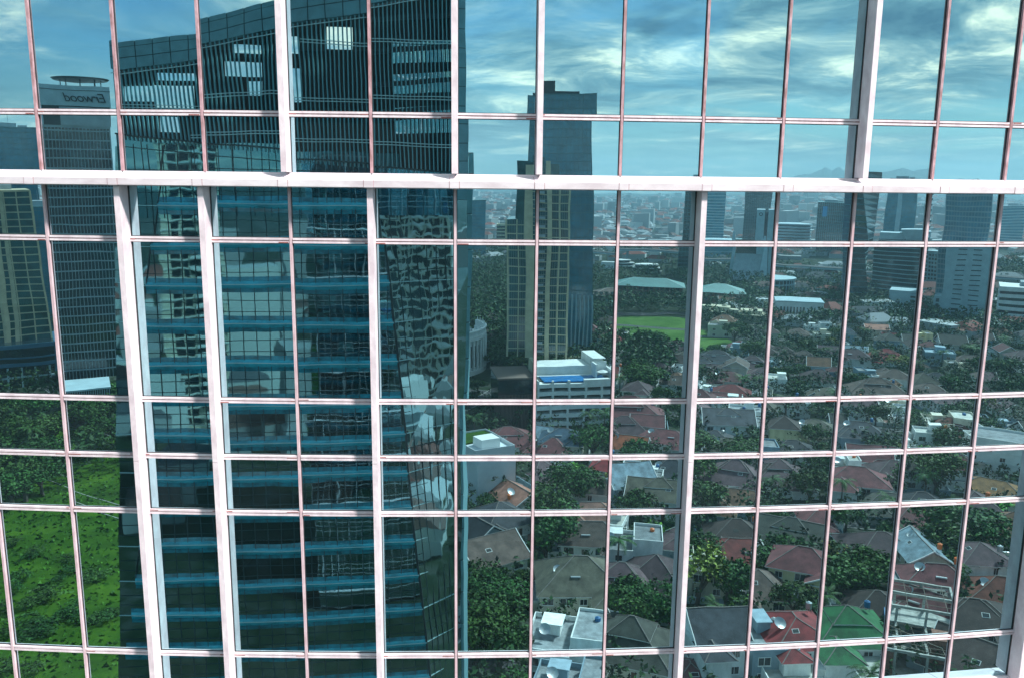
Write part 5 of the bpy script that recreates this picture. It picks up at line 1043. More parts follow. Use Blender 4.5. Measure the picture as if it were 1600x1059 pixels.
(-157.7, -242.8, 9.0, 'broad', 'right large dense green tree, fifth row down, lower right of second pane from left'),
(-185.3, -262.4, 8.0, 'broad', 'large dense green tree, fifth row down, upper left of second pane from left'),
(-219.5, -260.7, 9.0, 'broad', 'right large dense green tree, fifth row down, upper left of first pane from left'),
(-210.3, -262.4, 9.0, 'broad', 'large dense green tree, fifth row down, upper right of first pane from left'),
(-212.1, -245.0, 8.0, 'broad', 'left large dense green tree, fifth row down, upper left of first pane from left'),
(-175.0, -222.2, 8.0, 'broad', 'rightmost large dense green tree, fifth row down, lower right of first pane from left'),
(-160.9, -235.2, 7.0, 'broad', 'left large dense green tree, fifth row down, lower right of second pane from left'),
(-164.8, -191.7, 8.0, 'broad', 'left large dense green tree, sixth row down, lower right of first pane from left'),
(-164.8, -186.6, 9.0, 'broad', 'large dense green tree, sixth row down, lower left of first pane from left'),
(-164.0, -197.1, 8.0, 'broad', 'right large dense green tree, sixth row down, lower right of first pane from left'),
(-189.6, -289.6, 9.0, 'broad', 'large dense green tree, fourth row down, second pane from left'),
(-183.7, -221.7, 5.0, 'palm', 'feathery palm tree, fifth row down, first pane from left'),
]
BUSHES = [
(-146.4, -162.8, 3.5, 'leftmost dark bush on lawn, seventh row down, upper left of first pane from left'),
(-137.3, -159.8, 3.0, 'rightmost dark bush on lawn, seventh row down, upper left of first pane from left'),
(-136.8, -157.1, 2.5, 'fourth dark bush on lawn, seventh row down, upper left of first pane from left'),
(-127.6, -156.8, 3.0, 'fourth dark bush on lawn, seventh row down, upper right of first pane from left'),
(-122.6, -152.6, 3.2, 'rightmost dark bush on lawn, seventh row down, upper right of first pane from left'),
(-131.3, -146.3, 4.0, 'third dark bush on lawn, seventh row down, upper left of first pane from left'),
(-128.9, -140.6, 3.5, 'second dark bush on lawn, seventh row down, upper left of first pane from left'),
(-111.3, -155.4, 4.0, 'right dark bush on lawn, seventh row down, upper left of second pane from left'),
(-112.1, -153.7, 3.5, 'left dark bush on lawn, seventh row down, upper left of second pane from left'),
(-120.8, -139.0, 4.5, 'leftmost dark bush on lawn, seventh row down, upper right of first pane from left'),
(-119.1, -140.8, 4.0, 'second dark bush on lawn, seventh row down, upper right of first pane from left'),
(-120.9, -136.2, 3.5, 'fourth dark bush on lawn, seventh row down, lower left of first pane from left'),
(-110.6, -135.1, 4.0, 'fourth dark bush on lawn, seventh row down, lower right of first pane from left'),
(-107.0, -133.1, 3.5, 'rightmost dark bush on lawn, seventh row down, lower right of first pane from left'),
(-110.9, -132.5, 3.0, 'third dark bush on lawn, seventh row down, lower right of first pane from left'),
(-98.3, -138.0, 3.5, 'second dark bush on lawn, seventh row down, lower right of second pane from left'),
(-97.4, -139.5, 3.0, 'rightmost dark bush on lawn, seventh row down, lower right of second pane from left'),
(-111.9, -127.2, 4.0, 'leftmost dark bush on lawn, seventh row down, lower right of first pane from left'),
(-115.5, -129.1, 4.0, 'rightmost dark bush on lawn, seventh row down, lower left of first pane from left'),
(-121.5, -122.8, 4.0, 'second dark bush on lawn, seventh row down, lower left of first pane from left'),
(-109.9, -126.3, 3.0, 'second dark bush on lawn, seventh row down, lower right of first pane from left'),
(-112.6, -123.5, 4.0, 'third dark bush on lawn, seventh row down, lower left of first pane from left'),
(-113.1, -111.7, 4.0, 'left dark bush on lawn, eighth row down, first pane from left'),
(-104.7, -115.8, 3.5, 'right dark bush on lawn, eighth row down, first pane from left'),
(-99.5, -136.6, 3.0, 'leftmost dark bush on lawn, seventh row down, lower right of second pane from left'),
(-127.8, -129.3, 4.0, 'leftmost dark bush on lawn, seventh row down, lower left of first pane from left'),
(-122.6, -147.7, 2.5, 'third dark bush on lawn, seventh row down, upper right of first pane from left'),
]

for a in HOUSES: house(*a)

# ------------------------------------------------------------------ trees
def leafmat(name, c, rnd=.25):
    m = bpy.data.materials.new(name); m.use_nodes = True; t = m.node_tree; n = t.nodes; l = t.links; b = n['Principled BSDF']
    b.inputs['Roughness'].default_value = .62; b.inputs['Specular IOR Level'].default_value = .15
    g = n.new('ShaderNodeNewGeometry'); r = n.new('ShaderNodeValToRGB'); e = r.color_ramp.elements
    e[0].color = (c[0]*.28, c[1]*.32, c[2]*.35, 1); e[1].color = (min(1, c[0]*2.1), c[1]*2.1, c[2]*1.5, 1); l.new(g.outputs['Random Per Island'], r.inputs[0])
    oi = n.new('ShaderNodeObjectInfo'); hs = n.new('ShaderNodeHueSaturation'); mr = n.new('ShaderNodeMapRange'); mr.inputs[3].default_value = 1-rnd; mr.inputs[4].default_value = 1+rnd
    l.new(oi.outputs['Random'], mr.inputs[0]); l.new(mr.outputs[0], hs.inputs['Value']); l.new(r.outputs[0], hs.inputs['Color'])
    m2 = n.new('ShaderNodeMapRange'); m2.inputs[3].default_value = .475; m2.inputs[4].default_value = .52; ml = n.new('ShaderNodeMath'); ml.operation = 'FRACT'; m3 = n.new('ShaderNodeMath'); m3.operation = 'MULTIPLY'; m3.inputs[1].default_value = 7.3
    l.new(oi.outputs['Random'], m3.inputs[0]); l.new(m3.outputs[0], ml.inputs[0]); l.new(ml.outputs[0], m2.inputs[0]); l.new(m2.outputs[0], hs.inputs['Hue'])
    l.new(hs.outputs[0], b.inputs['Base Color']); MATS[name] = m; return m
LEAF = leafmat('leaves_broad', (0.030, 0.075, 0.022)); LEAFY = leafmat('leaves_yellow', (0.13, 0.15, 0.03)); LEAFB = leafmat('leaves_banana', (0.07, 0.20, 0.03)); LEAFP = leafmat('leaves_palm', (0.035, 0.085, 0.030))
LEAFF = leafmat('leaves_far', (0.026, 0.058, 0.026)); BARK = mat('bark', (0.09, 0.07, 0.055), .95, var=.3, nscale=3)
def leaf_cloud(rs_, n, lobes, size):
    # leaf-sized faces gathered in twig clumps on the shells of several lobes; returns verts, faces
    V, F = [], []
    cl = []
    for (cx_, cy_, cz_, rad) in lobes:
        for _ in range(int(n*rad*rad)):
            d = rs_.normal(size=3); d /= np.linalg.norm(d)
            if d[2] < -.55: continue
            cl.append(np.array((cx_, cy_, cz_))+d*rad*np.array((1, 1, .8))*rs_.uniform(.72, 1.04))
    for c in cl:
        out = c/np.linalg.norm(c+1e-6)
        for _ in range(7):
            p = c+rs_.normal(size=3)*size*.85; nrm = rs_.normal(size=3)+out*.9+np.array((0, 0, .6)); nrm /= np.linalg.norm(nrm)
            u = np.cross(nrm, rs_.normal(size=3)); u /= np.linalg.norm(u); v = np.cross(nrm, u); s_ = size*rs_.uniform(.55, 1.2)
            i = len(V); V += [tuple(p+u*s_), tuple(p+v*s_*.6), tuple(p-u*s_), tuple(p-v*s_*.6)]; F.append((i, i+1, i+2, i+3))
    return V, F
def mk_broad(seed, rad, lf, n=2.6, leafm=LEAF, squash=.75):
    rs_ = np.random.RandomState(seed); lobes = [(0, 0, 0, rad*.62)]
    for i in range(7):
        a = rs_.uniform(0, 2*math.pi); q = rs_.uniform(.35, .62)*rad; lobes.append((q*math.cos(a), q*math.sin(a), rs_.uniform(-.25, .35)*rad*squash, rad*rs_.uniform(.30, .46)))
    V, F = leaf_cloud(rs_, n*(4.5/rad)**.6, lobes, lf); hz_ = rad*.72+1.2
    b = MB(); b.v = [(x, y, z*squash+hz_) for x, y, z in V]; b.f = F; b.m = [0]*len(F); cr = proto(b.build('crown', leafm))
    tb = MB(); tb.tube((0, 0, 0), (.1, .1, hz_-rad*.5), rad*.075, rad*.05)
    for l_ in lobes[1:6]: tb.tube((.1, .1, hz_-rad*.55), (l_[0]*.8, l_[1]*.8, hz_+l_[2]*.6), rad*.04, rad*.015, 6)
    return cr, proto(tb.build('trunk', BARK)), rad
BROAD = [mk_broad(1, 3.5, .36, 9), mk_broad(2, 4.5, .40, 8.5), mk_broad(3, 5.5, .42, 8), mk_broad(4, 7, .46, 7.5), mk_broad(5, 7.5, .48, 7.5), mk_broad(6, 9, .54, 6)]
YEL = mk_broad(9, 5, .36, 4.6, leafm=LEAFY)
BUSHP = [mk_broad(21+i, 3, .3, 5, squash=.5) for i in range(3)]
def mk_palm(seed):
    rr = random.Random(seed); b = MB(); H_ = 8.5
    for i in range(18):
        a = i*2.4+rr.uniform(-.2, .2); up_ = rr.uniform(.1, 1.0); pts = []
        for j in range(9):
            s = j/8*3.8; pts.append(Vector((math.cos(a)*s*.93, math.sin(a)*s*.93, H_+up_*s*.8-.17*s*s*(1.2-up_*.5))))
        for j in range(8):
            d = (pts[j+1]-pts[j]).normalized(); sd_ = d.cross(Vector((0, 0, 1))).normalized(); wv = .85*math.sin(math.pi*(j+.8)/9.2)
            for k in range(3):
                p = pts[j].lerp(pts[j+1], k/3)
                for q in (-1, 1): b.add([p, p+d*.14, p+sd_*q*wv+d*.3-Vector((0, 0, .3))], [(0, 1, 2)])
    cr = proto(b.build('crown', LEAFP)); t = MB(); t.tube((0, 0, 0), (0, 0, H_), .22, .14, 8); return cr, proto(t.build('trunk', BARK)), 4.0
PALM = [mk_palm(1), mk_palm(2)]
def mk_banana(seed):
    rr = random.Random(seed); b = MB(); t = MB()
    for c in range(6):
        ox, oy, h0 = rr.uniform(-2, 2), rr.uniform(-2, 2), rr.uniform(1.6, 3); t.tube((ox, oy, 0), (ox, oy, h0), .16, .1, 6)
        for i in range(8):
            a = i*2.4+rr.random(); up_ = rr.uniform(.5, 1.3); pr = None
            for j in range(6):
                s = j/5*2.3; p = Vector((ox+math.cos(a)*s, oy+math.sin(a)*s, h0+up_*s-.28*s*s)); wv = .36*math.sin(math.pi*(j+.4)/5.6); sd_ = Vector((-math.sin(a), math.cos(a), 0))*wv
                if pr: b.add([pr[0], pr[1], p+sd_, p-sd_], [(0, 1, 2, 3)])
                pr = (p-sd_, p+sd_)
    return proto(b.build('crown', LEAFB)), proto(t.build('trunk', BARK)), 4.2
BAN = [mk_banana(1), mk_banana(2)]
tr = random.Random(3)
for x, y, rad, kd, lab in TREES:
    P = {'broad': min(BROAD, key=lambda q: abs(q[2]-rad)), 'yellow': YEL, 'palm': PALM[tr.randrange(2)], 'banana': BAN[tr.randrange(2)]}[kd]
    nm = {'broad': 'leafy_tree', 'yellow': 'leafy_tree', 'palm': 'palm_tree', 'banana': 'banana_plant'}[kd]; s = rad/P[2]
    t = thing(nm, lab, {'broad': 'tree', 'yellow': 'tree', 'palm': 'palm tree', 'banana': 'banana plant'}[kd], (x, y, 0), tr.uniform(0, 6.28), 'trees and palms between the houses and in the park')
    inst(P[0], t, scale=(s, s, s*tr.uniform(.85, 1.15))); inst(P[1], t, scale=(s, s, s))
for x, y, rad, lab in BUSHES:
    P = BUSHP[tr.randrange(3)]; s = rad/3
    t = thing('bush', lab, 'bush', (x, y, -1.6*s), tr.uniform(0, 6.28), 'dark bushes scattered over the lawn')
    inst(P[0], t, name='foliage', scale=(s, s*tr.uniform(.7, 1), s*.8))
# grass tufts over the lawn (uncountable)
rs = np.random.RandomState(8); n = 26000
px = rs.uniform(-330, -75, n); py = rs.uniform(-262, -85, n); az = np.degrees(np.arctan2(px, -py)); k_ = (az < -30) & (az > -47); px, py = px[k_], py[k_]; n = len(px)
sz = rs.uniform(.25, .8, n); an = rs.uniform(0, 6.28, n); V = np.zeros((n*3, 3)); dx, dy = np.cos(an)*sz*.9, np.sin(an)*sz*.9
V[0::3] = np.c_[px-dx, py-dy, np.full(n, .02)]; V[1::3] = np.c_[px+dx, py+dy, np.full(n, .02)]; V[2::3] = np.c_[px+rs.normal(size=n)*.3, py+rs.normal(size=n)*.3, sz*.9]
me = bpy.data.meshes.new('long_grass'); me.from_pydata(V.tolist(), [], [(3*i, 3*i+1, 3*i+2) for i in range(n)]); me.materials.append(leafmat('grass_blades', (0.032, 0.092, 0.011)))
go = bpy.data.objects.new('long_grass', me); COL.objects.link(go); tag(go, 'rough bright green grass covering the park slope', 'grass', kind='stuff')
# far wood: crowns beyond counting between the houses and the towers
def far_wood(name, label, cells, rs_, lf=.9):
    V, F = [], []
    base = []
    for s in range(4):
        vv, ff = leaf_cloud(np.random.RandomState(50+s), .42, [(0, 0, 0, 4.0), (2.6, 1, .3, 2.4), (-2.2, 1.8, -.3, 2.6), (.2, -2.6, .2, 2.3)], .62); base.append((np.array(vv), np.array(ff)))
    off = 0; VV, FF = [], []
    for (x, y, r_) in cells:
        v, f = base[rs_.randint(4)]; a = rs_.uniform(0, 6.28); c, s = math.cos(a), math.sin(a); q = r_/4.6
        w_ = v*q; VV.append(np.c_[w_[:, 0]*c-w_[:, 1]*s+x, w_[:, 0]*s+w_[:, 1]*c+y, w_[:, 2]*.85+r_*.95+1]); FF.append(f+off); off += len(v)
    VV = np.concatenate(VV); FF = np.concatenate(FF); me = bpy.data.meshes.new(name); me.vertices.add(len(VV)); me.vertices.foreach_set('co', VV.ravel())
    me.loops.add(FF.size); me.loops.foreach_set('vertex_index', FF.ravel().astype(np.int32)); me.polygons.add(len(FF)); me.polygons.foreach_set('loop_start', np.arange(0, FF.size, 4, dtype=np.int32)); me.polygons.foreach_set('loop_total', np.full(len(FF), 4, dtype=np.int32))
    me.update(calc_edges=True); me.materials.append(LEAFF); o = bpy.data.objects.new(name, me); COL.objects.link(o); return tag(o, label, 'wood', kind='stuff')
rs = np.random.RandomState(4); cells = []
FOOT = [(52, -429, 32), (180, -625, 30), (252, -616, 22), (133, -631, 24), (290, -517, 18), (324, -626, 26), (216, -529, 14), (236, -522, 15), (432, -470, 24), (437, -534, 22), (466, -408, 34), (398, -597, 28), (490, -628, 40), (424, -537, 26), (530, -608, 16), (345, -754, 26), (198, -838, 32), (221, -783, 18), (269, -772, 26), (33, -334, 30), (204, -783, 10), (-204, -306, 22), (-284, -329, 32), (-7, -371, 22)]
def freeat(x, y): return all((x-a)**2+(y-b_)**2 > c*c for a, b_, c in FOOT) and ((x-150)/50)**2+((y+465)/68)**2 > 1
while len(cells) < 4600:
    a = R(rs.uniform(-4, 52)); r_ = 330+ (1150-330)*rs.uniform()**1.1; x, y = math.sin(a)*r_, -math.cos(a)*r_
    if r_ < 545 and not (math.degrees(a) < 18 and r_ > 370): continue
    if rs.uniform() < (r_-700)/700: continue
    if math.sin(x*.019+1)+math.sin(y*.023)+rs.uniform(-.6, .9) < (-.35 if r_ > 700 else -1.2): continue
    if freeat(x, y): cells.append((x, y, rs.uniform(4, 8)))
far_wood('distant_wood', 'dark dense tree canopy between the far houses and towers', cells, rs)
cells = []
while len(cells) < 500:
    a = R(rs.uniform(-46, -28)); r_ = rs.uniform(262, 700); x, y = math.sin(a)*r_, -math.cos(a)*r_
    if freeat(x, y): cells.append((x, y, rs.uniform(4, 8)))
far_wood('park_wood', 'dark tree belt behind the bright lawn at left', cells, rs)
# small gap filler trees inside the neighbourhood (shrubs, hedges)
cells = []; HP = np.array([(h[0], h[1]) for h in HOUSES])
while len(cells) < 3300:
    a = R(rs.uniform(-3, 51)); r_ = 112+(600-112)*rs.uniform()**.7; x, y = math.sin(a)*r_, -math.cos(a)*r_
    if freeat(x, y) and np.min(np.hypot(HP[:, 0]-x, HP[:, 1]-y)) > 7.9: cells.append((x, y, rs.uniform(1.2, 2.4) if rs.uniform() < .3 else rs.uniform(2.6, 5.6)))
far_wood('garden_greenery', 'small garden trees and hedges filling the gaps between houses', cells, rs)['category'] = 'garden greenery'
# far low-rise city: boxes and roofs beyond counting
def far_city(name, label, cells, mats):
    V, F, Mi = [], [], []
    for (x, y, a, w_, d_, h, roof, mi) in cells:
        c, s = math.cos(a), math.sin(a); o = len(V); X, Y = w_/2, d_/2
        for z in (0, h): V += [(x+c*p-s*q, y+s*p+c*q, z) for p, q in ((-X, -Y), (X, -Y), (X, Y), (-X, Y))]
        F += [(o, o+1, o+5, o+4), (o+1, o+2, o+6, o+5), (o+2, o+3, o+7, o+6), (o+3, o, o+4, o+7)]; Mi += [0 if mi < 5 else 1]*4
        if roof:
            k_ = len(V); V += [(x+c*p, y+s*p, h+Y*.5) for p in (-X*.5, X*.5)]; F += [(o+4, o+5, k_+1, k_), (o+6, o+7, k_, k_+1), (o+5, o+6, k_+1), (o+7, o+4, k_)]; Mi += [2+mi % 4]*4
        else: F.append((o+4, o+5, o+6, o+7)); Mi.append(1)
    me = bpy.data.meshes.new(name); me.from_pydata(V, [], F)
    for m in mats: me.materials.append(m)
    me.polygons.foreach_set('material_index', Mi); me.update(); o = bpy.data.objects.new(name, me); COL.objects.link(o); return tag(o, label, 'city', kind='stuff')
FM = [mat('far_wall', (0.50, 0.52, 0.50), .9, island=.35), mat('far_flat', (0.36, 0.38, 0.38), .9, island=.4), mat('far_roof_brown', (0.12, 0.07, 0.06), .9, island=.4), mat('far_roof_red', (0.20, 0.06, 0.045), .9, island=.4), mat('far_roof_grey', (0.07, 0.08, 0.09), .9, island=.4), mat('far_roof_pale', (0.30, 0.32, 0.33), .9, island=.3)]
rs = np.random.RandomState(12); cells = []
while len(cells) < 11000:
    a = R(rs.uniform(-46, 56)); u_ = rs.uniform(); r_ = 560+(6300-560)*u_**1.5; x, y = math.sin(a)*r_, -math.cos(a)*r_
    if r_ < 1100 and (not freeat(x, y) or rs.uniform() < .72) or (r_ < 900 and a < R(24)): continue
    sc = 1+r_/4000; h = rs.uniform(3.5, 9) if (rs.uniform() < .93 or r_ < 1500) else rs.uniform(12, 38)
    cells.append((x, y, rs.uniform(0, 3.14) if rs.uniform() < .3 else .42, rs.uniform(9, 22)*sc, rs.uniform(9, 15)*sc, h, h < 12 and rs.uniform() < .6, rs.randint(10)))
far_city('distant_city', 'low haze-blue city spreading from the trees to the horizon', cells, FM)
cells = []
while len(cells) < 1000:
    x, y = rs.uniform(-450, 600), rs.uniform(60, 700)
    if len(cells) > 900: x, y = rs.uniform(45, 230), rs.uniform(-38, 60)
    if abs(x) < 60 and y < 110 and len(cells) < 900: continue
    h = rs.uniform(4, 9) if rs.uniform() < .9 else rs.uniform(15, 60); cells.append((x, y, .2, rs.uniform(12, 24), rs.uniform(10, 18), h, h < 10, rs.randint(10)))
far_city('city_behind_the_tower', 'houses behind the glass tower, seen only in the dark neighbour tower', cells, FM)

# ------------------------------------------------------------------ towers
TG = mat('tower_glass', (0.03, 0.07, 0.09), .06, spec=1.0, bump=.06, bscale=.6)
TGB = mat('tower_glass_blue', (0.03, 0.19, 0.26), .08, spec=1.0, var=.3, nscale=.15)
TGD = mat('tower_glass_dark', (0.012, 0.025, 0.032), .06, spec=1.0, var=.4, nscale=.2)
TGT = mat('tower_glass_teal', (0.02, 0.085, 0.09), .08, spec=1.0, var=.4, nscale=.25)
C_BEIGE = mat('beige_cladding', (0.52, 0.47, 0.32), .85, var=.15, nscale=.3); C_WHITE = mat('white_cladding', (0.74, 0.75, 0.72), .8, var=.12, nscale=.3); C_GREY = mat('grey_cladding', (0.30, 0.36, 0.38), .8, var=.15, nscale=.3)
C_TEAL = mat('teal_panel', (0.06, 0.17, 0.19), .5, .2, var=.15, nscale=.4); C_DARK = mat('dark_metal', (0.03, 0.045, 0.05), .5, .3); C_BLUEP = mat('blue_panel', (0.03, 0.12, 0.20), .5); C_LBLUE = mat('light_blue_cladding', (0.38, 0.50, 0.54), .8, var=.12, nscale=.2)
C_SIGN = mat('lit_blue_screen', (0.05, 0.30, 0.60), .4)
def tower(label, x, y, rz, w_, d_, z0, z1, glass=TG, band=C_GREY, bh=.9, fl=3.8, mull=None, ms=2.0, mw=.18, tw=1.0, td=1.0, name='tower', cat='tower', proud=.18, crown=0.0, plant=True, group=None, cols=()):
    t = thing(name, label, cat, (x, y, 0), R(rz), group); Hh = z1-z0
    def ring(z, e=0.0):
        s = (z-z0)/Hh; X = w_/2*(1+(tw-1)*s)+e; Y = d_/2*(1+(td-1)*s)+e; return [(-X, -Y, z), (X, -Y, z), (X, Y, z), (-X, Y, z)]
    b = MB(); b.loft(ring(z0), ring(z1)); b.build('glass_body', glass, t)
    b = MB(); z = z0+fl
    while z < z1-fl*.3: b.loft(ring(z-bh/2, proud), ring(z+bh/2, proud)); z += fl
    b.loft(ring(z1-max(crown, bh), proud+.05), ring(z1+.3, proud+.05)); b.build('floor_bands', band, t)
    if mull:
        b = MB()
        for side, L_ in ((0, w_), (1, d_)):
            k_ = max(2, int(L_/ms))
            for i in range(k_+1):
                f = i/k_*2-1
                for sg in (-1, 1):
                    if side == 0 and sg < 0: continue
                    e = proud+.06
                    pb, pt = ((f*w_/2, sg*(d_/2+e)), (f*w_/2*tw, sg*(d_/2*td+e))) if side == 0 else ((sg*(w_/2+e), f*d_/2), (sg*(w_/2*tw+e), f*d_/2*td))
                    b.bar((*pb, z0), (*pt, z1), mw, mw)
        b.build('mullions', mull, t)
    for (f0, f1, m_) in cols:      # full-height solid columns on the front, given as fractions of the width
        b = MB(); e = proud+.25
        A = [(w_*(f0-.5), d_/2, z0), (w_*(f1-.5), d_/2, z0), (w_*(f1-.5), d_/2+e, z0), (w_*(f0-.5), d_/2+e, z0)]
        B = [(w_*tw*(f0-.5), d_/2*td, z1), (w_*tw*(f1-.5), d_/2*td, z1), (w_*tw*(f1-.5), d_/2*td+e, z1), (w_*tw*(f0-.5), d_/2*td+e, z1)]
        b.loft(A, B); b.build('solid_column', m_, t)
    if plant:
        b = MB(); X, Y = w_*tw/2, d_*td/2; b.box(-X*.6, -Y*.6, z1+.31, X*.3, Y*.4, z1+3.2); b.box(X*.35, -Y*.4, z1+.31, X*.7, Y*.1, z1+2.2); b.bar((0, 0, z1+3.2), (0, 0, z1+9), .2); b.build('roof_plant', C_GREY, t)
    return t
tower('dark blue tapered glass tower behind the beige apartment tower', 52.8, -429.1, 6.9, 50, 34, 20, 131, glass=TGB, band=C_TEAL, bh=.3, fl=4, mull=C_TEAL, ms=2.2, mw=.16, tw=.88, plant=False, name='glass_tower')
bt = [o for o in COL.objects if o.name.startswith('glass_tower')][-1]
b = MB(); b.box(-14, -8, 131.4, 2, 12, 137.5); b.box(-20, -14, 131.4, 14, 14, 132.8); b.box(-18, -6, 133.5, -8, 2, 134.3); b.bar((-9, 0, 135), (-9, 0, 143), .25); b.bar((-5, 0, 135), (-5, 0, 147), .25); b.build('roof_plant', C_DARK, bt)
b = MB(); b.box(-24.5, -16.5, 0, 24.5, 16.5, 20)
for i in range(24): b.box(-24.2+i*2.1, 16.5, 0, -23.5+i*2.1, 17.6, 34, 1)
b.build('finned_base', [TGB, C_LBLUE], bt)
# beige apartment tower in several setbacks
rt = thing('apartment_tower', 'tall beige apartment tower with stacked balconies above the white car park', 'apartment tower', (32.6, -333.9, 0), R(5.4))
b = MB(); b.box(-17.6, -13, 22, -9, 13, 75); b.box(-9, -15, 22, 9.5, 15, 97); b.box(9.5, -13, 22, 17.6, 13, 92); b.build('glass_body', TGT, rt)
b = MB()
for x0, x1, yf, zt in ((-10.5, -7.2, 15.4, 96), (-5.6, -4.6, 15.6, 98), (-.9, .1, 15.6, 98), (4.0, 5.0, 15.6, 98), (8.6, 10.4, 15.6, 98), (-17.9, -17.2, 13.4, 75), (17.0, 17.8, 13.4, 92), (13.2, 13.9, 13.4, 92), (-13.6, -13.1, 13.4, 75)): b.box(x0, yf-1.2, 20, x1, yf, zt)
b.build('beige_columns', C_BEIGE, rt)
b = MB(); z = 23.0
while z < 95:
    b.box(-9.1, 14.6, z, 9.6, 15.25, z+.35); b.box(-9.1, 14.6, z+1.65, 9.6, 15.1, z+1.75)
    if z < 90: b.box(9.4, 12.7, z, 17.75, 13.2, z+.4)
    if z < 73: b.box(-17.75, 12.7, z, -9, 13.2, z+.4)
    z += 3.3
b.build('floor_bands', C_BEIGE, rt)
for i in range(21):
    z = 23.4+i*3.3
    for xx in (-3.9, 6.2):
        b = MB(); b.box(xx-1.5, 15.2, z, xx+1.5, 17.2, z+.15); b.box(xx-1.5, 17.08, z+.15, xx+1.5, 17.2, z+1.05, 1); b.box(xx-1.5, 15.2, z+.15, xx-1.42, 17.08, z+1.05, 1); b.box(xx+1.42, 15.2, z+.15, xx+1.5, 17.08, z+1.05, 1); b.build('balcony', [C_BEIGE, C_GREY], rt)
b = MB()
for k in range(40):
    xx = -17+k*.88
    if -9 < xx < 9.4: b.box(xx, 15.0, 22, xx+.09, 15.1, 96)
    elif xx > 9.6: b.box(xx, 13.0, 22, xx+.09, 13.1, 91)
    elif xx < -9.2: b.box(xx, 13.0, 22, xx+.09, 13.1, 74.5)
b.build('window_mullions', C_GREY, rt)
b = MB(); b.box(-8, -10, 97.01, 8, 11, 99.5); b.box(-14, -9, 75.01, -9.01, 12, 97.5); b.box(9.6, -10, 92.01, 14, 11, 97); b.build('roof_crown', TGT, rt)
# white car-park podium with pool
pk = thing('car_park', 'white multi-storey car park with blue pool deck on its roof', 'car park', (46.6, -299.1, 0), R(-6))
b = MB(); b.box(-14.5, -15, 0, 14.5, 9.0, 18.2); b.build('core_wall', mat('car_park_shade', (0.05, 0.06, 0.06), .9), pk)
b = MB()
for i in range(6): b.box(-14.8, 9.0, 1.4+i*3.0, 14.8, 13.0, 2.9+i*3.0)
for xx in (-14.9, -9.2, -3.0, 3.4, 9.6, 14.2): b.box(xx, 11.8, 0, xx+.7, 13.15, 19)
b.box(-14.8, -15.2, 0, -14.5, 13, 19.2); b.box(14.5, -15.2, 0, 15.2, 13.2, 21.5); b.box(3, 11, 16.5, 14.8, 13.1, 19.2); b.build('white_bands', C_WHITE, pk)
b = MB(); b.box(-12, 3.0, 18.25, 12.5, 11.6, 18.6); b.build('pool_deck', mat('pool_blue', (0.01, 0.16, 0.42), .3, var=.5, nscale=.35, stretch=(1, 3, 1)), pk)
b = MB(); b.box(-14.4, -15, 18.2, 14.4, 2.9, 18.5); b.box(-14, -12, 18.5, 9, 0, 21.5); b.box(9.2, -14, 18.5, 14.2, -2, 24.5); b.box(9.2, -2, 24.3, 14.2, 2, 24.6); b.box(8.5, 2.2, 18.6, 9.2, 8, 23.6); b.box(9.2, 2, 18.6, 14.4, 2.6, 23.6); b.tube((12, 6, 18.6), (12, 6, 20.4), .12); b.tube((12, 6, 20.4), (12, 6, 21.2), 2.2, .1, 10); b.build('roof_terrace', C_WHITE, pk)
b = MB(); b.box(-24, -12, 0, -15.0, 9.5, 22.5)
for i in range(6): b.box(-24.2, 9.5, 1+i*3.3, -20.2, 12.2, 2.4+i*3.3)
b.box(-20.2, 9.5, 0, -15.0, 12.4, 22.8); b.build('beige_stair_tower', C_BEIGE, pk)
b = MB(); b.box(-38, -14, 0, -25, 7, 18); b.box(-38.4, -14.4, 18, -24.8, 7.4, 18.6, 1)
for i in range(26): b.box(-37.9+i*.5, 7.0, 0, -37.7+i*.5, 7.25, 12.5, 1)
b.build('timber_clad_annex', [TGD, mat('timber_slats', (0.16, 0.11, 0.09), .8)], pk)
# curved classical building
cv = thing('classical_building', 'white curved classical building with tall columns and rooftop garden', 'building', (-24, -392, 0), R(0))
wlm, colm = MB(), MB(); n_ = 22; Rr = 30
def arc(r_, a): return (r_*math.cos(a), r_*math.sin(a))
for i in range(n_):
    a0, a1 = R(-30+i*6), R(-30+(i+1)*6)
    for (r0, r1, z0_, z1_) in ((Rr-6, Rr, 0, 16.5), (Rr-1, Rr+1.0, 16.5, 18.2), (Rr-.5, Rr+.7, 18.2, 20.4), (Rr-.5, Rr+1.2, 20.4, 20.9), (Rr-1, Rr+1.0, 0, 2.4)):
        A = [(*arc(r0, a0), z0_), (*arc(r1, a0), z0_), (*arc(r1, a1), z0_), (*arc(r0, a1), z0_)]; wlm.loft(A, [(p[0], p[1], z1_) for p in A], 0)
    colm.tube((*arc(Rr+.7, a0), 2.4), (*arc(Rr+.7, a0), 16.5), .55, .45, 8)
    am = (a0+a1)/2; c_ = arc(Rr+.04, am); wlm.cbox(c_[0], c_[1], 9, 1.0, 1.0, 10, 1); colm.box(c_[0]-.2, c_[1]-.2, 20.9, c_[0]+.2, c_[1]+.2, 22.4)
wlm.build('wall', [C_WHITE, TGD], cv); colm.build('columns', C_WHITE, cv)
b = MB(); b.tube((0, 0, 0), (0, 0, 19), 24, 24, 24); b.build('roof_terrace', ROOF['flat_grey'], cv)
V, F = leaf_cloud(np.random.RandomState(3), .7, [(12*math.cos(a), 16*math.sin(a), 22, 4.2) for a in (0, 1, 2, .5)]+[(20, -4, 22, 4), (18, 12, 22, 4)], .5); b = MB(); b.v = V; b.f = F; b.m = [0]*len(F); b.build('roof_garden', LEAF, cv)
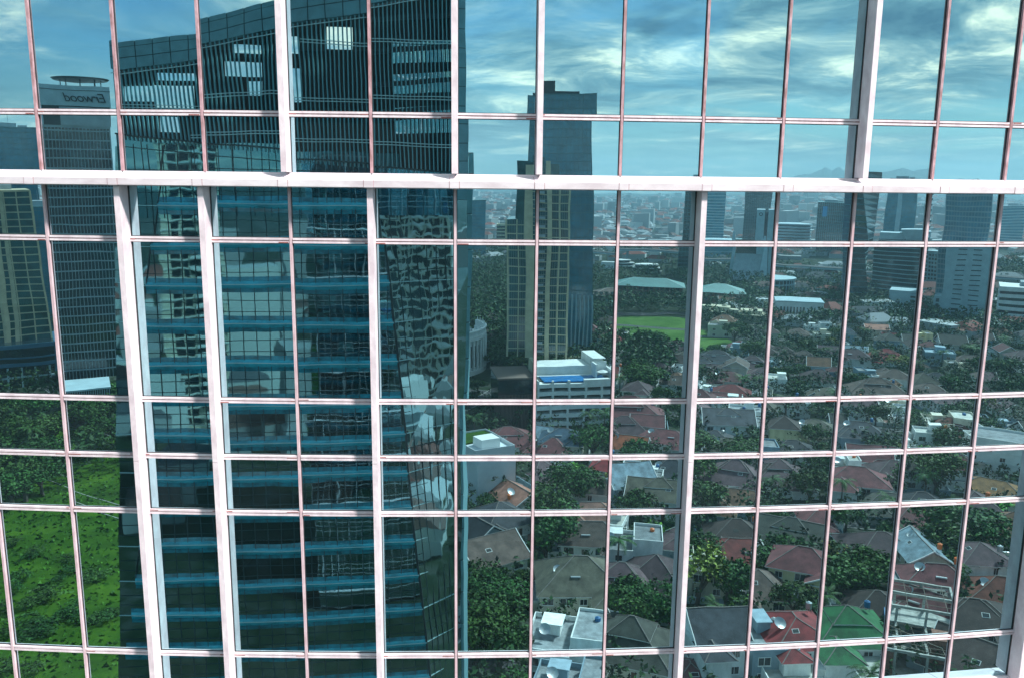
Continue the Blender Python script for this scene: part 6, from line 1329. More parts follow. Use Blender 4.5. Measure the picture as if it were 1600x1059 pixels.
# left: helipad tower with reversed sign seen in the glass
ht = tower('slab tower with lettered top band and helipad, left of the dark tower', -206, -304, -32.8, 27, 32, 12, 108, glass=TGD, band=C_GREY, bh=.5, fl=3.5, mull=C_GREY, ms=1.15, mw=.2, name='office_tower', cat='office tower', plant=False)
b = MB(); b.box(-14, -16.4, 108.3, 14, 16.3, 114.0, 1); b.box(-14.4, -16.8, 114.0, 14.4, 16.7, 121.3, 0); b.box(-13.6, 15.5, 108.3, -11.2, 16.5, 114, 0); b.box(-9.6, 15.5, 108.3, -8.5, 16.5, 114, 0); b.box(-3.0, 15.5, 108.3, 13.8, 16.55, 113.6, 2); b.box(-14.5, 16.7, 119.6, 14.5, 16.8, 119.8, 1); b.build('top_band', [C_LBLUE, C_DARK, C_GREY], ht)
b = MB(); b.box(-14.3, -16, 0, -12.6, 16.6, 121.4); b.build('edge_wall', C_LBLUE, ht)
b = MB(); b.tube((5, 0, 124.6), (5, 0, 125.2), 9.5, 10.2, 28)
for i in range(8): a = i*math.pi/4; b.bar((5+7*math.cos(a), 7*math.sin(a), 121.3), (5+7*math.cos(a), 7*math.sin(a), 124.6), .35)
b.build('helipad', C_DARK, ht)
tcu = bpy.data.curves.new('sign_lettering', 'FONT'); tcu.body = 'Erwood'; tcu.size = 4.6; tcu.extrude = .12; tcu.shear = .3; tcu.space_character = .92
to = bpy.data.objects.new('sign_lettering', tcu); COL.objects.link(to); dg = bpy.context.evaluated_depsgraph_get(); me = bpy.data.meshes.new_from_object(to.evaluated_get(dg)); bpy.data.objects.remove(to)
me.materials.append(C_DARK); o = bpy.data.objects.new('sign_lettering', me); COL.objects.link(o); o.parent = ht; o.location = (-1.2, 16.95, 115.6); o.rotation_euler = (math.pi/2, 0, math.pi)
# text runs from its origin towards local -x when turned to face +y, so start it right of where it ends
o.location.x = 13.2
lv = thing('louvred_annex', 'low pale annex with slanting louvres below the lettered slab tower', 'building', (-188, -274, 0), R(-33))
b = MB(); b.box(-8, -9, 0, 8, 8.5, 13)
for i in range(22): b.bar((-8+i*.75, 9.2, 13.5), (-8.6+i*.75, 9.2, 2.5), .22, .3, 1)
b.box(-8.3, -9.3, 13.5, 8.3, 9.6, 14.1, 1); b.box(-8.2, 8.6, 6.5, 8.2, 9.1, 8.2, 1); b.build('louvred_wall', [C_DARK, C_LBLUE], lv)
tl = tower('teal-windowed apartment tower with pale grid frame at far left edge', -284.4, -329, -40, 46, 34, 12, 82, glass=TGT, band=C_BEIGE, bh=.5, fl=3.2, mull=C_BEIGE, ms=5.2, mw=.5, tw=.86, name='apartment_tower', cat='apartment tower', cols=((.42, .56, TGD), (.60, .66, C_BEIGE), (.70, .74, C_BEIGE)))
tower('blue glass office block with flat top behind the far left apartment tower', -394.1, -489, -38.3, 30, 40, 0, 118, glass=TGB, band=C_TEAL, bh=.4, fl=3.6, mull=C_TEAL, ms=2.6, name='glass_tower')
tower('short blue glass block right of the far left apartment tower', -350, -455, -38, 26, 30, 0, 70, glass=TGB, band=C_TEAL, bh=.3, fl=3.4, mull=C_TEAL, ms=2.2, name='glass_tower')
lb = thing('office_podium', 'low dark-blue podium with open white frame at far left', 'building', (-277, -318.7, 0), R(-40))
b = MB(); b.box(-30, -17, 9, 24, 14, 19.3); b.box(-30, 14, 9.5, 24, 14.4, 11, 1); b.box(-30, 14, 13, 24, 14.4, 13.6, 1); b.box(-30, 14, 17.5, 24, 14.5, 19.3, 1); b.box(24, -15, 4, 31, 12, 19, 1); b.build('glass_body', [TGD, C_BLUEP], lb)
b = MB(); [b.box(-28+i*5.5, 13, 0, -27.2+i*5.5, 14.2, 9) for i in range(10)]; b.box(-30, 13.2, 4.3, 24, 14, 5, 0); b.box(-30, -16, 0, 24, 8, 9, 1); b.build('white_frame', [C_LBLUE, TGD], lb)

# right-hand skyline
tower('dark slim tower just left of the deep fin right of centre', 268.9, -771.6, 19, 40, 22, 0, 95, glass=TGD, band=C_TEAL, bh=.5, fl=3.8, mull=C_TEAL, ms=3, name='glass_tower', tw=.85)
tower('pale blue glass tower just right of the deep lower fin', 461.8, -1168.6, 21.4, 30, 40, 0, 84, glass=TGB, band=C_LBLUE, bh=1.0, fl=4, name='glass_tower')
tower('plain dark block behind the twin-slab tower with swooping roof', 538.4, -1190.6, 24.1, 36, 40, 0, 84, glass=TGD, band=C_DARK, bh=.4, fl=4, mull=C_TEAL, ms=3, name='glass_tower')
lg = thing('twin_slab_tower', 'pale twin-slab tower with round emblem and swooping roof below', 'tower', (344.8, -754.5, 0), R(24.3))
b = MB(); b.box(-2, -14, 0, 5.5, 14, 66.5); b.box(8.5, -14, 0, 14.5, 14, 66.5); b.build('slab_wall', C_LBLUE, lg)
b = MB(); b.box(5.5, -12, 0, 8.5, 12, 64); b.box(-2.6, -10, 34, -2, 10, 64); b.box(-20, -12, 0, -2, 10, 38); b.build('glass_body', TGD, lg)
b = MB(); b.tube((1.8, 14.05, 62), (1.8, 14.4, 62), 1.7, 1.7, 16); b.tube((1.8, 14.41, 62), (1.8, 14.5, 62), 1.0, 1.0, 16, 1); b.build('round_emblem', [C_DARK, C_LBLUE], lg)
b = MB()
for i in range(10):
    s0, s1 = i/10, (i+1)/10; f = lambda s: (14+14*s**.9, 26-22*s**.55)
    (y0_, z0_), (y1_, z1_) = f(s0), f(s1); e0, e1 = 9+8*s0*s0, 9+8*s1*s1
    b.add([(-20-s0*5, y0_, z0_), (4, y0_, z0_), (4, y1_, z1_), (-20-s1*5, y1_, z1_), (-20-s0*5, y0_, z0_-.8), (4, y0_, z0_-.8), (4, y1_, z1_-.8), (-20-s1*5, y1_, z1_-.8)], [(0, 1, 2, 3), (4, 5, 6, 7), (0, 3, 7, 4), (1, 2, 6, 5)])
b.build('swooping_roof', C_GREY, lg)
b = MB(); b.loft([(-26, 11, 0), (-22, 11, 0), (-22, 15, 0), (-26, 15, 0)], [(-22.5, 9, 46), (-20, 9, 46), (-20, 12, 46), (-22.5, 12, 46)]); b.loft([(0, 12, 0), (8, 12, 0), (8, 28, 0), (0, 28, 0)], [(6, 12, 42), (8, 12, 42), (8, 16, 42), (6, 16, 42)]); b.build('leaning_pier', C_LBLUE, lg)
ov = thing('oval_building', 'low oval grey building with stacked rings beyond the trees', 'building', (585.2, -1079.6, 0), R(28))
b = MB()
for i in range(7):
    z = i*4; rr_ = [(27*math.cos(a*math.pi/16), 20*math.sin(a*math.pi/16)) for a in range(32)]
    b.loft([(x, y, z) for x, y in rr_], [(x, y, z+2) for x, y in rr_], 0); b.loft([(x*.94, y*.94, z+2) for x, y in rr_], [(x*.94, y*.94, z+4) for x, y in rr_], 1)
b.loft([(x*1.02, y*1.02, 28) for x, y in rr_], [(x*1.02, y*1.02, 29.4) for x, y in rr_], 0); b.build('ringed_wall', [C_LBLUE, TGD], ov)
dk = tower('dark flat-topped office block with small bright blue sign', 609.5, -1019.2, 30.6, 36, 40, 0, 59, glass=TGD, band=C_TEAL, bh=.5, fl=4, mull=C_LBLUE, ms=2.4, mw=.25, name='office_block', cat='office block')
b = MB(); b.box(-12, 20.5, 42, -7, 21, 54); b.build('blue_sign', C_SIGN, dk)
tw_ = thing('twisting_tower', 'dark twisting tower whose faces meet in a long diagonal edge', 'tower', (397.9, -597.1, 0), R(33))
b = MB(); n_ = 22
for i in range(n_):
    z0_, z1_ = i*96/n_, (i+1)*96/n_
    def tr_(z):
        s = z/96; a = R(38*s-10); r_ = 24-4*s; c_, s2 = math.cos(a), math.sin(a); return [(c_*p-s2*q, s2*p+c_*q, z) for p, q in ((-r_, -r_*.7), (r_*.8, -r_*.7), (r_*.8, r_*.7), (-r_, r_*.7))]
    b.loft(tr_(z0_+.5), tr_(z1_), 0, True); b.loft([(x*1.012, y*1.012, z) for x, y, z in tr_(z0_)], [(x*1.012, y*1.012, z) for x, y, z in tr_(z0_+.5)], 1)
b.build('glass_body', [TGD, C_TEAL], tw_)
tower('blue office tower with paler centre strip rising behind the curved glass block', 687.8, -931.2, 36.2, 34, 40, 0, 92, glass=TGB, band=C_TEAL, bh=.5, fl=4, mull=C_TEAL, ms=3, name='glass_tower', cols=((.35, .5, C_LBLUE),))
tower('short plain blue block beside the blue office tower with paler centre', 712, -905, 36.2, 16, 30, 0, 66, glass=TGB, band=C_TEAL, bh=.5, fl=4, name='glass_tower', plant=False)
cg = thing('curved_glass_block', 'wide curved glass block with pale floor lines below the blue tower', 'building', (489.7, -628.2, 0), R(37.5))
b = MB()
def crv(r_): return [(x_, 16-((x_-4)/36)**2*14+r_, 0) for x_ in [-34+i*4.2 for i in range(17)]]
fr_ = crv(0); base_ = fr_+[(33, -18, 0), (-34, -18, 0)]
b.loft(base_, [(x, y, 44) for x, y, z in base_], 0)
for i in range(12):
    z = 3+i*3.6; r_ = crv(.7); q_ = [(x, y-1.2, z) for x, y, _ in r_]; r2 = [(x, y, z) for x, y, _ in r_]
    ring_ = r2+q_[::-1]; b.loft(ring_, [(x, y, z+.7) for x, y, _ in ring_], 1)
b.build('glass_body', [TGD, C_LBLUE], cg)
b = MB(); b.loft([(-12, -6, 44), (12, -6, 44), (12, 10, 44), (-12, 10, 44)], [(-17, -6, 53), (17, -6, 53), (17, 12, 53), (-17, 12, 53)]); b.box(-33, -12, 44.01, -13, 8, 50); b.box(13, -12, 44.01, 32, 8, 50); b.build('roof_terrace', C_LBLUE, cg)
tower('tall thin tower with rounded stripes standing right of the curved glass block', 437.4, -533.6, 38.8, 20, 24, 0, 103, glass=TGD, band=C_TEAL, bh=1.5, fl=3.9, name='striped_tower', proud=.6)
tower('low white office block in front of the curved glass block', 424.4, -537.1, 40, 38, 22, 0, 15, glass=TGD, band=C_LBLUE, bh=1.6, fl=3.1, name='office_block', cat='office block', cols=((0, .38, C_LBLUE),), plant=False)
pn = thing('punched_slab', 'narrow white slab block with rows of small square windows', 'office block', (530.7, -607.8, 0), R(52))
b = MB(); b.box(-10, -8, 5, 10, 8, 34); b.box(-10.3, -8.3, 34, 10.3, 8.3, 35); b.box(-11.2, -8, 3, -10, 9.4, 35); b.build('wall', C_LBLUE, pn)
b = MB(); [b.box(-8.5+i*2.3, 8, 7.5+j*3.3, -7.0+i*2.3, 8.06, 9.3+j*3.3) for i in range(8) for j in range(8)]; b.build('window_rows', TGD, pn)
cc = thing('concrete_tower', 'broad pale concrete tower with two curved louvre strips', 'tower', (431.9, -466.7, 0), R(46))
b = MB(); b.box(-14, -14, 0, 14, 13, 50.6); b.box(-19, -13, 0, -14, 12, 17); b.box(-11.5, 13, 0, 11.5, 13.6, 52)
b.build('wall', C_LBLUE, cc)
b = MB()
for i in range(12):
    for xx in (-7.2, 2.2): b.box(xx, 13.6, 12+i*3.3, xx+5.4, 13.95, 12.6+i*3.3)
for i in range(4): b.box(-17.5, 12, 2+i*3.6, -15.4, 12.3, 4.4+i*3.6); b.box(-7, 13.6, 1+i*2.4, -3, 13.9, 2.4+i*2.4)
b.build('louvre_strips', C_DARK, cc)
tower('upright gridded office tower rising behind the concrete tower', 441, -486, 42, 27, 26, 0, 84, glass=TGB, band=C_GREY, bh=.8, fl=3.4, mull=C_GREY, ms=1.7, mw=.25, name='office_tower', cat='office tower', plant=False)
tower('white office block with long dark window bands at the right edge', 466.3, -408, 44, 54, 26, 0, 25.5, glass=TGD, band=C_WHITE, bh=2.2, fl=4.0, name='office_block', cat='office block', plant=True, proud=.5)
tower('hazy far block behind the last pane at right', 1018, -974, 46, 30, 40, 0, 63, glass=TGB, band=C_LBLUE, bh=1.2, fl=4, name='office_block', cat='office block')
rd_ = thing('round_building', 'white round building with columned upper ring right of centre', 'building', (324.5, -625.7, 0), R(27))
b = MB(); b.tube((0, 0, 0), (0, 0, 11), 17, 17, 32, 1); b.tube((0, 0, 11), (0, 0, 12.2), 20, 20, 32); b.tube((0, 0, 12.2), (0, 0, 15.2), 18.6, 18.6, 32, 1); b.tube((0, 0, 15.2), (0, 0, 16.6), 20.5, 20.5, 32)
b.build('drum_wall', [C_LBLUE, TGD], rd_)
b = MB(); [b.bar((19*math.cos(a*math.pi/18), 19*math.sin(a*math.pi/18), 0), (19*math.cos(a*math.pi/18), 19*math.sin(a*math.pi/18), 15.2), .7, .7) for a in range(36)]; b.build('columns', C_LBLUE, rd_)
bxn = thing('slot_window_hall', 'plain white hall with a row of narrow slot windows', 'building', (290.5, -517.2, 0), R(24))
b = MB(); b.box(-15, -11, 0, 15, 11, 12.6); b.build('wall', C_WHITE, bxn); b = MB(); b.box(-15.4, -11.4, 12.6, 15.4, 11.4, 13.2); b.build('roof', C_LBLUE, bxn)
b = MB(); [b.box(-12+i*2.1, 11, 3.5, -11+i*2.1, 11.15, 9.5) for i in range(8)]; b.build('slot_windows', TGD, bxn)
def hall(label, x, y, rz, w_, d_, h, ts=None, wallm=M_BRICK, roofm_=None):
    t = thing('teal_roofed_hall', label, 'hall', (x, y, 0), R(rz)); b = MB(); b.box(-w_/2, -d_/2, 0, w_/2, d_/2, h); b.build('wall', wallm, t)
    b, r2 = MB(), MB(); hip_roof(b, r2, -w_/2, -d_/2, w_/2, d_/2, h, .36, 2.0); ro = b.build('roof', [roofm_ or mat('teal_sheet', (0.09, 0.23, 0.22), .6, var=.15, nscale=.1), M_WHITE, wallm], t); r2.build('ridge', M_WHITE, ro)
    b = MB(); k_ = int(w_/4); [b.box(-w_/2+1+i*4, d_/2, 2+j*4, -w_/2+3.4+i*4, d_/2+.1, 4.6+j*4) for i in range(k_) for j in range(2)]; b.build('window_row', TGD, t)
    return t
hall('long teal-roofed hall above the sports field', 180, -625.5, 15.8, 50, 26, 9)
hall('shorter teal-roofed hall right of the deep lower fin', 252.5, -615.8, 20, 34, 26, 9)
hall('small pale-green roof beside the blue tapered tower foot', 118, -590, 11, 16, 14, 4)
hall('gabled brown entrance roof with white ridges left of the long hall', 133, -631, 11.7, 34, 20, 6, roofm_=ROOF['brown'])
for nm_, x, y, rz, w_ in (('long low white curved building among the far trees', 198.5, -837.7, 13, 52), ('short low white curved building in front of the far trees', 220.9, -783.2, 15.6, 28)):
    t = thing('curved_building', nm_, 'building', (x, y, 0), R(rz)); b = MB()
    for s_, z in ((1, 2), (.9, 5), (.75, 8)):
        r_ = [(w_/2*s_*math.cos(a*math.pi/14), 9*s_*math.sin(a*math.pi/14)) for a in range(28)]; b.loft([(p, q, z-2) for p, q in r_], [(p, q, z) for p, q in r_], 1); b.loft([(p*1.04, q*1.06, z) for p, q in r_], [(p*1.04, q*1.06, z+1) for p, q in r_], 0)
    b.build('stacked_decks', [C_WHITE, TGD], t)
for nm_, x, y, rz, w_, h in (('cream building with round end turret beside the deep lower fin', 216.8, -529, 22, 19, 9.5), ('stepped cream villa block behind the dark trees', 236, -522.2, 24, 22, 8)):
    t = thing('cream_building', nm_, 'building', (x, y, 0), R(rz)); b = MB(); b.box(-w_/2, -9, 0, w_/2, 8, h*.7); b.box(-w_/4, -6, h*.7, w_/2.5, 5, h); b.tube((-w_/2+1, 7, 0), (-w_/2+1, 7, h+.8), 3.6, 3.6, 14); b.tube((w_*.2, 0, h), (w_*.2, 0, h+2), 2.2, .4, 10); b.box(-w_/2, 8, h*.7-.6, w_/2, 9, h*.7); b.build('wall', mat('cream_render', (0.56, 0.50, 0.36), .9, var=.15), t)
    b = MB(); [b.box(-w_/2+4+i*3, 8, 1.5, -w_/2+5.4+i*3, 8.1, 4.2) for i in range(4)]; b.build('windows', TGD, t)
tower('blue-grey far tower seen just right of the dark tower edge', 4.2, -997.8, .3, 24, 24, 0, 68, glass=TGB, band=C_TEAL, bh=.5, fl=4, name='glass_tower', plant=False)
tower('white far block with stacked balconies right of the dark tower edge', 4.1, -1046, .2, 24, 24, 0, 27.5, glass=TGD, band=C_WHITE, bh=1.8, fl=4, name='office_block', cat='office block', cols=((0, .15, C_WHITE), (.8, 1, C_WHITE)))
tower('cream far block left of the beige apartment tower', 40.9, -1040, 2.2, 18, 24, 0, 37.5, glass=TGD, band=C_BEIGE, bh=1.5, fl=4, name='office_block', cat='office block', cols=((.6, 1, C_BEIGE),))
tower('low far bank block with white bands beyond the viaduct', 309.1, -1044, 16.3, 60, 30, 0, 19, glass=TGD, band=C_WHITE, bh=1.8, fl=4, name='office_block', cat='office block', cols=((0, .25, C_WHITE),))
tower('pale teal far block between deep fin and swooping roof', 387.5, -963, 21.7, 34, 30, 0, 24, glass=TGB, band=C_LBLUE, bh=.6, fl=6, name='office_block', cat='office block', plant=False)
# viaduct
vd = thing('viaduct', 'pale elevated road curving through the far trees', 'viaduct', (0, 0, 0)); b = MB()
vp = [(95, -1130), (120, -1040), (150, -985), (200, -940), (270, -890), (350, -830), (430, -740), (520, -640), (600, -540), (700, -430)]
for i in range(len(vp)-1):
    b.bar((*vp[i], 12), (*vp[i+1], 12), 15, 1.4); b.bar((*vp[i], 13.2), (*vp[i+1], 13.2), 14.2, .1, 1)
    for s in (0, .5): x_, y_ = vp[i][0]+(vp[i+1][0]-vp[i][0])*s, vp[i][1]+(vp[i+1][1]-vp[i][1])*s; b.bar((x_, y_, 0), (x_, y_, 11.2), 2.2)
b.build('deck', [C_LBLUE, G_ROAD], vd)
# mountain ridge and crane
b = MB(); rr = random.Random(6)
def ridge(name, az0, az1, dist, prof, mt):
    b = MB(); n_ = 90; top = []
    for i in range(n_+1):
        s = i/n_; a = R(az0+(az1-az0)*s); h = 0
        for (c_, wd, hh) in prof: h = max(h, hh*max(0, 1-abs(s-c_)/wd)**1.3)
        h += (math.sin(i*1.7)*.5+math.sin(i*.61)+math.sin(i*3.3)*.35)*4*min(1, h/60)
        top.append((a, max(h, 2)))
    for i in range(n_):
        for j in range(4):
            f0, f1 = j/4, (j+1)/4
            def P(k_, f): a, h = top[k_]; d = dist-1500*(1-f); hh = h*f+math.sin(k_*2.1+j)*6*f*(1-f); return (math.sin(a)*d, -math.cos(a)*d, hh-3)
            b.add([P(i, f0), P(i+1, f0), P(i+1, f1), P(i, f1)], [(0, 1, 2, 3)])
    return tag(b.build(name, mt, smooth=True), kind='structure')
MT = mat('mountain_forest', (0.03, 0.06, 0.05), 1.0, var=.3, nscale=.002)
ridge('mountain', 22, 36, 8300, [(.50, .50, 200), (.58, .34, 262), (.64, .22, 275), (.35, .3, 180)], MT); ridge('mountain', 33, 48, 8100, [(.30, .6, 195), (.20, .35, 205), (.55, .45, 160)], MT)
ck = thing('tower_crane', 'tiny tower crane with long jib on the horizon at right', 'crane', (640, -700, 0), R(40)); b = MB(); b.bar((0, 0, 0), (0, 0, 92), 1.2); b.bar((-26, 0, 92), (10, 0, 92), .8, .8); b.bar((0, 0, 92), (0, 0, 97), .8); b.bar((0, 0, 97), (-22, 0, 92.4), .3); b.bar((0, 0, 97), (9, 0, 92.4), .3); b.box(6, -1, 89.5, 9.5, 1, 92); b.build('mast', C_DARK, ck)

# one-off buildings of the neighbourhood
t = thing('white_block', 'blank white four-storey block with small green roof garden', 'building', (3.4, -222, 0), R(-28)); b = MB(); b.box(-6.5, -9, 0, 6.5, 9, 16); parapet(b, -6.5, -9, 6.5, 9, 16, 1.0); b.build('wall', mat('blank_render', (0.56, 0.60, 0.62), .9, var=.07, nscale=.2), t)
b = MB(); b.box(-6.3, -8.8, 16.02, 6.3, 0, 16.5); b.build('roof_garden', G_GRASS, t); b = MB(); b.box(-3, 1, 16.02, 3, 6, 18.6); b.box(6.5, 2, 10, 6.56, 4.2, 14, 1); b.build('roof_room', [M_WHITE, M_GLASS], t)
t = thing('white_block', 'white three-storey block with scattered small windows near right edge', 'building', (210.7, -197.2, 0), R(48)); b = MB(); b.box(-12, -7, 0, 12, 7, 12.4); b.box(-11.6, -6.6, 12.4, 11.6, 6.6, 12.5, 1); parapet(b, -12, -7, 12, 7, 12.4, .8); b.box(-12.1, 7, 6.1, 12.1, 7.12, 6.3); b.box(-12.1, 7, 9.4, 12.1, 7.12, 9.6)
for xx in (-8, -4, 0, 4, 8): b.box(xx, 7, 0, xx+.25, 7.1, 12.4)
b.build('wall', [C_WHITE, ROOF['flat_grey']], t)
for i, (xx, zz_) in enumerate(((-10.3, 2.2), (-6.2, 2.2), (2, 2.2), (6, 2.2), (-10.3, 6.8), (-6.2, 6.8), (-2, 6.8), (6, 6.8), (2, 9.9), (-10, 9.9), (-6, 9.9))): inst(P_WIN[0], t, (xx+1.1, 7.13, zz_))
b = MB(); b.box(-2.6, 7.1, 5.2, 2.8, 8.4, 5.4); b.box(-2.6, 8.3, 5.4, 2.8, 8.4, 6.2); b.build('balcony', M_METAL, t)
t = thing('sports_court', 'bright green walled sports court between trees and brown roofs', 'sports court', (33.5, -180, 0), R(12)); b = MB(); b.box(-9, -9, 0, 9, 9, .3); b.build('court_surface', mat('court_green', (0.015, 0.16, 0.07), .8, var=.1), t); b = MB(); parapet(b, -9.3, -9.3, 9.3, 9.3, .3, 3.2, .2); b.build('court_wall', WALL['bluegrey'], t)
t = thing('unfinished_house', 'unfinished concrete frame house with bare beams at bottom right', 'building site', (107, -114, 0), R(34)); b = MB()
b.box(-8, -12, 0, 8, 12, .4); b.box(-8, -12, 3.4, 8, 5, 3.7); b.box(-8, -12, 7.0, 8, 0, 7.3)
for xx in (-7.7, -2.6, 2.6, 7.7):
    for yy in (-11.7, -6, 0, 6, 11.7): b.box(xx-.22, yy-.22, .4, xx+.22, yy+.22, 10.4 if yy < 1 else 7)
for yy in (-11.7, -6, 0): b.box(-7.9, yy-.2, 10.2, 7.9, yy+.2, 10.7)
for xx in (-7.7, 7.7): b.box(xx-.2, -11.9, 10.2, xx+.2, 0.2, 10.72)
for yy in (6, 11.7): b.box(-7.9, yy-.2, 6.8, 7.9, yy+.2, 7.3)
for xx in (-7.7, -2.6, 2.6, 7.7): b.box(xx-.2, 0, 6.8, xx+.2, 11.9, 7.28)
b.build('concrete_frame', M_CONC, t)
b = MB(); b.box(3.2, 3, .4, 7.4, 8, 8.6); b.box(-7.5, 11.75, .4, -2.9, 11.95, 6.6); b.box(-7.95, 6.3, .4, -7.75, 11.4, 6.6); b.build('brick_infill', M_BRICK, t)
b = MB()
for i in range(5): b.bar((-7.5+i*3.4, -11, 10.8), (-7.5+i*3.4, 0, 10.8), .08); b.bar((-7.6, -11+i*2.3, 10.86), (7.6, -11+i*2.3, 10.86), .08)
for i in range(7): b.bar((-7+i*2.3, 1, 7.4), (-6+i*2.3, 11, 7.4), .09); b.bar((-7.5, 1+i*1.6, 7.5), (7.5, 1.6+i*1.6, 7.5), .09)
b.bar((-7, 0, 7.3), (5, 11, 8.6), .12); b.bar((6, 1, 7.4), (-3, 11, 8.4), .12); b.build('scaffold_poles', mat('rusty_pole', (0.16, 0.13, 0.10), .8), t)
b = MB(); b.box(-9.2, -12, 0, -9.0, 13, 5.2); b.build('blue_hoarding', M_BLUE, t)
# a few parked cars glimpsed in the lanes
def car(label, x, y, rz, paint):
    t = thing('parked_car', label, 'car', (x, y, .07), R(rz), 'cars parked in the lanes'); b = MB()
    prof = [(-2.15, .35), (-2.2, .75), (-1.9, .95), (-1.35, 1.0), (-.75, 1.45), (.75, 1.5), (1.55, 1.0), (2.15, .85), (2.2, .35)]
    b.loft([(p, -.85, q) for p, q in prof], [(p, .85, q) for p, q in prof]); b.build('body', paint, t)
    g = MB(); g.box(-.7, -.86, 1.02, .8, .86, 1.40); g.add([(-1.36, -.7, 1.03), (-.78, -.7, 1.44), (-.78, .7, 1.44), (-1.36, .7, 1.03)], [(0, 1, 2, 3)]); g.add([(1.52, -.7, 1.04), (.8, -.7, 1.48), (.8, .7, 1.48), (1.52, .7, 1.04)], [(0, 1, 2, 3)]); g.build('windows', M_GLASS, t)
    for sx_ in (-1.35, 1.4):
        for sy_ in (-.86, .86): w_ = MB(); w_.tube((sx_, sy_-.1, .32), (sx_, sy_+.1, .32), .32, .32, 12); w_.build('wheel', M_SEAL, t)
CP_ = {'white': mat('white_car_paint', (.7, .7, .7), .25, spec=.8), 'silver': mat('silver_car_paint', (.35, .36, .38), .3, .5), 'black': mat('black_car_paint', (.02, .02, .025), .2), 'red': mat('red_car_paint', (.35, .03, .03), .25)}
for lab_, x, y, rz, c in (('white car parked in the lane near the charcoal gabled house', 79, -150, 30, 'white'), ('silver car in the lane behind the red-roofed house', 96, -163, 120, 'silver'), ('black car in the lane left of the maroon gabled house', 111, -152, 30, 'black'), ('red car parked below the white car park', 62, -272, 24, 'red'), ('white car turning beside the sports field', 118, -534, 60, 'white'), ('silver car on the road along the sports field', 97, -462, 85, 'silver')): car(lab_, x, y, rz, CP_[c])

# ------------------------------------------------------------------ the dark neighbour tower across the gap
def refl_glass(name, col, base, wav, sc):
    m = bpy.data.materials.new(name); m.use_nodes = True; t = m.node_tree; n = t.nodes; l = t.links; n.remove(n['Principled BSDF'])
    g = n.new('ShaderNodeBsdfGlossy'); g.inputs['Color'].default_value = (*col, 1); g.inputs['Roughness'].default_value = .02
    d = n.new('ShaderNodeBsdfDiffuse'); d.inputs['Color'].default_value = (*base, 1); mx = n.new('ShaderNodeMixShader'); mx.inputs[0].default_value = .88
    l.new(d.outputs[0], mx.inputs[1]); l.new(g.outputs[0], mx.inputs[2]); l.new(mx.outputs[0], n['Material Output'].inputs[0])
    tc = n.new('ShaderNodeTexCoord'); mp = n.new('ShaderNodeMapping'); mp.inputs['Scale'].default_value = (1, 1, .55); l.new(tc.outputs['Object'], mp.inputs[0])
    no = n.new('ShaderNodeTexNoise'); no.inputs['Scale'].default_value = sc; no.inputs['Detail'].default_value = 1.5; l.new(mp.outputs[0], no.inputs['Vector'])
    bu = n.new('ShaderNodeBump'); bu.inputs['Strength'].default_value = 1; bu.inputs['Distance'].default_value = wav; l.new(no.outputs[0], bu.inputs['Height']); l.new(bu.outputs[0], g.inputs['Normal']); return m
NG = refl_glass('dark_tower_glass', (0.24, 0.42, 0.46), (0.004, 0.012, 0.014), .010, .4)
NG2 = refl_glass('dark_tower_side_glass', (0.46, 0.68, 0.72), (0.004, 0.012, 0.014), .022, .45)
M_PANEL = mat('grey_stone_panel', (0.13, 0.29, 0.32), .7, var=.14, nscale=.8); M_SPAN = mat('teal_spandrel_glass', (0.017, 0.36, 0.45), .18, spec=1.0, var=.3, nscale=.6)
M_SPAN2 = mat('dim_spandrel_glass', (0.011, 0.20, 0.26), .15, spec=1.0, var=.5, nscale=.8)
M_LINE = mat('pale_rail', (0.45, 0.62, 0.62), .5); M_BLADE = mat('teal_blade', (0.13, 0.34, 0.37), .5, .1); M_BACK = mat('dark_screen_backing', (0.010, 0.016, 0.018), .8, var=.3, nscale=.4)
M_JOINT = mat('panel_joint', (0.02, 0.05, 0.055), .8)
nb = thing('dark_glass_tower', 'dark teal glass tower with curved lit floor bands and bladed crown', 'office tower', (0, 0, 0))
TX, TY = Vector((.9902, -.1392, 0)), Vector((.1392, .9902, 0))
def fy(x): return -77.573-(x+8.153)*.1405
def fp(x, z, o=0.0): p = Vector((x, fy(x), z))+TY*o; return p
def cxz(z): return -12.6+(90-min(z, 93))*.0925         # slanted near corner
def lfx(z): return -42.0-(90-z)*.185                    # inner edge of the plain left wedge
def lx(z): return -48.4-(103-z)*.065                    # outer left edge
RZ = lambda z: Vector((-.15-min(1.0, max(0, (88-z)*.03)), -84.7, z))
levels = [0, 20, 40, 60, 80, 93]
b = MB()
for z0, z1 in zip(levels[:-1], levels[1:]):
    b.add([fp(lx(z0), z0), fp(cxz(z0), z0), fp(cxz(z1), z1), fp(lx(z1), z1)], [(0, 1, 2, 3)])
b.build('front_glass', NG, nb)
b = MB(); CP = lambda z: fp(cxz(z), z)
for z0, z1 in zip(levels[:-1], levels[1:]): b.add([CP(z0), RZ(z0), RZ(z1), CP(z1)], [(0, 1, 2, 3)])
b.build('side_glass', NG2, nb)
b = MB()
for z0, z1 in zip(levels[:-1], levels[1:]):
    back = lambda z: (Vector((lx(z)-2, fy(lx(z))-26, z)), Vector((-.6, -112, z)))
    A, B = back(z0), back(z1); b.add([fp(lx(z0), z0), fp(lx(z1), z1), B[0], A[0]], [(0, 1, 2, 3)]); b.add([A[0], B[0], B[1], A[1]], [(0, 1, 2, 3)]); b.add([RZ(z0), A[1], B[1], RZ(z1)], [(0, 1, 2, 3)])
b.build('back_wall', M_PANEL, nb)
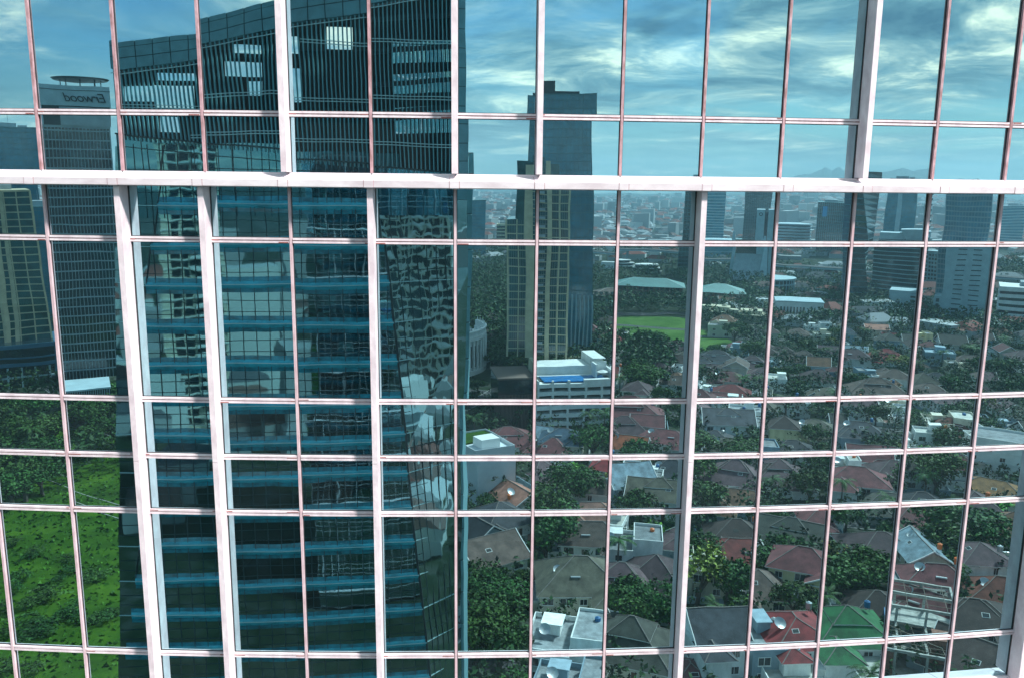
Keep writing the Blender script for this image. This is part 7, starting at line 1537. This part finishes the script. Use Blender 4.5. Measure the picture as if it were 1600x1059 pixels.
# edge pillar at the right corner
b = MB()
for z0, z1 in [(i*4.27-3.3, (i+1)*4.27-3.3) for i in range(1, 23)]:
    if z1 > 93: z1 = 93
    for (q0, q1) in ((0, .96), (.98, 1.0)):
        za, zb = z0+(z1-z0)*q0, z0+(z1-z0)*q1; P = lambda z, e: (RZ(z)+Vector((-1.9-e*.0, .25, 0)), RZ(z)+Vector((e, .25, 0)), RZ(z)+Vector((e, -6, 0)), RZ(z)+Vector((-1.9, -6, 0)))
        b.loft(P(za, .12 if q0 == 0 else .1), P(zb, .12 if q0 == 0 else .1), 0 if q0 == 0 else 1)
b.build('edge_pillar', [M_PANEL, M_JOINT], nb)
# floor bands: half-round teal spandrels with a pale rail, front only; a thin rail carries on round the side
zf = [83.0-4.27*i for i in range(-1, 20) if 83.0-4.27*i > 2]
for z in zf:
    if z > 91: continue
    x0, x1 = lfx(z), cxz(z); b = MB()
    prof = [(0.02, -.72), (.07, -.6), (.13, -.38), (.16, -.12), (.16, .12), (.13, .38), (.07, .6), (0.02, .72)]
    b.loft([fp(x0, z+q*.6, o) for o, q in prof], [fp(x1, z+q*.6, o) for o, q in prof])
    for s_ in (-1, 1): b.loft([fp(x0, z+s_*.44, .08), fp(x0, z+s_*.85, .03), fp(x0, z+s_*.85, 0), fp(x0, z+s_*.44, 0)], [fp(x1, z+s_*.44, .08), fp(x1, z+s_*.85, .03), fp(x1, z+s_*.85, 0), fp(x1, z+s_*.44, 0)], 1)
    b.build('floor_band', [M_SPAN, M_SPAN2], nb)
    b = MB(); b.bar(fp(x0, z+.05, .2), fp(x1, z+.05, .2), .06, .07); b.bar(CP(z+.05)+Vector((.04, .07, 0)), RZ(z+.05).lerp(CP(z+.05), .14)+Vector((.04, .07, 0)), .06, .08); b.bar(fp(lx(z), z+.0, .06), fp(x0, z+.0, .06), .07, .07)
    b.build('pale_rail', M_LINE, nb)
    b = MB()
    for dz in (-1.75, 1.3): b.bar(fp(lx(z), z+dz, .03), fp(x1, z+dz, .03), .05, .06); b.bar(CP(z+dz)+Vector((.02, .04, 0)), RZ(z+dz).lerp(CP(z+dz), .14)+Vector((.02, .04, 0)), .05, .06)
    b.build('glazing_bar', M_JOINT, nb)
b = MB(); x = -53.0
while x < -7:      # vertical glazing bars; lower ends step inside the slanted corner
    zt = 93; zb = 0 if x < -12.6 else None
    if x > cxz(93): zt = min(93, 90-(x+12.6)/.0925)
    if x < lx(zt): zt = 0
    z0b = 2
    if x < lx(2): pass
    if zt > 4: b.bar(fp(x, z0b, .04), fp(x, zt, .04), .07, .10, 0)
    x += 1.42
for i in range(1, 10):
    f = i/10; P = lambda z: CP(z).lerp(RZ(z), f*.87)+Vector((.02, .04, 0)); b.bar(P(2), P(93), .07, .09)
b.build('glazing_bars', M_JOINT, nb)
b = MB(); b.bar(CP(2)+Vector((0, .05, 0)), CP(93)+Vector((0, .05, 0)), .22, .22); b.bar(fp(lfx(93), 93, .05), fp(lfx(45), 45, .05), .16, .1)
b.build('corner_trim', C_DARK, nb)
# rooms behind: pale columns seen as streaks
# crown: coping, blades, rails, dark backing with openings
CT = [(-48.8, 103.2), (-45.2, 103.6), (-34.5, 105.0), (-26.6, 107.1), (-23.0, 108.2), (-15.5, 110.0), (-.5, 112.6)]
CB = [(-48.8, 100.4), (-45.4, 100.9), (-37.4, 102.1), (-34.3, 102.7), (-26.7, 104.5), (-23.0, 105.4), (-15.5, 106.6), (-4.7, 108.7), (-.5, 109.4)]
SB = [(-48.8, 94.3), (-45.2, 93.9), (-37.4, 93.2), (-27.1, 92.5), (-15.7, 91.9), (-4.8, 91.1), (-.5, 91.0)]
def ip(T, x):
    if x <= T[0][0]: return T[0][1]
    for (a, p), (c, q) in zip(T[:-1], T[1:]):
        if x <= c: return p+(q-p)*(x-a)/(c-a)
    return T[-1][1]
b = MB(); xs = [-48.8+i*1.72 for i in range(29)]
for i in range(28):
    x0, x1 = xs[i], min(xs[i+1], -.6)
    for r0, r1 in ((0, .40), (.43, .80), (.82, 1.0)):
        zz0 = lambda x: ip(CB, x)+(ip(CT, x)-ip(CB, x))*r0; zz1 = lambda x: ip(CB, x)+(ip(CT, x)-ip(CB, x))*r1
        g = .05
        b.loft([fp(x0+g, zz0(x0), .35), fp(x1-g, zz0(x1), .35), fp(x1-g, zz0(x1), -.8), fp(x0+g, zz0(x0), -.8)], [fp(x0+g, zz1(x0), .35), fp(x1-g, zz1(x1), .35), fp(x1-g, zz1(x1), -.8), fp(x0+g, zz1(x0), -.8)])
    b.loft([fp(x0, ip(CB, x0)+.05, .28), fp(x1, ip(CB, x1)+.05, .28), fp(x1, ip(CB, x1)+.05, -.75), fp(x0, ip(CB, x0)+.05, -.75)], [fp(x0, ip(CT, x0)-.05, .28), fp(x1, ip(CT, x1)-.05, .28), fp(x1, ip(CT, x1)-.05, -.75), fp(x0, ip(CT, x0)-.05, -.75)], 1)
b.build('coping_panels', [M_PANEL, M_JOINT], nb)
b = MB(); x = -47.8
while x < -3.2:
    t_, bt_ = ip(CB, x)-.1, ip(SB, x)+.05; dx = .25 if x > -30 else .55
    b.bar(fp(x-dx, t_, .15), fp(x, bt_-.5, .15), .11, .26, upv=(0, 1, 0)); x += .43
b.build('crown_blades', M_BLADE, nb)
b = MB()
for T in ([(-47.8, 97.3), (-38, 97.2), (-27.5, 98.0), (-20.4, 97.8), (-3, 97.8)], [(-22, 103.6), (-16, 103.3), (-3, 103.4)], [(-38.6, 93.7), (-27, 94.0), (-15, 93.9), (-3, 93.7)]):
    for (a, p), (c, q) in zip(T[:-1], T[1:]):
        for dz in (0, .28): b.bar(fp(a, p+dz, .42), fp(c, q+dz, .42), .07, .08)
for (a, p), (c, q) in zip(CB[:-1], CB[1:]): b.bar(fp(a, p-.45, .42), fp(min(c, -3), q-.45, .42), .07, .08)
b.build('crown_rails', M_LINE, nb)
HOL = [(-42.2, 100.1, -38.4, 100.9), (-45.6, 98.0, -42.7, 99.5), (-42.7, 97.4, -38.5, 99.6), (-42.2, 94.3, -40.1, 95.9), (-31.5, 102.1, -28.7, 103.0), (-32.4, 99.8, -28.7, 101.3), (-30.3, 97.9, -28.7, 99.4), (-24.6, 102.6, -22.4, 104.4), (-24.4, 97.8, -22.3, 101.2), (-19.6, 103.2, -17.0, 105.4)]
b = MB(); xe = sorted({-48.2, -2.8}|{h[0] for h in HOL}|{h[2] for h in HOL}|{-45+i*3.0 for i in range(14)})
for x0, x1 in zip(xe[:-1], xe[1:]):
    xm = (x0+x1)/2; hs_ = sorted((h[1], h[3]) for h in HOL if h[0] < xm < h[2]); z = ip(SB, xm)-.1
    for a, c in hs_+[(None, None)]:
        zt0, zt1 = (a, a) if a is not None else (ip(CB, x0)+.2, ip(CB, x1)+.2)
        if a is None and hs_ and False: pass
        b.loft([fp(x0, z, -1.2), fp(x1, z, -1.2), fp(x1, z, -1.5), fp(x0, z, -1.5)], [fp(x0, zt0-(.35 if a is None and int(x0) % 3 == 0 else 0), -1.2), fp(x1, zt1-(.35 if a is None and int(x0) % 3 == 0 else 0), -1.2), fp(x1, zt1, -1.5), fp(x0, zt0, -1.5)])
        if a is not None: z = c
b.build('screen_backing', M_BACK, nb)
b = MB()
for z in (96.2, 99.0, 102.3, 105.5): b.bar(fp(-15, z, -1.05), fp(-3, z+1.2, -1.05), .25, .5)
for z in (95, 98.4, 101.5): b.add([fp(-10.5, z, -1.1), fp(-3.2, z+.4, -1.1), fp(-3.2, z+2.6, -1.1), fp(-10.5, z+2.0, -1.1)], [(0, 1, 2, 3)], 1)
b.build('screen_bracing', [C_DARK, NG2], nb)
# glass and ledge under the blades, corner pillar of the crown
b = MB()
for x0, x1 in zip(xs[:-1], xs[1:]):
    x1 = min(x1, -2.9)
    if x0 > -3: break
    b.add([fp(x0, 86, .02), fp(x1, 86, .02), fp(x1, ip(SB, x1), .02), fp(x0, ip(SB, x0), .02)], [(0, 1, 2, 3)])
    b.bar(fp(x0, 86, .06), fp(x0, ip(SB, x0), .06), .06, .06, 1); b.bar(fp(x0, ip(SB, x0), .2), fp(x1, ip(SB, x1), .2), .6, .16, 1); b.bar(fp(x0, ip(SB, x0)-1.2, .08), fp(x1, ip(SB, x1)-1.2, .08), .1, .1, 1); b.bar(fp(x0, 90.4, .08), fp(x1, 90.4, .08), .1, .1, 1)
b.build('crown_glass', [refl_glass('crown_glass', (0.16, 0.36, 0.42), (0.02, 0.11, 0.14), .006, .5), M_JOINT], nb)
b = MB(); z = 88.0
while z < 112:
    b.loft([fp(-2.9, z+.04, .3), fp(-.62, z+.04, .3), fp(-.62, z+.04, -7), fp(-2.9, z+.04, -7)], [fp(-2.9, z+1.9, .3), fp(-.62, z+1.9, .3), fp(-.62, z+1.9, -7), fp(-2.9, z+1.9, -7)]); z += 1.94
b.loft([fp(-2.88, 88, .27), fp(-.64, 88, .27), fp(-.64, 88, -6.9), fp(-2.88, 88, -6.9)], [fp(-2.88, 112, .27), fp(-.64, 112, .27), fp(-.64, 112, -6.9), fp(-2.88, 112, -6.9)], 1)
b.build('crown_pillar', [M_PANEL, M_JOINT], nb)
b = MB(); b.loft([fp(-48.6, 93, -1.6), fp(-48.6, 93, .3), fp(-48.0, 93, .3), fp(-48.0, 93, -1.6)], [fp(-48.6, 102, -1.6), fp(-48.6, 102, .3), fp(-48.0, 102, .3), fp(-48.0, 102, -1.6)]); b.box(-52, -95, 93.01, -2, -80.6, 93.3); b.build('roof_deck', M_PANEL, nb)

# apartment blocks reflected a second time in the dark tower's side
def flats(label, x, y, rz, w_, d_, h):
    t = thing('apartment_block', label, 'apartment block', (x, y, 0), R(rz)); b = MB(); b.box(-w_/2, -d_/2, 0, w_/2, d_/2, h); b.build('wall', WALL['cream'], t)
    b = MB(); w2 = MB(); z = 2.0
    while z < h-2:
        i = 0; xx = -w_/2+1
        while xx < w_/2-3:
            w2.box(xx, d_/2, z+.3, xx+2.9, d_/2+.12, z+2.7)
            if i % 3 == 1: b.box(xx-.4, d_/2+.12, z-.2, xx+3.0, d_/2+1.6, z+.9)
            xx += 3.8; i += 1
        b.box(-w_/2-.1, d_/2, z-.35, w_/2+.1, d_/2+.3, z); z += 3.4
    b.build('balconies', C_WHITE, t); w2.build('window_rows', TGD, t)
    b = MB(); b.box(-w_/2-.4, -d_/2-.4, h, w_/2+.4, d_/2+.4, h+1.2); b.box(-5, -4, h+1.2, 5, 4, h+4); b.build('roof', C_GREY, t); return t
flats('pale balconied block mirrored a second time in the right half of the dark tower', 172, 28, 122, 46, 20, 112)
flats('low pale block with balconies, mirrored near the foot of the dark tower', 96, -17, 122, 44, 14, 36)
flats('second pale block seen faintly in the dark tower glass', -70, 150, 190, 30, 20, 105)

# ------------------------------------------------------------------ air
b = MB(); b.box(-7000, -9200, -1.0, 8300, 900, 345.0); hz_ = b.build('haze', []); tag(hz_, kind='stuff')
hm = bpy.data.materials.new('haze_air'); hm.use_nodes = True; t = hm.node_tree; t.nodes.remove(t.nodes['Principled BSDF']); v = t.nodes.new('ShaderNodeVolumePrincipled')
v.inputs['Color'].default_value = (0.50, 0.76, 0.88, 1); v.inputs['Density'].default_value = 0.00013; v.inputs['Anisotropy'].default_value = .2
t.links.new(v.outputs[0], t.nodes['Material Output'].inputs['Volume']); hz_.data.materials.append(hm)
